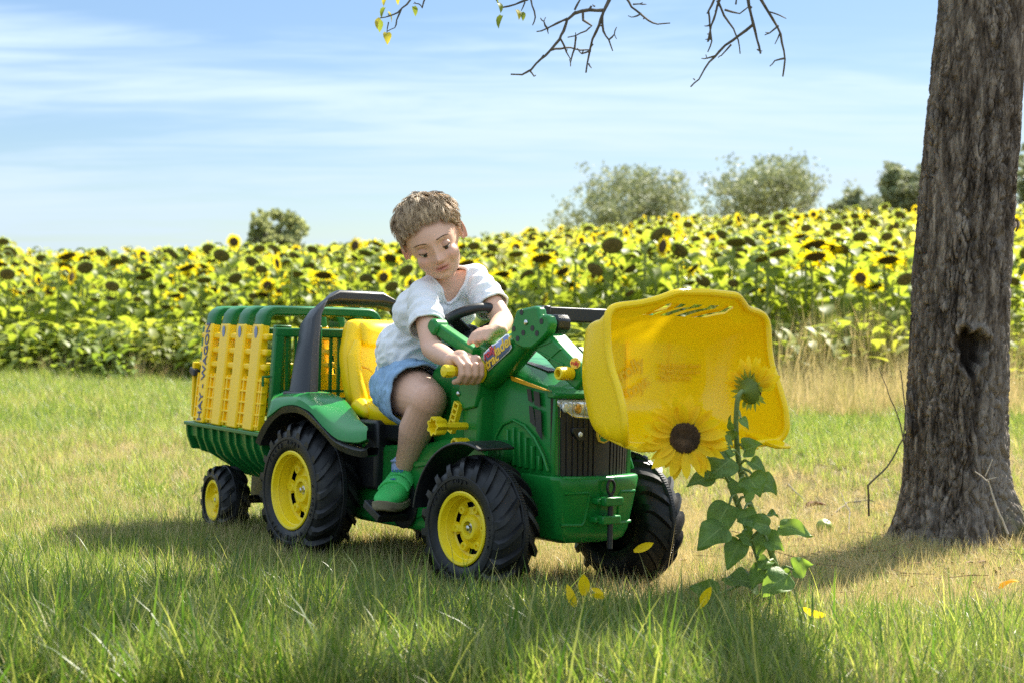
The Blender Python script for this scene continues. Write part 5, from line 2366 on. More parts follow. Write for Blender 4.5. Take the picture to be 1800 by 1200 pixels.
# left hand: rests on the loader arm with the fingers over its near edge
b.cap(WR_L, Vector((.602, -.100, .577)), .0185, .020, n=14)
b.cap(Vector((.594, -.108, .578)), Vector((.622, -.088, .584)), .0165, .0165, n=14)
for i in range(4):
    k = Vector((.600 + .012 * i, -.116 + .007 * i, .580 + .003 * i))
    pts = [k, k + Vector((.010, -.022, .002)), k + Vector((.012, -.040, -.008)), k + Vector((.010, -.050, -.024))]
    r = (.0078, .0086, .0088, .0084)[i]
    b.chain(pts, [r * 1.1, r * 1.05, r, r * .85], n=10)
b.chain([Vector((.588, -.098, .574)), Vector((.592, -.120, .564)), Vector((.600, -.136, .553))], [.0115, .0098, .008], n=10)

body_me = remesh(b, .0026, 3, 'body')
V = getv(body_me)
# ---- carve the face: head coordinates
P = (V - HC) @ HM


def ga(x, y, z, sx, sy, sz):
    return np.exp(-(((P[:, 0] - x) / sx) ** 2 + ((P[:, 1] - y) / sy) ** 2 + ((P[:, 2] - z) / sz) ** 2))


front = sstep(.02, .045, P[:, 2]) * (np.abs(P[:, 0]) < .075) * (P[:, 1] > -.10) * (P[:, 1] < .11)
dz = np.zeros(len(P))
dy = np.zeros(len(P))
EYE = (.026, .0035)
for s in (-1, 1):
    dz -= .0105 * ga(s * .026, .004, .07, .0155, .0105, .05)      # socket
    dz += .0062 * ga(s * .0258, .0008, .07, .0125, .0078, .05)    # lids
    dz += .0028 * ga(s * .026, .021, .075, .018, .007, .05)       # brow ridge
    dz += .0030 * ga(s * .033, -.026, .07, .018, .016, .05)       # cheek
    dz += .0032 * ga(s * .0085, -.0285, .08, .0055, .0048, .05)   # nostril wing
    dz -= .0022 * ga(s * .0245, -.047, .07, .006, .006, .05)      # mouth corner
# nose
for y, a, sx, sy in ((.006, .0030, .0065, .010), (-.006, .0055, .0065, .010), (-.018, .0095, .0078, .0095), (-.0255, .0105, .0088, .0070)):
    dz += 1.2 * a * ga(0, y, .08, sx, sy, .06)
dz -= .0030 * ga(0, -.036, .08, .010, .0040, .06)                 # below the nose
dz += .0050 * ga(0, -.0435, .08, .0135, .0036, .06)               # upper lip
dz -= .0042 * ga(0, -.0482, .08, .0175, .0016, .06)               # mouth line
dz += .0058 * ga(0, -.0535, .08, .0115, .0042, .06)               # lower lip
dz -= .0030 * ga(0, -.0605, .08, .014, .0035, .06)                # chin crease
dz += .0030 * ga(0, -.072, .07, .014, .008, .05)                  # chin
dz -= .0010 * ga(0, -.040, .08, .0022, .0035, .05)
P[:, 2] += dz * front
V = HC + P @ HM.T
setv(body_me, V)
# skin tint: lips, cheeks, knees, knuckles; ear glow, nostril and mouth shade painted in
base = np.tile(np.array([.70, .415, .29]), (len(P), 1))


def blend(w, c):
    global base
    w = np.clip(w, 0, 1)[:, None]
    base = base * (1 - w) + np.array(c) * w


for s in (-1, 1):
    blend(.45 * ga(s * .036, -.024, .06, .020, .016, .05) * front, (.66, .29, .21))
    ear = sstep(.066, .073, s * P[:, 0]) * (np.abs(P[:, 1]) < .045) * (np.abs(P[:, 2] + .01) < .045)
    blend(.55 * ear, (.70, .24, .16))  # red of sun shining through the ears, put into the colour
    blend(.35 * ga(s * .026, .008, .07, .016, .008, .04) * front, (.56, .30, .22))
blend(.35 * ga(0, -.026, .085, .012, .009, .05) * front, (.68, .33, .24))
lipw = np.exp(-(((P[:, 0]) / .0185) ** 4)) * np.exp(-(((P[:, 1] + .0490) / .0085) ** 4)) * front
blend(.85 * lipw, (.56, .19, .155))
blend(.8 * np.exp(-((P[:, 0] / .0175) ** 4)) * np.exp(-(((P[:, 1] + .0482) / .0014) ** 2)) * front, (.22, .06, .05))  # shade in the mouth crease painted dark
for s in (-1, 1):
    blend(.55 * ga(s * .0062, -.0335, .085, .0032, .0018, .03) * front, (.26, .10, .07))  # shade of the nostrils painted as dark spots
for c, rr in ((KN_R, .05), (EL_R, .035), (Vector((.66, -.205, .51)), .03)):
    d = np.linalg.norm(V - np.array(c), axis=1)
    blend(.28 * np.exp(-(d / rr) ** 2), (.64, .31, .22))
nzv = np.array([mnoise.noise(Vector(p) * 45) for p in V[::1]]) if len(V) < 120000 else np.zeros(len(V))
base *= (1 + .05 * nzv)[:, None]
ca = body_me.color_attributes.new('Col', 'FLOAT_COLOR', 'POINT')
ca.data.foreach_set('color', np.hstack([base, np.ones((len(base), 1))]).ravel())
body = link_mesh('body', body_me, MAT['skin'], BOY)

# ---- eyes, lids, brows
for s in (-1, 1):
    ec = Vector((s * .0300, .0030, 0))
    # find the skin surface in front of the eye
    sel = (np.abs(P[:, 0] - s * .0258) < .004) & (np.abs(P[:, 1] - .001) < .004) & (P[:, 2] > .03)
    zs_ = float(P[sel, 2].max()) if sel.any() else .072
    m = MB()
    m.ell(hp(s * .0258, .0000, zs_ - .0108), (.0122, .0122, .0122), M=HM3, nu=24, nv=16)
    m.build('eye', MAT['eye_white'], BOY)
    m = MB()
    m.ell(hp(s * .0258 + .0006, -.0066, zs_ - .0034), (.0064, .0056, .0042), M=HM3, nu=18, nv=12)
    m.build('iris', MAT['eye_dark'], BOY)
    lid = MB()
    rgs = []
    for a in np.radians(np.linspace(78, -13, 12)):
        ring = []
        for t in np.radians(np.linspace(-76, 76, 17)):
            rr = .0131
            ring.append(hp(s * .0258 + rr * math.sin(t) * 1.12, rr * math.cos(t) * math.sin(a) - .0006 * 0 + .0022 * (math.sin(t) ** 2) * (1 if a < 0 else 0), zs_ - .0118 + rr * math.cos(t) * math.cos(a)))
        rgs.append(ring)
    lid.loft(rgs, close=False)
    me = lid.mesh('eyelid')
    cc = me.color_attributes.new('Col', 'FLOAT_COLOR', 'POINT')
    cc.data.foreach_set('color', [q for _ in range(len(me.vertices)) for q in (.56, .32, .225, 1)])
    link_mesh('eyelid', me, MAT['skin'], BOY, solid=.0008)
    m = MB()
    pts = [p + HM3 @ Vector((0, -.0004, .0008)) for p in rgs[-1][1:-1]]
    m.tube(pts, [.0005] + [.0013] * (len(pts) - 2) + [.0004], 6)
    m.build('eyelash', MAT['lash'], BOY)
    m = MB()
    for k in range(46):
        u = k / 45
        x = .012 + .029 * u
        y = .0205 + .0050 * math.sin(u * PI * .8) - .004 * u
        sel = (np.abs(P[:, 0] - s * x) < .004) & (np.abs(P[:, 1] - y) < .004) & (P[:, 2] > .02)
        z = float(P[sel, 2].mean()) + .0004 if sel.any() else .06
        yo = random.uniform(-.0016, .0016) * (1 - .6 * u)
        a = hp(s * x, y + yo, z)
        c = hp(s * (x + .0055), y + yo + .0012 * (1 - 2 * u) + .0006, z - .0006 - .0008 * u)
        m.tube([a, a.lerp(c, .5) + HM3 @ Vector((0, 0, .0004)), c], [.00028, .00042, .00012], 4)
    m.build('eyebrow', MAT['hairbase'], BOY)

# ---- hair: a close cap plus many separate locks
def scalp(th, phi_):
    """th around the head (0 = face), phi from the crown"""
    x = math.sin(phi_) * math.sin(th)
    z = math.sin(phi_) * math.cos(th)
    y = math.cos(phi_)
    return Vector((.0705 * x, .020 + .082 * y, -.015 + .0855 * z))


def hairline(th):
    """polar angle where the hair ends"""
    a = abs((th + PI) % (2 * PI) - PI)
    return float(np.interp(a, [0, .45, .8, 1.1, 1.4, 1.75, 2.3, PI], [.93, 1.00, 1.14, 1.44, 1.70, 1.78, 2.15, 2.25]))


m = MB()
rgs = []
for i in range(15):
    ring = []
    for k in range(48):
        th = 2 * PI * k / 48
        ph_ = .02 + (hairline(th) - .02) * i / 14
        p = scalp(th, ph_)
        g = .0095 * (1 - (i / 14) ** 3) + .0002
        nrm = (p - Vector((0, .02, -.015))).normalized()
        ring.append(hp(*(p + nrm * (g + .002 * mnoise.noise(p * 70)))))
    rgs.append(ring)
m.loft(rgs, close=True, cap0=True)
hair = m.build('hair', MAT['hairbase'], BOY)
NG, NC, KP = 700, 18, 10
NS = NG * NC
cur = bpy.data.hair_curves.new('hair_locks')
cur.add_curves([KP] * NS)
pos = np.zeros((NS * KP, 3), np.float32)
rad = np.zeros(NS * KP, np.float32)
tint = np.zeros(NS, np.float32)
ctr = Vector((0, .02, -.015))
whorl = Vector((.020, .088, -.070))
ii = 0
for gi in range(NG):
    while True:
        th = random.uniform(-PI, PI)
        ph_ = math.acos(1 - random.random() * (1 - math.cos(2.25)))
        if ph_ < hairline(th) * (1.0 + .05 * random.uniform(-1, 1)):
            break
    p = scalp(th, ph_)
    nrm = (p - ctr).normalized()
    dirv = p - whorl
    dirv = dirv - nrm * dirv.dot(nrm)
    dirv.normalize()
    sw = mnoise.noise(p * 19 + Vector((3, 1, 7))) * 1.5 + .35 + random.uniform(-.25, .25)
    dirv = Matrix.Rotation(sw, 3, nrm) @ dirv
    topness = max(0, min(1, (p.y - .030) / .050))
    L = (.016 + .030 * topness) * random.uniform(.75, 1.2)
    ath = abs(th)
    if ph_ > hairline(th) - .30 and ath < 1.1:
        L *= .62
    if ph_ > hairline(th) - .40 and 1.15 < ath < 2.0:
        L *= .50
    lift = (.15 + .17 * topness) * random.uniform(.6, 1.3)
    curl = random.choice((-1, 1)) * random.uniform(.2, .8)
    side = nrm.cross(dirv)
    wave = random.uniform(0, 6.28)
    gt = min(1, max(0, random.gauss(.5, .24)))
    g = [p + nrm * .002]
    v = (nrm * lift + dirv).normalized()
    for k in range(KP - 1):
        t = k / (KP - 1)
        v = (v + side * (curl * .22 * math.cos(wave + 4.2 * t)) - nrm * (.34 * t * (.5 + lift)) + dirv * .05).normalized()
        q = g[-1] + v * (L / (KP - 1))
        dd = q - ctr
        el = math.sqrt((dd.x / .071) ** 2 + (dd.y / .0825) ** 2 + (dd.z / .086) ** 2)
        lim = 1.06 + .06 * topness + random.uniform(0, .04)
        if el < lim:
            q = ctr + dd * (lim / el)
        g.append(q)
    for c in range(NC):
        ang_ = random.uniform(0, 2 * PI)
        rr0 = .0080 * math.sqrt(random.random())
        oo = side * math.cos(ang_) * rr0 + nrm.cross(side) * math.sin(ang_) * rr0
        ln = random.uniform(.75, 1.08)
        for k in range(KP):
            t = k / (KP - 1)
            x = min(t * ln, 1.0) * (KP - 1)
            i0 = min(int(x), KP - 2)
            q = g[i0].lerp(g[i0 + 1], x - i0) + oo * (1 - .42 * t) + nrm * (.0015 * math.sin(ang_ * 3) * t)
            pos[ii * KP + k] = hp(*q)
            rad[ii * KP + k] = .00038 * (1 - .7 * t ** 2)
        tint[ii] = min(1, max(0, gt + random.gauss(0, .22)))
        ii += 1
cur.points.foreach_set('position', pos.ravel())
ra = cur.attributes.get('radius') or cur.attributes.new('radius', 'FLOAT', 'POINT')
ra.data.foreach_set('value', rad)
ta = cur.attributes.new('tint', 'FLOAT', 'CURVE')
ta.data.foreach_set('value', tint)
mh, t_ = new_mat('hair_strands')
hb = t_.nodes.new('ShaderNodeBsdfPrincipled')
ho = t_.nodes.new('ShaderNodeOutputMaterial')
hi = t_.nodes.new('ShaderNodeAttribute')
hi.attribute_name = 'tint'
hrp = t_.nodes.new('ShaderNodeValToRGB')
hrp.color_ramp.elements[0].color = (.19, .115, .058, 1)
hrp.color_ramp.elements[1].color = (.70, .51, .30, 1)
t_.links.new(hi.outputs['Fac'], hrp.inputs[0])
t_.links.new(hrp.outputs[0], hb.inputs['Base Color'])
hb.inputs['Roughness'].default_value = .45
t_.links.new(hb.outputs[0], ho.inputs['Surface'])
cur.materials.append(mh)
ho_ = bpy.data.objects.new('hair_locks', cur)
col.objects.link(ho_)
ho_.parent = hair

# ---- T-shirt
b = MB()
g = .010
b.cap(PEL + Vector((.0, .045, .035)), PEL + Vector((0, -.045, .035)), .076, .076, n=24)
b.cap(PEL + Vector((.0, .040, .00)), PEL + Vector((0, -.046, .00)), .079, .079, n=24)
b.chain([PEL + Vector((0, 0, .02)), BEL, CHE], [.080, .075, .073], n=24)
b.cap(BEL + Vector((-.004, .03, -.02)), BEL + Vector((-.004, -.045, -.02)), .074, .074, n=24)
b.cap(CHE + Vector((.010, .048, .01)), CHE + Vector((.010, -.050, .0)), .060, .060, n=24)
b.chain([SH_L + Vector((0, 0, .002)), NEK - Vector((.006, 0, .016)), SH_R + Vector((0, 0, .002))], [.034, .048, .034], n=20)
slv = []
for SH, EL in ((SH_R, EL_R), (SH_L, EL_L)):
    d = (EL - SH).normalized()
    e = SH + d * .118
    b.chain([SH, SH.lerp(e, .55), e + d * .02], [.035, .039, .043], n=20)
    slv.append((SH, d))
sh_me = remesh(b, .0034, 9, 'shirt')
V = getv(sh_me)
Nn = getn(sh_me)
# folds
dsp = np.zeros(len(V))
for i, p in enumerate(V):
    q = Vector(p)
    a = mnoise.noise(Vector((q.x * 9 + q.z * 7, q.y * 11, q.z * 17 - q.x * 9)))
    c = mnoise.noise(Vector((q.x * 24 + q.z * 17, q.y * 20, q.z * 40 - q.x * 26)) + Vector((5, 3, 1)))
    lo = max(0, min(1, (.66 - q.z) / .12))
    ridge = 1 - abs(c) * 2.4
    dsp[i] = .0050 * a + (.0022 + .0062 * lo) * ridge * .8
# drag folds from the armpit towards the waist
for SH, d in slv:
    arm = (V - np.array(SH)) @ np.array(d)
    rr = np.linalg.norm(V - np.array(SH) - np.outer(arm, np.array(d)), axis=1)
    w = np.exp(-((arm - .05) / .05) ** 2) * (rr < .07)
    dsp += w * .0028 * np.sin(arm * 190 + rr * 60)
V = V + Nn * dsp[:, None]
setv(sh_me, V)
import bmesh
bm = bmesh.new()
bm.from_mesh(sh_me)
kill = []
fz = Vector((0, 0, 1))
ncen = Vector(U(786, 518, 1, -.055))
ndir = (hp(0, -.06, .0) - NEK).normalized()
nup = (NEK - CHE).normalized()
for v in bm.verts:
    q = v.co
    bad = False
    for SH, d in slv:
        t = (q - SH).dot(d)
        r = (q - SH - d * t).length
        if t > .106 and r < .070:
            bad = True
    # neckline
    rel = q - (NEK + Vector((.012, 0, .004)))
    along = rel.dot(nup)
    rad_ = (rel - nup * along).length
    if rad_ < .037 + .012 * max(0, rel.x / .05) and along > -.055:
        bad = True
    if q.z < .402 + .10 * max(0, (q.x - .16)) + .02 * math.sin(q.y * 40 + q.x * 20) * .3:
        bad = True
    if bad:
        kill.append(v)
bmesh.ops.delete(bm, geom=kill, context='VERTS')
bm.to_mesh(sh_me)
bm.free()
shirt = link_mesh('shirt', sh_me, MAT['shirt'], BOY, solid=.0022)
# hems: follow the open borders
bm = bmesh.new()
bm.from_mesh(sh_me)
bd_e = [e for e in bm.edges if e.is_boundary]
adj = {}
for e in bd_e:
    a, c = e.verts
    adj.setdefault(a.index, []).append(c.index)
    adj.setdefault(c.index, []).append(a.index)
co = {v.index: v.co.copy() for v in bm.verts}
bm.free()
seen = set()
loops = []
for st in adj:
    if st in seen:
        continue
    lp = [st]
    seen.add(st)
    cur_ = st
    while True:
        nx = [q for q in adj[cur_] if q not in seen]
        if not nx:
            break
        cur_ = nx[0]
        seen.add(cur_)
        lp.append(cur_)
    if len(lp) > 24:
        loops.append([co[i] for i in lp])
for lp in loops:
    a = np.array([tuple(p) for p in lp])
    for _ in range(8):
        a = (np.roll(a, 1, 0) + 2 * a + np.roll(a, -1, 0)) / 4
    pts = [tuple(p) for p in a] + [tuple(a[0])]
    m = MB()
    is_neck = abs(a[:, 2].mean() - .70) < .06 and np.ptp(a[:, 1]) > .05 and abs(a[:, 1].mean() + .048) < .03
    m.tube(pts, .0042 if is_neck else .0030, 8, cap=False)
    m.build('shirt_hem', MAT['shirt'], shirt)

# ---- shorts
b = MB()
b.cap(PEL + Vector((-.005, .05, -.02)), PEL + Vector((-.005, -.050, -.02)), .074, .074, n=24)
b.cap(PEL + Vector((.03, .05, -.02)), PEL + Vector((.03, -.055, -.02)), .074, .074, n=24)
leg_cut = []
for HI, KN in ((HIP_R, KN_R), (HIP_L, KN_L)):
    d = (KN - HI).normalized()
    b.chain([HI - d * .03, HI + d * .06, HI + d * .20], [.072, .077, .0745], n=24)
    leg_cut.append((HI, d))
so_me = remesh(b, .0042, 8, 'shorts')
V = getv(so_me)
Nn = getn(so_me)
dsp = np.zeros(len(V))
for i, p in enumerate(V):
    q = Vector(p)
    c = mnoise.noise(Vector((q.x * 34, q.y * 22, q.z * 30 + q.x * 15)))
    dsp[i] = .0055 * (1 - abs(c) * 2.2) + .003 * mnoise.noise(q * 60)
setv(so_me, V + Nn * dsp[:, None])
bm = bmesh.new()
bm.from_mesh(so_me)
kill = []
for v in bm.verts:
    for HI, d in leg_cut:
        t = (v.co - HI).dot(d)
        r = (v.co - HI - d * t).length
        if t > .148 + .010 * math.sin(v.co.y * 50) and r < .12 and (v.co.y < .0) == (HI.y < 0):
            kill.append(v)
            break
bmesh.ops.delete(bm, geom=list(set(kill)), context='VERTS')
bm.to_mesh(so_me)
bm.free()
shorts = link_mesh('shorts', so_me, MAT['denim'], BOY, solid=.003)
for HI, d in leg_cut:
    m = MB()
    u = d.orthogonal().normalized()
    w_ = d.cross(u)
    rg = []
    for t, r in ((.128, .0785), (.131, .0815), (.150, .0800), (.152, .0770), (.150, .0740), (.138, .0735)):
        rg.append([HI + d * (t + .004 * math.sin(3 * a + 1)) + (u * math.cos(a) + w_ * math.sin(a)) * (r + .0022 * math.sin(5 * a + HI.y * 9) + .0012 * math.sin(11 * a)) for a in np.linspace(0, 2 * PI, 49)[:-1]])
    m.loft(rg, close=True)
    m.build('shorts_cuff', MAT['denim'], shorts)

# ---- socks and shoes
for AN, KN, toe_dir, lab in ((AN_R, KN_R, Vector((.55, -.83, -.10)).normalized(), None), (AN_L, KN_L, Vector((.8, .5, -.10)).normalized(), None)):
    m = MB()
    d = (AN - KN).normalized()
    m.chain([AN + Vector((-.002, 0, .006)), AN + Vector((0, 0, -.035))], [.0292, .029], n=20)
    m.tube([AN + Vector((-.002, 0, .018)) + Vector((math.cos(a), math.sin(a), .12 * math.cos(a))) * .0285 for a in np.linspace(0, 2 * PI, 25)], .0035, 8, cap=False)
    m.build('sock', MAT['sock'], BOY)
    # shoe built along the toe direction
    X = toe_dir
    Z = Vector((0, 0, 1))
    Y = Z.cross(X).normalized()
    Z = X.cross(Y).normalized()
    O_ = AN + Vector((0, 0, -.076))

    def sp_(x, y, z):
        return O_ + X * x + Y * y + Z * z
    secs = [(-.042, .014, .012, .060), (-.036, .024, .006, .072), (-.015, .030, .002, .078), (.010, .0315, .0, .076), (.035, .033, .0, .064), (.060, .036, .0, .052), (.085, .0365, .0, .043), (.105, .032, .003, .036), (.118, .022, .007, .029), (.124, .010, .011, .022)]
    rg = []
    for x, hw, z0, z1 in secs:
        ring = []
        for k in range(24):
            a = 2 * PI * k / 24
            ca_, sa_ = math.cos(a), math.sin(a)
            yy_ = hw * math.copysign(abs(ca_) ** .75, ca_) * (1 if sa_ < 0 else (1 - .30 * sa_ ** 2))
            zz_ = (z0 + z1) / 2 + (z1 - z0) / 2 * math.copysign(abs(sa_) ** .8, sa_)
            ring.append(sp_(x, yy_, zz_))
        rg.append(ring)
    m = MB()
    m.loft(rg, close=True, cap0=True, cap1=True)
    shoe = m.build('shoe', MAT['shoe'], BOY, subsurf=1)
    rg = []
    for x, hw, z0, z1 in secs:
        ring = []
        for yk, zk in ((-1.06, .011), (-1.07, -.004), (-.8, -.011), (.8, -.011), (1.07, -.004), (1.06, .011)):
            ring.append(sp_(x * 1.02, hw * yk, z0 + zk))
        rg.append(ring)
    m = MB()
    m.loft(rg, close=True, cap0=True, cap1=True)
    m.build('shoe_sole', MAT['shoe_sole'], shoe, bevel=.002)
    for (x, wdt, hgt, ext) in ((.022, .024, .0735, 1.0), (.050, .022, .0590, 1.02)):
        rg = []
        for xo in (-.5, .5):
            ring = []
            hw = float(np.interp(x + xo * wdt, [s_[0] for s_ in secs], [s_[1] for s_ in secs]))
            zt = float(np.interp(x + xo * wdt, [s_[0] for s_ in secs], [s_[3] for s_ in secs])) + .0025
            for k in range(13):
                a = R(8 + 164 * k / 12)
                ring.append(sp_(x + xo * wdt, (hw + .0025) * math.copysign(abs(math.cos(a)) ** .75, math.cos(a)) * (1 - .28 * math.sin(a) ** 2), zt * .5 + zt * .5 * math.sin(a) ** .8))
            rg.append(ring)
        m = MB()
        m.loft(rg, close=False)
        m.build('shoe_strap', MAT['shoe_strap'], shoe, solid=.0055, bevel=.0012)
    nrm = (X * .45 + Z * .9).normalized()
    up_ = (Z - nrm * Z.dot(nrm)).normalized()
    lettering('LICO', .013, MAT['shoe_blue'], shoe, sp_(.031, 0, .0752), -Y if False else nrm.cross(up_) * -1, up_, extrude=.0008)
    m = MB()
    q = sp_(.058, 0, .0605)
    rt = nrm.cross(up_) * -1
    for k_, (dx, hh) in enumerate(((-.008, .005), (-.004, .007), (0, .009), (.004, .007), (.008, .005))):
        a = q + rt * dx * .5 - up_ * .003
        c = q + rt * dx + up_ * (hh - .003)
        m.add([a - rt * .0012 + nrm * .0006, a + rt * .0012 + nrm * .0006, c + nrm * .0006], [(0, 1, 2)])
    m.build('shoe_emblem', MAT['shoe_blue'], shoe, solid=.0008)
    m = MB()
    m.tube([sp_(-.030, -.022, .070), sp_(-.040, 0, .080), sp_(-.030, .022, .070), sp_(0, .030, .066)], .006, 8)
    m.build('shoe_collar', MAT['shoe_blue'], shoe)
# ================================================================== APPLE TREE
random.seed(21)


def bark_mat():
    m, t = new_mat('apple_bark')
    n, l = t.nodes.new, t.links.new
    o = n('ShaderNodeOutputMaterial')
    b = n('ShaderNodeBsdfPrincipled')
    b.inputs['Roughness'].default_value = .92
    b.inputs['Specular IOR Level'].default_value = .15
    tc = n('ShaderNodeTexCoord')
    mp = n('ShaderNodeMapping')
    mp.inputs['Scale'].default_value = (1, 1, .22)
    l(tc.outputs['Object'], mp.inputs[0])
    n1 = n('ShaderNodeTexNoise')
    n1.inputs['Scale'].default_value = 46
    n1.inputs['Detail'].default_value = 9
    n1.inputs['Roughness'].default_value = .72
    l(mp.outputs[0], n1.inputs['Vector'])
    n2 = n('ShaderNodeTexNoise')
    n2.inputs['Scale'].default_value = 5.5
    n2.inputs['Detail'].default_value = 6
    l(mp.outputs[0], n2.inputs['Vector'])
    a = n('ShaderNodeAttribute')
    a.attribute_name = 'relief'
    r1 = n('ShaderNodeValToRGB')
    r1.color_ramp.elements[0].position = .36
    r1.color_ramp.elements[0].color = (.026, .019, .014, 1)
    r1.color_ramp.elements[1].position = .66
    r1.color_ramp.elements[1].color = (.34, .285, .235, 1)
    e = r1.color_ramp.elements.new(.5)
    e.color = (.12, .095, .076, 1)
    l(n1.outputs[0], r1.inputs[0])
    r2 = n('ShaderNodeValToRGB')
    r2.color_ramp.elements[0].position = .48
    r2.color_ramp.elements[0].color = (0, 0, 0, 1)
    r2.color_ramp.elements[1].position = .66
    r2.color_ramp.elements[1].color = (1, 1, 1, 1)
    l(n2.outputs[0], r2.inputs[0])
    mx = n('ShaderNodeMix')
    mx.data_type = 'RGBA'
    l(r2.outputs[0], mx.inputs[0])
    l(r1.outputs[0], mx.inputs[6])
    mx.inputs[7].default_value = (.25, .215, .185, 1)
    # painted shade in the knot hole and the stain below it, moss at the foot
    mk = n('ShaderNodeMix')
    mk.data_type = 'RGBA'
    ak = n('ShaderNodeAttribute')
    ak.attribute_name = 'hole_shade_stain'
    l(ak.outputs['Fac'], mk.inputs[0])
    l(mx.outputs[2], mk.inputs[6])
    mk.inputs[7].default_value = (.030, .022, .017, 1)
    mm = n('ShaderNodeMix')
    mm.data_type = 'RGBA'
    am = n('ShaderNodeAttribute')
    am.attribute_name = 'moss'
    l(am.outputs['Fac'], mm.inputs[0])
    l(mk.outputs[2], mm.inputs[6])
    mm.inputs[7].default_value = (.10, .105, .022, 1)
    l(mm.outputs[2], b.inputs['Base Color'])
    bp = n('ShaderNodeBump')
    bp.inputs['Strength'].default_value = .9
    bp.inputs['Distance'].default_value = .014
    l(n1.outputs[0], bp.inputs['Height'])
    l(bp.outputs[0], b.inputs['Normal'])
    l(b.outputs[0], o.inputs['Surface'])
    return m


MAT['bark'] = bark_mat()
MAT['twig'] = pmat('twig_bark', (.085, .070, .052), .85, var=.35, vscale=40)
MAT['pale_twig'] = pmat('pale_dead_twig', (.42, .36, .29), .8, var=.2)
MAT['apple_leaf'] = pmat('apple_leaf', (.11, .16, .025), .5, var=.35, vscale=9, trans=.45, tcol=(.34, .40, .05), spec=.3)
MAT['yellow_leaf'] = pmat('yellowing_apple_leaf', (.42, .36, .04), .5, var=.25, vscale=30, trans=.40, tcol=(.7, .6, .06), spec=.3)
TY = 4.78
tb = at(1680, 950, TY)
TREE = thing('apple_tree', 'old apple tree with rough grey bark and a dark knot hole beside the toy tractor', 'tree')
TREE.location = (tb[0], tb[1], gzf(tb[0], tb[1]))
t0 = Vector(TREE.location)
axis = [(0, 1680, .190), (.06, 1680, .172), (.16, 1681, .156), (.34, 1683, .149), (.55, 1686, .144), (.80, 1692, .140), (1.05, 1703, .137), (1.30, 1714, .133), (1.55, 1728, .130), (1.9, 1748, .130), (2.3, 1770, .15)]
zA = np.array([a[0] for a in axis])
xA = np.array([at(a[1], 0, TY)[0] - t0.x for a in axis])
rA = np.array([a[2] for a in axis])
NT, NZ = 380, 400
th = np.linspace(0, 2 * PI, NT, endpoint=False)
zz_ = np.linspace(-.06, 2.3, NZ)
TH, ZZ = np.meshgrid(th, zz_)
cxx = np.interp(ZZ, zA, xA)
rr_ = np.interp(ZZ, zA, rA)
# root flare in lobes
fl = np.clip((.26 - ZZ) / .30, 0, 1.1) ** 2
rr_ = rr_ + fl * (.030 + .045 * np.maximum(0, np.cos(3 * TH + .7)) + .030 * np.maximum(0, np.cos(5 * TH + 2.1)))
rr_ = rr_ * (1 + .025 * np.sin(2 * TH + 1.3 * ZZ) + .018 * np.sin(3 * TH - 2.2 * ZZ + 1))
rel = np.zeros(TH.size)
ct_, st_ = np.cos(TH).ravel(), np.sin(TH).ravel()
zr_ = ZZ.ravel()
for i in range(TH.size):
    # long vertical plates split by furrows and cross cracks
    c, s, z = ct_[i] * .14, st_[i] * .14, zr_[i]
    wq = Vector((c * 16, s * 16, z * 7.0))
    w = mnoise.noise(wq) * .030 + mnoise.noise(wq * 2.3) * .012
    a = mnoise.noise(Vector(((c + w) * 60, (s + w) * 60, z * 9.0 + 3)))
    f2 = mnoise.noise(Vector(((c - w) * 55, (s + w) * 55, z * 34 + 9)))
    f3 = mnoise.noise(Vector((c * 190, s * 190, z * 80)))
    k = max(0, 1 - abs(a) * 6.0)
    k2 = max(0, 1 - abs(f2) * 6.0)
    rel[i] = -.0145 * k - .0085 * k2 + .0045 * mnoise.noise(Vector((c * 30, s * 30, z * 7))) + .0022 * f3
smoothpatch = np.array([max(0.0, min(1.0, (mnoise.noise(Vector((c * 9 + 4, s * 9, z * 1.6))) - .05) * 4)) for c, s, z in zip(ct_ * .14, st_ * .14, zr_)])
rel = rel * (1 - .65 * smoothpatch * sstep(.35, .8, zr_))
# knot hole
khz = .62 + (550 - 612) * TY / FPX - t0.z
kx = at(1685, 612, TY)[0] - t0.x
XS = cxx.ravel() + (rr_.ravel()) * ct_
frontm = st_ < 0
hx, hz = (XS - kx) / .047, (zr_ - khz) / .062
ang_k = np.arctan2(hz, hx)
q = np.sqrt(hx ** 2 + hz ** 2) / (1 + .16 * np.sin(3 * ang_k + .5) + .10 * np.sin(7 * ang_k))
hole = frontm * sstep(1.05, .70, q)
lip = frontm * np.exp(-((q - 1.18) / .16) ** 2)
rel = rel * (1 - .7 * hole) - .075 * hole + .011 * lip
RR = rr_.ravel() + rel
stain = frontm * np.exp(-(((XS - kx - .003) / .034) ** 2)) * sstep(khz + .02, khz - .04, zr_) * sstep(khz - .52, khz - .10, zr_) * 1.0
shade_stain = np.clip(hole * .9 + stain * np.clip(.75 + 3 * np.array([mnoise.noise(Vector((a * 60, b_ * 12, 2))) for a, b_ in zip(XS, zr_)]), 0, 1), 0, 1)  # hole shade painted dark, joined with the stain below it
moss = np.clip(frontm * sstep(.17, .03, zr_) * sstep(.35, .75, ct_) * 1.0, 0, 1) * np.clip(.5 + 1.5 * np.array([mnoise.noise(Vector((a * 30, b_ * 30, 7))) for a, b_ in zip(XS, zr_)]), 0, 1)
tv = np.stack([cxx.ravel() + RR * ct_, RR * st_, zr_], 1)
tf = [(j * NT + i, j * NT + (i + 1) % NT, (j + 1) * NT + (i + 1) % NT, (j + 1) * NT + i) for j in range(NZ - 1) for i in range(NT)]
m = MB()
m.v, m.f = [tuple(p) for p in tv], tf
trunk_me = m.mesh('trunk', sharp=0, fix=False)
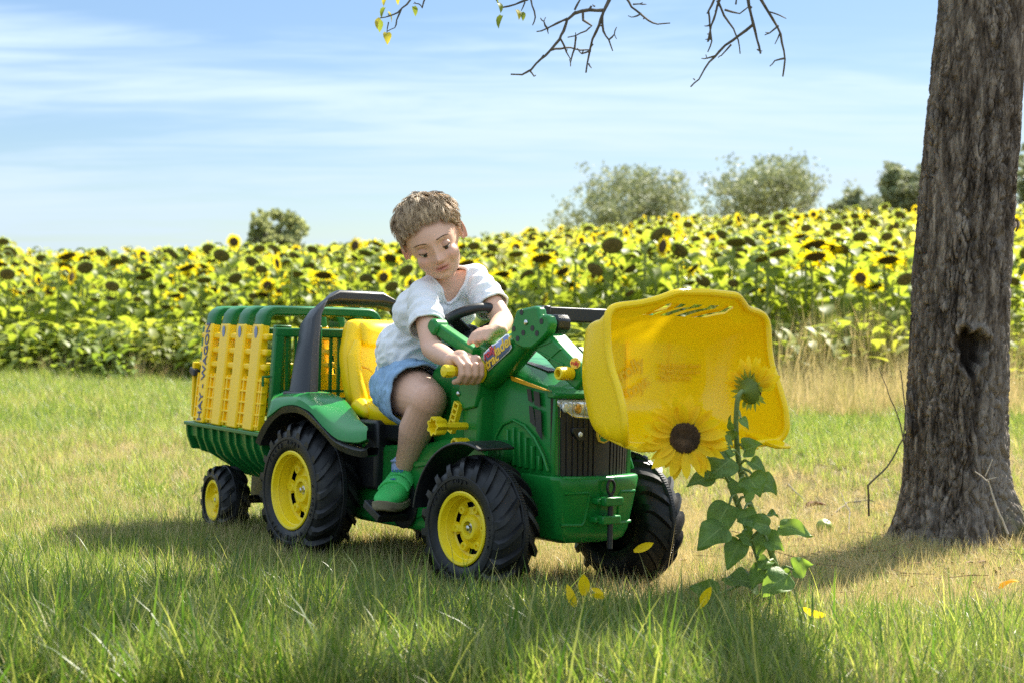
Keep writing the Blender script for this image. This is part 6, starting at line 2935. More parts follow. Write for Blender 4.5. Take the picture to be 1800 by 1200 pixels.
for nm, dat in (('relief', rel), ('hole_shade_stain', shade_stain), ('moss', moss)):
    a = trunk_me.attributes.new(nm, 'FLOAT', 'POINT')
    a.data.foreach_set('value', dat.astype(np.float32))
trunk = link_mesh('trunk', trunk_me, MAT['bark'], TREE)
# loose bark flakes standing off the edges
m = MB()
for px, py, L, w in ((1624, 215, .055, .016), (1626, 250, .03, .012), (1617, 310, .02, .008), (1772, 400, .03, .012), (1603, 440, .025, .008), (1610, 360, .02, .007), (1600, 700, .06, .02), (1598, 745, .07, .022)):
    p = at(px, py, TY) - np.array(t0)
    ax_ = float(np.interp(p[2], zA, xA))
    r_ = float(np.interp(p[2], zA, rA))
    s_ = 1 if p[0] > ax_ else -1
    b0 = Vector((ax_ + s_ * (r_ - .006), -.02, p[2]))
    for k in range(2):
        y_ = -.03 + .03 * k
        m.add([b0 + Vector((0, y_, -L * .5)), b0 + Vector((s_ * .004, y_ + w, -L * .5)), b0 + Vector((s_ * .013, y_ + w * .8, L * .2)), b0 + Vector((s_ * .010, y_, L * .5))], [(0, 1, 2, 3)])
fk = m.build('bark_flake', MAT['bark'], TREE, sharp=0, solid=.004)
fk['kind'] = 'stuff'

# limbs above the picture and hanging branches seen at its top edge
limb_defs = [([(.33, .0, 2.2), (.10, -.25, 2.75), (-.35, -.45, 3.05), (-1.0, -.55, 3.15), (-1.8, -.6, 3.05)], [.10, .075, .055, .035, .015]),
             ([(.33, .0, 2.2), (.45, .35, 2.9), (.30, .95, 3.6), (.1, 1.7, 4.2)], [.11, .085, .055, .02]),
             ([(.33, .0, 2.2), (.75, -.15, 2.9), (1.4, -.35, 3.4), (2.2, -.4, 3.7)], [.10, .08, .05, .02]),
             ([(-.35, -.45, 3.05), (-.65, .1, 3.5), (-1.1, .9, 3.9), (-1.4, 1.8, 4.1)], [.05, .04, .03, .012]),
             ([(.30, .95, 3.6), (-.5, 1.5, 4.1), (-1.2, 2.3, 4.3)], [.05, .035, .012]),
             ([(.10, -.25, 2.75), (-.25, -.55, 2.35), (-.50, -.62, 1.95)], [.045, .028, .014]),
             ([(-.35, -.45, 3.05), (-.75, -.60, 2.45), (-.80, -.55, 1.95)], [.035, .022, .012]),
             ([(-1.0, -.55, 3.15), (-1.45, -.60, 2.6), (-1.60, -.55, 2.0)], [.03, .02, .010])]
for pts, rs in limb_defs:
    m = MB()
    P_ = [Vector(p) for p in pts]
    fine_p, fine_r = [], []
    for i in range(len(P_) - 1):
        for k in range(5):
            t = k / 5
            fine_p.append(P_[i].lerp(P_[i + 1], t) + Vector((mnoise.noise(P_[i] * 3 + Vector((k, 0, 0))), mnoise.noise(P_[i] * 5 + Vector((0, k, 0))), 0)) * .05)
            fine_r.append(rs[i] * (1 - t) + rs[i + 1] * t)
    fine_p.append(P_[-1])
    fine_r.append(rs[-1])
    m.tube(fine_p, fine_r, 9)
    m.build('limb', MAT['twig'], TREE)

BR = [
    # right cluster, measured along the visible twigs (pixels of the photograph)
    (4.40, [(1268, -260), (1262, -60), (1265, 0), (1250, 45), (1245, 75), (1250, 60)], .0042),
    (4.40, [(1300, -200), (1312, -30), (1316, 10), (1324, 42), (1330, 70), (1337, 95)], .0055),
    (4.40, [(1324, 44), (1300, 62), (1275, 80), (1255, 100), (1240, 120), (1228, 140), (1214, 153)], .0042),
    (4.40, [(1262, 0), (1272, 28), (1290, 52), (1298, 70), (1301, 95)], .0036),
    (4.42, [(1320, -120), (1330, -10), (1350, 20), (1368, 48), (1375, 75), (1380, 105), (1376, 135)], .0046),
    (4.42, [(1350, 20), (1368, 26), (1382, 33)], .0026), (4.42, [(1368, 45), (1352, 58), (1344, 62)], .0026), (4.42, [(1372, 58), (1362, 78)], .0026), (4.42, [(1380, 102), (1362, 108), (1353, 117)], .0028),
    (4.40, [(1255, 0), (1246, 20), (1248, 45), (1252, 72), (1244, 92)], .0036), (4.40, [(1250, 70), (1240, 70)], .0024), (4.40, [(1246, 45), (1238, 46)], .0022), (4.40, [(1275, 18), (1300, 25), (1316, 12)], .0030),
    (4.40, [(1258, 98), (1243, 103), (1233, 103)], .0026), (4.40, [(1286, 78), (1268, 98), (1262, 102)], .0024), (4.40, [(1222, 142), (1218, 138)], .002),
    (4.40, [(1330, 88), (1340, 90)], .0024), (4.40, [(1293, 8), (1296, -10)], .0024),
    # middle cluster
    (4.30, [(1075, -260), (1078, -30), (1072, 0), (1060, 22), (1052, 45), (1042, 70), (1036, 95), (1030, 128)], .0055),
    (4.30, [(1062, 18), (1035, 18), (1010, 24), (998, 35), (990, 55), (984, 70), (968, 88), (950, 105), (935, 122), (918, 131), (898, 131)], .0046),
    (4.30, [(932, 124), (938, 135), (942, 132)], .0024), (4.30, [(998, 34), (980, 42), (960, 52), (943, 56)], .0034), (4.30, [(963, 52), (955, 38), (950, 32)], .0026), (4.30, [(962, 50), (964, 60)], .0022),
    (4.30, [(1024, 19), (1026, 35), (1040, 46), (1030, 55), (1012, 64), (998, 66)], .0034), (4.30, [(1012, 64), (1010, 85), (1004, 105), (1003, 117)], .0030), (4.30, [(986, 70), (996, 92), (1004, 106)], .0028),
    (4.30, [(968, 88), (985, 85), (1002, 83), (1020, 88), (1038, 88)], .0034), (4.30, [(1058, 30), (1060, 55), (1070, 70), (1077, 90)], .0032), (4.30, [(1070, 70), (1080, 60), (1084, 48)], .0026), (4.30, [(1034, 112), (1040, 120)], .0024),
    (4.30, [(1010, 18), (1020, 0), (1026, -40)], .0034), (4.30, [(1045, 12), (1042, 8)], .0024), (4.30, [(1038, 90), (1022, 95), (1015, 85)], .0028),
    (4.34, [(1090, -150), (1100, -5), (1110, 12), (1125, 25), (1140, 36), (1155, 44), (1178, 41)], .0036), (4.34, [(1128, 25), (1115, 31), (1104, 28)], .0024), (4.34, [(1112, 8), (1124, 7), (1136, 8)], .0026),
    # left clusters
    (4.25, [(935, -120), (930, -10), (936, 10), (942, 30), (936, 45)], .0030), (4.25, [(928, 0), (905, 8), (885, 14), (876, 6), (870, -8)], .0028), (4.25, [(922, 4), (916, 20)], .0022),
    (4.20, [(760, -160), (735, -15), (715, 8), (700, 22), (684, 28), (668, 32)], .0032), (4.20, [(706, 16), (698, 36), (694, 50), (680, 56)], .0026), (4.20, [(748, -6), (742, 14), (736, 8), (728, 4)], .0024), (4.20, [(682, 40), (680, 58)], .002)]
nodes_leaf = [(4.20, 668, 40, 'y', 1.1), (4.20, 682, 30, 'y', 1.0), (4.20, 665, 44, 'g', 1.1), (4.20, 680, 66, 'y', 1.2), (4.20, 727, 20, 'g', .9), (4.20, 704, 0, 'o', 1.0), (4.20, 676, 22, 'g', 1.0), (4.20, 678, 4, 'y', .8),
              (4.25, 876, 14, 'g', 1.0), (4.25, 882, 36, 'g', 1.2), (4.25, 908, 26, 'y', 1.0), (4.25, 917, 30, 'g', .9), (4.25, 880, 0, 'g', .8)]
for Y_, pl_, r0 in BR:
    pts = [Vector(at(px, py, Y_ + .06 * mnoise.noise(Vector((px * .01, py * .01, 1))))) - t0 for px, py in pl_]
    # crooked, knobbly twig
    fp, fr = [], []
    for i in range(len(pts) - 1):
        n_ = max(2, int((pts[i + 1] - pts[i]).length / .018))
        for k in range(n_):
            t = k / n_
            q = pts[i].lerp(pts[i + 1], t)
            fp.append(q + Vector((random.uniform(-1, 1), random.uniform(-1, 1), random.uniform(-1, 1))) * .0016)
            u = (i + t) / (len(pts) - 1)
            fr.append(r0 * (1 - .55 * u) * random.uniform(.85, 1.18))
    fp.append(pts[-1])
    fr.append(r0 * .45)
    m = MB()
    m.tube(fp, fr, 6)
    for k in range(2, len(fp) - 1, 3):
        if random.random() < .45:
            d = Vector((random.uniform(-1, 1), random.uniform(-.6, .6), random.uniform(-1, 1))).normalized()
            L = random.uniform(.006, .018)
            m.tube([fp[k], fp[k] + d * L], [fr[k] * .8, fr[k] * .65], 5)
    m.build('branch', MAT['twig'], TREE)


def small_leaf(m, p, d, L, W, droop):
    leaf_mesh_into(m, p, d, L, W, droop, cup=.3)


for Y_, px, py, c, s_ in nodes_leaf:
    p = Vector(at(px, py - 8, Y_)) - t0
    m = MB()
    a = random.uniform(0, 6.28)
    small_leaf(m, p, (math.cos(a) * .5, math.sin(a) * .5, -.5), .030 * s_, .019 * s_, .8)
    m.build('leaf', MAT['yellow_leaf' if c in 'yo' else 'apple_leaf'], TREE, sharp=0)
# crown overhead: leaves on all limbs, one loose mass
m = MB()
random.seed(33)
cl = []
for pts, rs in limb_defs[:5]:
    P_ = [Vector(p) for p in pts]
    for i in range(len(P_) - 1):
        for k in range(9):
            c = P_[i].lerp(P_[i + 1], random.random())
            if c.z > 2.6:
                cl.append(c + Vector((random.gauss(0, .45), random.gauss(0, .45), abs(random.gauss(.1, .3)))))
for c in cl:
    if random.random() < .55:
        continue
    for k in range(44):
        p = c + Vector((random.gauss(0, .17), random.gauss(0, .17), random.gauss(0, .13)))
        if p.z < 2.25:
            continue
        a = random.uniform(0, 6.28)
        small_leaf(m, p, (math.cos(a), math.sin(a), random.uniform(-.6, .3)), random.uniform(.055, .085), random.uniform(.032, .048), random.uniform(.2, 1))
crown = m.build('crown', MAT['apple_leaf'], TREE, sharp=0, fix=False)
crown['kind'] = 'stuff'

# thin shoots round the foot of the trunk
def twig(name, pts, r, mat, label, cat='twig'):
    p0 = Vector(pts[0])
    m = MB()
    fp = []
    for i in range(len(pts) - 1):
        a, b_ = Vector(pts[i]), Vector(pts[i + 1])
        for k in range(4):
            fp.append(a.lerp(b_, k / 4) - p0 + Vector((random.uniform(-1, 1), random.uniform(-1, 1), random.uniform(-1, 1))) * .0015)
    fp.append(Vector(pts[-1]) - p0)
    m.tube(fp, [r * (1 - .6 * i / len(fp)) for i in range(len(fp))], 6)
    o = m.build(name, mat)
    o.location = p0
    tag(o, label, cat)
    return o


twig('bare_shoot', [at(1528, 905, 4.75), at(1526, 852, 4.72), at(1560, 820, 4.72), at(1588, 770, 4.70), at(1592, 720, 4.70), at(1583, 650, 4.72)], .0032, MAT['twig'], 'thin dark bare shoot curving up left of the tree trunk')
twig('bare_shoot', [at(1596, 815, 4.74), at(1582, 740, 4.74), at(1562, 690, 4.74), at(1545, 645, 4.75)], .0022, MAT['twig'], 'finest straight bare shoot touching the left side of the trunk')
wt = twig('pale_twig', [at(1772, 938, 4.44), at(1752, 890, 4.44), at(1738, 845, 4.44), at(1714, 828, 4.44)], .0032, MAT['pale_twig'], 'pale dead twig leaning against the right foot of the trunk')
m = MB()
m.tube([Vector(at(1736, 842, 4.44)) - wt.location, Vector(at(1752, 838, 4.44)) - wt.location], .0016, 5)
m.tube([Vector(at(1732, 836, 4.44)) - wt.location, Vector(at(1745, 806, 4.44)) - wt.location], .0016, 5)
m.build('side_twig', MAT['pale_twig'], wt)


def gpt(px, py, dz_=.0):
    """point of the sight line on the ground"""
    d = ray(px, py)
    t = 4.0
    for _ in range(30):
        z = gzf(d[0] * t, d[1] * t) + dz_
        t = (z - CAM_H) / d[2]
    p = cam_p + d * t
    return np.array([p[0], p[1], p[2]])


twig('fallen_twig', [gpt(1462, 905, .02), gpt(1490, 882, .03), gpt(1530, 878, .03), gpt(1560, 890, .02)], .0035, MAT['twig'], 'dark fallen twig lying on the straw left of the trunk')
twig('fallen_twig', [gpt(1385, 850, .03), gpt(1405, 870, .03), gpt(1422, 885, .02)], .0035, MAT['twig'], 'short fallen twig behind the cut sunflowers')
twig('fallen_twig', [gpt(1492, 935, .02), gpt(1494, 900, .06), gpt(1478, 865, .10)], .0022, MAT['twig'], 'tiny forked twig standing in the straw near the green apple')

# ================================================================== TREES BEYOND THE FIELD
MAT['far_leaf'] = pmat('far_tree_leaf', (.22, .25, .135), .6, var=.4, vscale=1.2, trans=.35, tcol=(.42, .45, .17), spec=.2)  # distance haze lightened into the leaf colour


def far_tree(px, top_py, base_py, w_px, Y, label, seed, dens=1.0, shape=1.0, lobes=11):
    random.seed(seed)
    c = at(px, base_py, Y)
    sc = Y / FPX
    g = gzf(c[0], Y)
    H = .62 + (HORIZON - top_py) * sc - g
    R_ = w_px * sc / 2
    t = thing('fruit_tree', label, 'tree', None, 'trees beyond the sunflower field')
    t.location = (c[0], Y, g)
    m = MB()
    m.tube([(0, 0, -.1), (.05, 0, H * .25), (.0, .05, H * .5)], [.20, .15, .10], 8)
    for k in range(6):
        a = random.uniform(0, 6.28)
        m.tube([(0, 0, H * .28), (math.cos(a) * R_ * .35, math.sin(a) * R_ * .35, H * .55), (math.cos(a) * R_ * .48, math.sin(a) * R_ * .48, H * .68)], [.10, .07, .02], 6)
    m.build('trunk', MAT['twig'], t)
    m = MB()
    cl = []
    for k in range(lobes):
        a = random.uniform(0, 6.28)
        rr = R_ * .78 * math.sqrt(random.random())
        cl.append((Vector((math.cos(a) * rr, math.sin(a) * rr, H * random.uniform(.42, .84 if rr < R_ * .5 else .72) * 1.0)), R_ * random.uniform(.26, .42)))
    cl.append((Vector((0, 0, H * .80)), R_ * .34))
    for c_, r_ in cl:
        sub = [(c_ + Vector((random.gauss(0, 1), random.gauss(0, 1), random.gauss(0, .8))) * r_ * .55, r_ * random.uniform(.16, .36)) for _ in range(16)]
        for s_, q in sub:
            for k in range(int(62 * dens)):
                p = s_ + Vector((random.gauss(0, 1), random.gauss(0, 1), random.gauss(0, 1))) * q * .62
                if p.z > H * 1.0:
                    continue
                L = random.uniform(.10, .20)
                d = Vector((random.gauss(0, 1), random.gauss(0, 1), random.gauss(0, 1))).normalized()
                e = d.orthogonal().normalized()
                m.add([p - d * L * .5, p + e * L * .3, p + d * L * .5, p - e * L * .3], [(0, 1, 2, 3)])
    cr = m.build('crown', MAT['pale_leaf' if dens < .5 else 'far_leaf'], t, sharp=0, fix=False)
    return t


far_tree(1112, 290, 372, 262, 60, 'broad low fruit tree beyond the field, above the yellow loader bucket', 1, .62, lobes=15)
far_tree(1380, 272, 380, 262, 58, 'tallest round fruit tree beyond the field, between the bucket and the trunk', 2, .62, lobes=15)
far_tree(1500, 318, 380, 110, 61, 'small yellowish fruit tree half hidden beside the tallest far tree', 3, .8, lobes=7)
far_tree(1600, 284, 380, 150, 55, 'fruit tree beyond the field partly hidden behind the left side of the trunk', 4)
far_tree(1860, 180, 360, 170, 45, 'tall far tree showing right of the apple tree trunk', 5)
MAT['pale_leaf'] = pmat('pale_bush_leaf', (.26, .29, .14), .6, var=.3, vscale=1.2, trans=.55, tcol=(.55, .58, .24), spec=.2)
far_tree(462, 362, 440, 70, 52, 'low grey green bush beyond the field, left of the boy', 6, .40, lobes=12)
far_tree(505, 350, 440, 80, 53, 'taller pale bushy tree beyond the field, left of the boy', 7, .38, lobes=12)

# ================================================================== CUT SUNFLOWERS IN FRONT OF THE BUCKET
random.seed(44)


def petal_mesh(L, W, curl, kink):
    m = MB()
    rows = 7
    vs = []
    for i in range(rows):
        t = i / (rows - 1)
        w = W * .5 * (math.sin(PI * (t * .90 + .08)) ** .8) * (1 if i < rows - 1 else 0.04)
        z = curl * L * t * t + .015 * L * math.sin(t * 6 + kink)
        sd = kink * .04 * L * t * t
        vs += [(L * t, -w + sd, z + w * .35), (L * t, sd, z), (L * t, w + sd, z + w * .35)]
    fs = []
    for i in range(rows - 1):
        fs += [(3 * i, 3 * i + 1, 3 * i + 4, 3 * i + 3), (3 * i + 1, 3 * i + 2, 3 * i + 5, 3 * i + 4)]
    m.add(vs, fs)
    me = m.mesh('petal', sharp=0, fix=False)
    me.materials.append(MAT['petal'])
    return me


PET = [petal_mesh(.066, .024, .18, .5), petal_mesh(.060, .021, -.10, -1.0), petal_mesh(.070, .023, .35, 1.4), petal_mesh(.056, .020, .02, 0), petal_mesh(.062, .024, -.35, 2)]


def place_local(o, M):
    o.matrix_local = M


def big_head(plant, c, f_, R0, full=True, keep=None):
    """flower head at c (plant coordinates) facing f_"""
    f_ = Vector(f_).normalized()
    u = f_.cross(Vector((0, 0, 1))).normalized()
    w = u.cross(f_)
    B = Matrix(((u.x, w.x, f_.x, c[0]), (u.y, w.y, f_.y, c[1]), (u.z, w.z, f_.z, c[2]), (0, 0, 0, 1)))
    m = MB()
    n = 28
    rings = []
    for r, h in ((1.0, -.02), (1.12, -.16), (.95, -.42), (.5, -.62), (.22, -.80), (.14, -1.0)):
        rings.append([(R0 * r * math.cos(2 * PI * k / n), R0 * r * math.sin(2 * PI * k / n), R0 * h) for k in range(n)])
    m.loft(rings, close=True, cap1=True)
    hd = m.build('flower_head', MAT['bract'], plant)
    hd.matrix_local = B
    m = MB()
    rings = []
    for r, h in ((1.06, .0), (1.0, .10), (.85, .17), (.62, .19), (.45, .13), (.2, .06), (.01, .05)):
        rings.append([(R0 * r * math.cos(2 * PI * k / 48) * (1 + .015 * random.uniform(-1, 1)), R0 * r * math.sin(2 * PI * k / 48), R0 * (h + .02 * random.uniform(-1, 1))) for k in range(48)])
    m.loft(rings, close=True, cap1=True)
    # florets in a spiral
    for k in range(420):
        rr = R0 * 1.02 * math.sqrt((k + .5) / 420)
        a = k * 2.39996
        z = R0 * float(np.interp(rr / R0, [.01, .2, .45, .62, .85, 1.0, 1.06], [.05, .06, .13, .19, .17, .10, .0]))
        x, y = rr * math.cos(a), rr * math.sin(a)
        hgt_ = R0 * (.05 if rr < R0 * .45 else .12)
        q = R0 * .030
        ox, oy = random.uniform(-q, q) * .8, random.uniform(-q, q) * .8
        m.add([(x - q, y - q, z), (x + q, y - q, z), (x + q, y + q, z), (x - q, y + q, z), (x + ox, y + oy, z + hgt_)], [(0, 1, 4), (1, 2, 4), (2, 3, 4), (3, 0, 4)])
    dsk = m.build('seed_disc', MAT['seed'], hd, sharp=0)
    for ringi, (np_, rad_, tilt, z0) in enumerate(((19, .96, .06, -.02), (18, .92, .32, .04))):
        for k in range(np_):
            a = 2 * PI * (k + .5 * ringi) / np_ + random.uniform(-.09, .09)
            if keep is not None and not keep(a):
                continue
            o = bpy.data.objects.new('petal', random.choice(PET))
            col.objects.link(o)
            o.parent = hd
            sc = random.uniform(.82, 1.12) * R0 / .034
            el = tilt + random.uniform(-.28, .24)
            Mx = Matrix.Rotation(a, 4, 'Z') @ Matrix.Translation((R0 * rad_, 0, R0 * z0)) @ Matrix.Rotation(-el, 4, 'Y') @ Matrix.Rotation(random.uniform(-.35, .35), 4, 'X') @ Matrix.Diagonal((sc, sc * random.uniform(.85, 1.15), sc, 1))
            o.matrix_local = Mx
    for k in range(22):
        a = 2 * PI * k / 22 + random.uniform(-.1, .1)
        m = MB()
        L = R0 * random.uniform(.55, .95)
        W = R0 * .30
        m.add([(0, -W * .5, 0), (0, W * .5, 0), (L * .45, W * .55, -L * .10), (L * .45, -W * .55, -L * .10), (L, 0, L * random.uniform(-.45, .10))], [(0, 1, 2, 3), (3, 2, 4)])
        o = m.build('bract', MAT['bract'], hd, sharp=0, fix=False)
        o.matrix_local = Matrix.Rotation(a, 4, 'Z') @ Matrix.Translation((R0 * 1.02, 0, -R0 * (.10 + .12 * (k % 2)))) @ Matrix.Rotation(random.uniform(-.2, .5), 4, 'Y')
    return hd


def stem_part(plant, pts, r, p0):
    m = MB()
    P_ = [Vector(p) - p0 for p in pts]
    fp, fr = [], []
    for i in range(len(P_) - 1):
        for k in range(5):
            t = k / 5
            a = P_[max(i - 1, 0)]
            b_, c, d = P_[i], P_[i + 1], P_[min(i + 2, len(P_) - 1)]
            q = .5 * (2 * b_ + (c - a) * t + (2 * a - 5 * b_ + 4 * c - d) * t * t + (3 * b_ - a - 3 * c + d) * t ** 3)
            fp.append(q)
            u = (i + t) / (len(P_) - 1)
            fr.append(r * (1 - .35 * u))
    fp.append(P_[-1])
    fr.append(r * .65)
    m.tube(fp, fr, 10)
    m.build('stem', MAT['big_stem'], plant)


def veined(m):
    """add a pale midrib and side veins to the leaf material"""
    t = m.node_tree
    n, l = t.nodes.new, t.links.new
    b = [q for q in t.nodes if q.type == 'BSDF_PRINCIPLED'][0]
    al, ac = n('ShaderNodeAttribute'), n('ShaderNodeAttribute')
    al.attribute_name, ac.attribute_name = 'along', 'across'

    def mth(op, a, c, cl=False):
        q = n('ShaderNodeMath')
        q.operation = op
        q.use_clamp = cl
        for i, v in enumerate((a, c)):
            if isinstance(v, (int, float)):
                q.inputs[i].default_value = v
            else:
                l(v, q.inputs[i])
        return q.outputs[0]
    aa = mth('ABSOLUTE', ac.outputs['Fac'], 0)
    ph = mth('FRACT', mth('MULTIPLY', mth('SUBTRACT', al.outputs['Fac'], mth('MULTIPLY', aa, .30)), 6.5), 0)
    side_v = mth('LESS_THAN', mth('ABSOLUTE', mth('SUBTRACT', ph, .5), 0), .055)
    mid_v = mth('LESS_THAN', aa, .045)
    v = mth('MAXIMUM', mth('MULTIPLY', side_v, .55), mid_v)
    src = b.inputs['Base Color'].links[0].from_socket
    mx = n('ShaderNodeMix')
    mx.data_type = 'RGBA'
    l(mth('MULTIPLY', v, .65), mx.inputs[0])
    l(src, mx.inputs[6])
    mx.inputs[7].default_value = (.27, .36, .12, 1)
    l(mx.outputs[2], b.inputs['Base Color'])


veined(MAT['big_leaf'])


def big_leaf(plant, p0, base, tip, W, droop, fold=.3, mat='big_leaf', wav=.16):
    """leaf with a stalk from the stem: base and tip are world points"""
    b0, t0_ = Vector(base) - p0, Vector(tip) - p0
    d = t0_ - b0
    L = d.length
    d.normalize()
    # the blade shows its upper side to the light and, tilted, to the front
    nrm = Vector((random.uniform(-.5, .5), random.uniform(-1.3, -.5), random.uniform(.35, 1.0)))
    side = nrm.cross(d)
    side.normalize()
    up_ = d.cross(side)
    if up_.dot(nrm) < 0:
        up_ = -up_
    m = MB()
    prof = [(0, .10), (.03, .55), (.12, .90), (.28, 1.0), (.46, .88), (.64, .64), (.82, .33), (1.0, .02)]
    vs = []
    for i, (t, w) in enumerate(prof):
        c = b0 + d * L * t - up_ * (droop * L * t * t) + up_ * droop * L * .45 * math.sin(PI * t)
        ww = W * .5 * w
        back = -d * (L * .07 if i in (1, 2) else 0)
        for j, q in enumerate((-1, -.5, 0, .5, 1)):
            wob = wav * W * math.sin(t * 9 + q * 3 + L * 90) * abs(q)
            jag = 1 + .05 * (-1) ** i * (abs(q) == 1)
            vs.append(c + side * ww * q * jag + up_ * (fold * ww * abs(q) + wob) + back * abs(q))
    fs = []
    for i in range(len(prof) - 1):
        for j in range(4):
            fs.append((5 * i + j, 5 * i + j + 1, 5 * i + j + 6, 5 * i + j + 5))
    m.add(vs, fs)
    o = m.build('leaf', MAT[mat], plant, sharp=0, fix=False, subsurf=2)
    for nm, dat in (('along', [t for t, w in prof for _ in range(5)]), ('across', [q for _ in prof for q in (-1, -.5, 0, .5, 1)])):
        a_ = o.data.attributes.new(nm, 'FLOAT', 'POINT')
        a_.data.foreach_set('value', dat)
    return o


def petiole(plant, p0, a, b_, r=.0028):
    m = MB()
    a, b_ = Vector(a) - p0, Vector(b_) - p0
    m.tube([a, a.lerp(b_, .5) + Vector((0, 0, .006)), b_], [r * 1.2, r, r * .8], 7)
    m.build('leaf_stalk', MAT['big_stem'], plant)


# the plant with the full flower
b1 = gpt(1362, 1092)
SF1 = thing('cut_sunflower', 'cut sunflower with a large open yellow flower in front of the loader bucket', 'sunflower')
p1 = Vector(b1)
SF1.location = p1
Yh = 3.08
head1 = Vector(at(1204, 769, Yh))
face1 = Vector((-.10, -1.0, .02))
stem_part(SF1, [b1, at(1335, 985, 3.32), at(1312, 925, 3.28), at(1292, 872, 3.24), at(1272, 822, 3.20), at(1240, 785, 3.18), head1 - face1.normalized() * .030], .0072, p1)
big_head(SF1, head1 - p1, face1, .0290)
# the plant whose flower is turned away
b2 = gpt(1394, 1086)
SF2 = thing('cut_sunflower', 'taller cut sunflower with its flower turned away, its green back towards the camera', 'sunflower')
p2 = Vector(b2)
SF2.location = p2
head2 = Vector(at(1320, 686, 3.20))
face2 = Vector((.72, .62, .12))
stem_part(SF2, [b2, at(1352, 960, 3.30), at(1322, 895, 3.26), at(1302, 830, 3.24), at(1294, 760, 3.20), at(1296, 705, 3.18), at(1303, 688, 3.18), head2 - face2.normalized() * .020], .0068, p2)
big_head(SF2, head2 - p2, face2, .0240, keep=lambda a: math.sin(a) > .05)

LV = [  # plant, stalk start, blade start, tip, Y, width, droop, fold
    (1, (1290, 868), (1282, 885), (1245, 955), 3.70, .075, .15, .15),
    (1, (1300, 905), (1272, 925), (1225, 962), 3.68, .080, .10, .25),
    (1, (1312, 930), (1300, 948), (1278, 1000), 3.72, .060, .10, .3),
    (1, (1275, 828), (1285, 806), (1240, 842), 3.66, .070, .10, .4),
    (1, (1272, 822), (1250, 838), (1208, 850), 3.68, .050, .12, .25),
    (1, (1256, 800), (1262, 790), (1245, 815), 3.68, .045, .10, .3),
    (1, (1320, 945), (1352, 925), (1300, 912), 3.70, .050, .15, .35),
    (1, (1330, 975), (1345, 1000), (1320, 1030), 3.78, .060, .15, .3),
    (1, (1340, 1000), (1385, 1010), (1335, 1045), 3.74, .075, .08, .25),
    (2, (1302, 830), (1315, 838), (1338, 870), 3.68, .075, .12, .2),
    (2, (1300, 820), (1335, 845), (1366, 866), 3.74, .060, .12, .3),
    (2, (1305, 840), (1300, 850), (1285, 870), 3.70, .050, .1, .3),
    (2, (1296, 780), (1310, 792), (1338, 778), 3.70, .058, .10, .3),
    (2, (1294, 760), (1288, 772), (1272, 758), 3.70, .038, .2, .4),
    (2, (1294, 765), (1290, 755), (1282, 730), 3.70, .026, .1, .4),
    (2, (1318, 885), (1308, 895), (1320, 935), 3.70, .050, .1, .3),
    (2, (1345, 945), (1355, 930), (1330, 975), 3.76, .060, .1, .3),
    (2, (1358, 975), (1370, 925), (1430, 938), 3.78, .055, .12, .3),
    (2, (1368, 1000), (1395, 1000), (1428, 990), 3.80, .058, .06, .1),
    (2, (1375, 1010), (1365, 1015), (1390, 1035), 3.80, .070, .05, .2),
    (2, (1372, 1015), (1330, 1025), (1270, 1015), 3.82, .080, .05, .15),
    (1, (1345, 1020), (1260, 1045), (1215, 1030), 3.80, .070, .05, .15),
    (1, (1296, 885), (1310, 872), (1332, 858), 3.66, .040, .15, .35),
    (1, (1280, 845), (1268, 836), (1252, 828), 3.66, .036, .2, .35),
    (1, (1326, 960), (1318, 948), (1296, 940), 3.72, .042, .2, .3),
    (2, (1298, 800), (1286, 792), (1266, 800), 3.68, .036, .2, .35),
    (2, (1300, 815), (1318, 812), (1346, 826), 3.68, .040, .2, .3),
    (2, (1330, 915), (1346, 905), (1368, 905), 3.74, .040, .15, .3),
    (2, (1336, 930), (1350, 950), (1378, 965), 3.74, .044, .2, .3),
    (2, (1364, 990), (1352, 985), (1332, 1000), 3.76, .042, .15, .3),
    (2, (1296, 720), (1302, 735), (1316, 752), 3.68, .022, .2, .4),
]
for k, a, b_, t, Y_, W_l, dr_, fo_ in LV:
    pl_, p0 = (SF1, p1) if k == 1 else (SF2, p2)
    A_ = Vector(at(*a, Y_ - .49))
    B_ = Vector(at(*b_, Y_ - .52))
    T_ = Vector(at(*t, Y_ - .54))
    for q in (A_, B_, T_):
        g = gzf(q.x, q.y) + .008
        if q.z < g:
            q.z = g
    petiole(pl_, p0, A_, B_)
    big_leaf(pl_, p0, B_, T_, W_l * .84, dr_, fo_)

# ================================================================== SMALL THINGS ON THE GROUND
random.seed(71)
m = MB()
for k in range(420):
    x_ = random.gauss(1.15, .55)
    y_ = random.gauss(4.3, .42)
    L = random.uniform(.012, .034)
    a = random.uniform(0, 6.28)
    if random.random() < .5:
        leaf_mesh_into(m, (x_, y_, gzf(x_, y_) + random.uniform(.008, .03)), (math.cos(a), math.sin(a), random.uniform(-.3, .5)), L, L * .6, random.uniform(.2, 1.6), cup=.5, rows=3)
    else:
        q = Vector((x_, y_, gzf(x_, y_) + random.uniform(.006, .03)))
        m.tube([q, q + Vector((math.cos(a), math.sin(a), random.uniform(-.1, .2))) * L * 2.6], random.uniform(.0008, .0018), 4)
MAT['litter'] = pmat('leaf_litter_brown', (.16, .085, .042), .9, var=.6, vscale=7)
lit = m.build('leaf_litter', MAT['litter'], sharp=0, fix=False)
tag(lit, 'brown leaf crumbs and twig bits strewn over the straw round the trunk', kind='stuff')
MAT['apple_green'] = pmat('green_apple_skin', (.22, .27, .035), .55, var=.2, vscale=14, bump=.05, bscale=80)
MAT['dead_leaf'] = pmat('brown_dead_leaf', (.17, .065, .030), .8, var=.3, vscale=30)
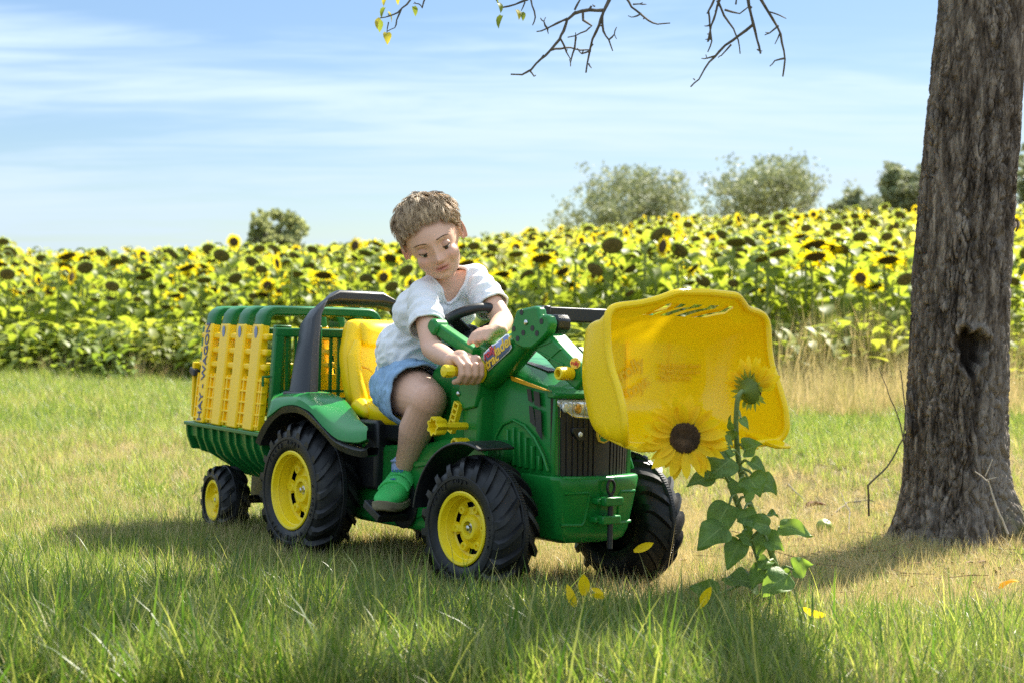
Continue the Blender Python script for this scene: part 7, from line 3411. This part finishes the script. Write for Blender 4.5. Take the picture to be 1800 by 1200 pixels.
MAT['orange_leaf'] = pmat('orange_dead_leaf', (.62, .30, .02), .7, var=.2, vscale=30, trans=.25)
p = gpt(1449, 946)
m = MB()
rg = []
for i in range(17):
    ph_ = PI * i / 16
    r = .0245 * (math.sin(ph_) ** .92) + .0002
    z = .0225 * math.cos(ph_) - .004 * math.exp(-(ph_ / .25) ** 2) + .003 * math.exp(-((PI - ph_) / .3) ** 2)
    rg.append([(r * math.cos(2 * PI * k / 24), r * math.sin(2 * PI * k / 24), z) for k in range(24)])
m.loft(rg, close=True, cap0=True, cap1=True)
ap = m.build('apple', MAT['apple_green'])
ap.location = (p[0], p[1], p[2] + .036)
ap.rotation_euler = (.5, .3, 0)
tag(ap, 'small green apple fallen on the straw left of the trunk', 'apple')
m = MB()
m.tube([(0, 0, .014), (.002, 0, .024), (.005, 0, .030)], .0013, 5)
m.build('stalk', MAT['twig'], ap)


def fallen(px, py, Y_, mesh, mat, name, label, sc, rot, cat='petal', group=None):
    o = bpy.data.objects.new(name, mesh)
    col.objects.link(o)
    o.location = at(px, py, Y_)
    o.rotation_euler = rot
    o.scale = (sc, sc, sc)
    tag(o, label, cat, group)
    return o


G_ = 'yellow petals fallen in the grass'
FP = [petal_mesh(.062, .024, .25, .8), petal_mesh(.058, .022, -.25, -1), petal_mesh(.05, .026, .4, 1.5)]
fallen(1114, 968, 3.30, FP[0], None, 'fallen_petal', 'yellow petal caught in the grass in front of the far front wheel', .70, (R(80), R(-20), R(5)), group=G_)
stalk_b = gpt(1150, 1092)
stalk_t = at(1128, 962, 3.31)
m = MB()
blade(m, (0, 0, 0), float(np.linalg.norm(stalk_t - stalk_b)) * 1.02, .0045, math.atan2(stalk_t[1] - stalk_b[1], stalk_t[0] - stalk_b[0]), .15, .55, 6)
bs = m.build('grass_stalk', MAT['straw'], sharp=0, fix=False, solid=.0006)
bs.location = (stalk_b[0], stalk_b[1], stalk_b[2])
tag(bs, 'tall dry grass stalk holding a yellow petal before the far front wheel', 'grass stalk')
fallen(1026, 1046, 3.02, FP[2], None, 'fallen_petal', 'upright yellow petal, topmost of the petals in front of the near wheel', .85, (R(75), R(-85), R(10)), group=G_)
fallen(1012, 1066, 2.98, FP[1], None, 'fallen_petal', 'leftmost yellow petal of the small bunch in front of the near wheel', .75, (R(80), R(-115), R(5)), group=G_)
fallen(1040, 1034, 3.00, FP[1], None, 'fallen_petal', 'small flat yellow petal right of the upright one in the grass', .5, (R(60), R(20), R(10)), group=G_)
fallen(1062, 1050, 3.00, FP[2], None, 'fallen_petal', 'rightmost tiny yellow petal of the bunch in front of the near wheel', .5, (R(70), R(-150), R(0)), group=G_)
fallen(1228, 1068, 2.98, FP[0], None, 'fallen_petal', 'yellow petal standing in the grass below the cut sunflowers', .75, (R(85), R(-60), R(5)), group=G_)
fallen(1452, 1080, 2.98, FP[1], None, 'fallen_petal', 'orange yellow petal lying flat in the grass right of the cut sunflowers', .80, (R(60), R(185), R(-10)), group=G_)
m = MB()
leaf_mesh_into(m, (0, 0, 0), (.4, -.3, .8), .045, .035, .9, cup=.5)
dl = m.build('dead_leaf', MAT['orange_leaf'], sharp=0)
dl.location = at(1762, 1034, 3.55)
tag(dl, 'curled orange leaf in the grass at the right, below the trunk', 'leaf')
m = MB()
leaf_mesh_into(m, (0, 0, 0), (.8, -.1, .45), .07, .04, .6, cup=.7)
leaf_mesh_into(m, (0, 0, 0), (.5, .2, .75), .05, .03, .9, cup=.6)
dl = m.build('dead_leaf', MAT['dead_leaf'], sharp=0)
dl.location = gpt(1420, 892, .015)
tag(dl, 'curled brown dead leaf on the straw behind the green apple', 'leaf')
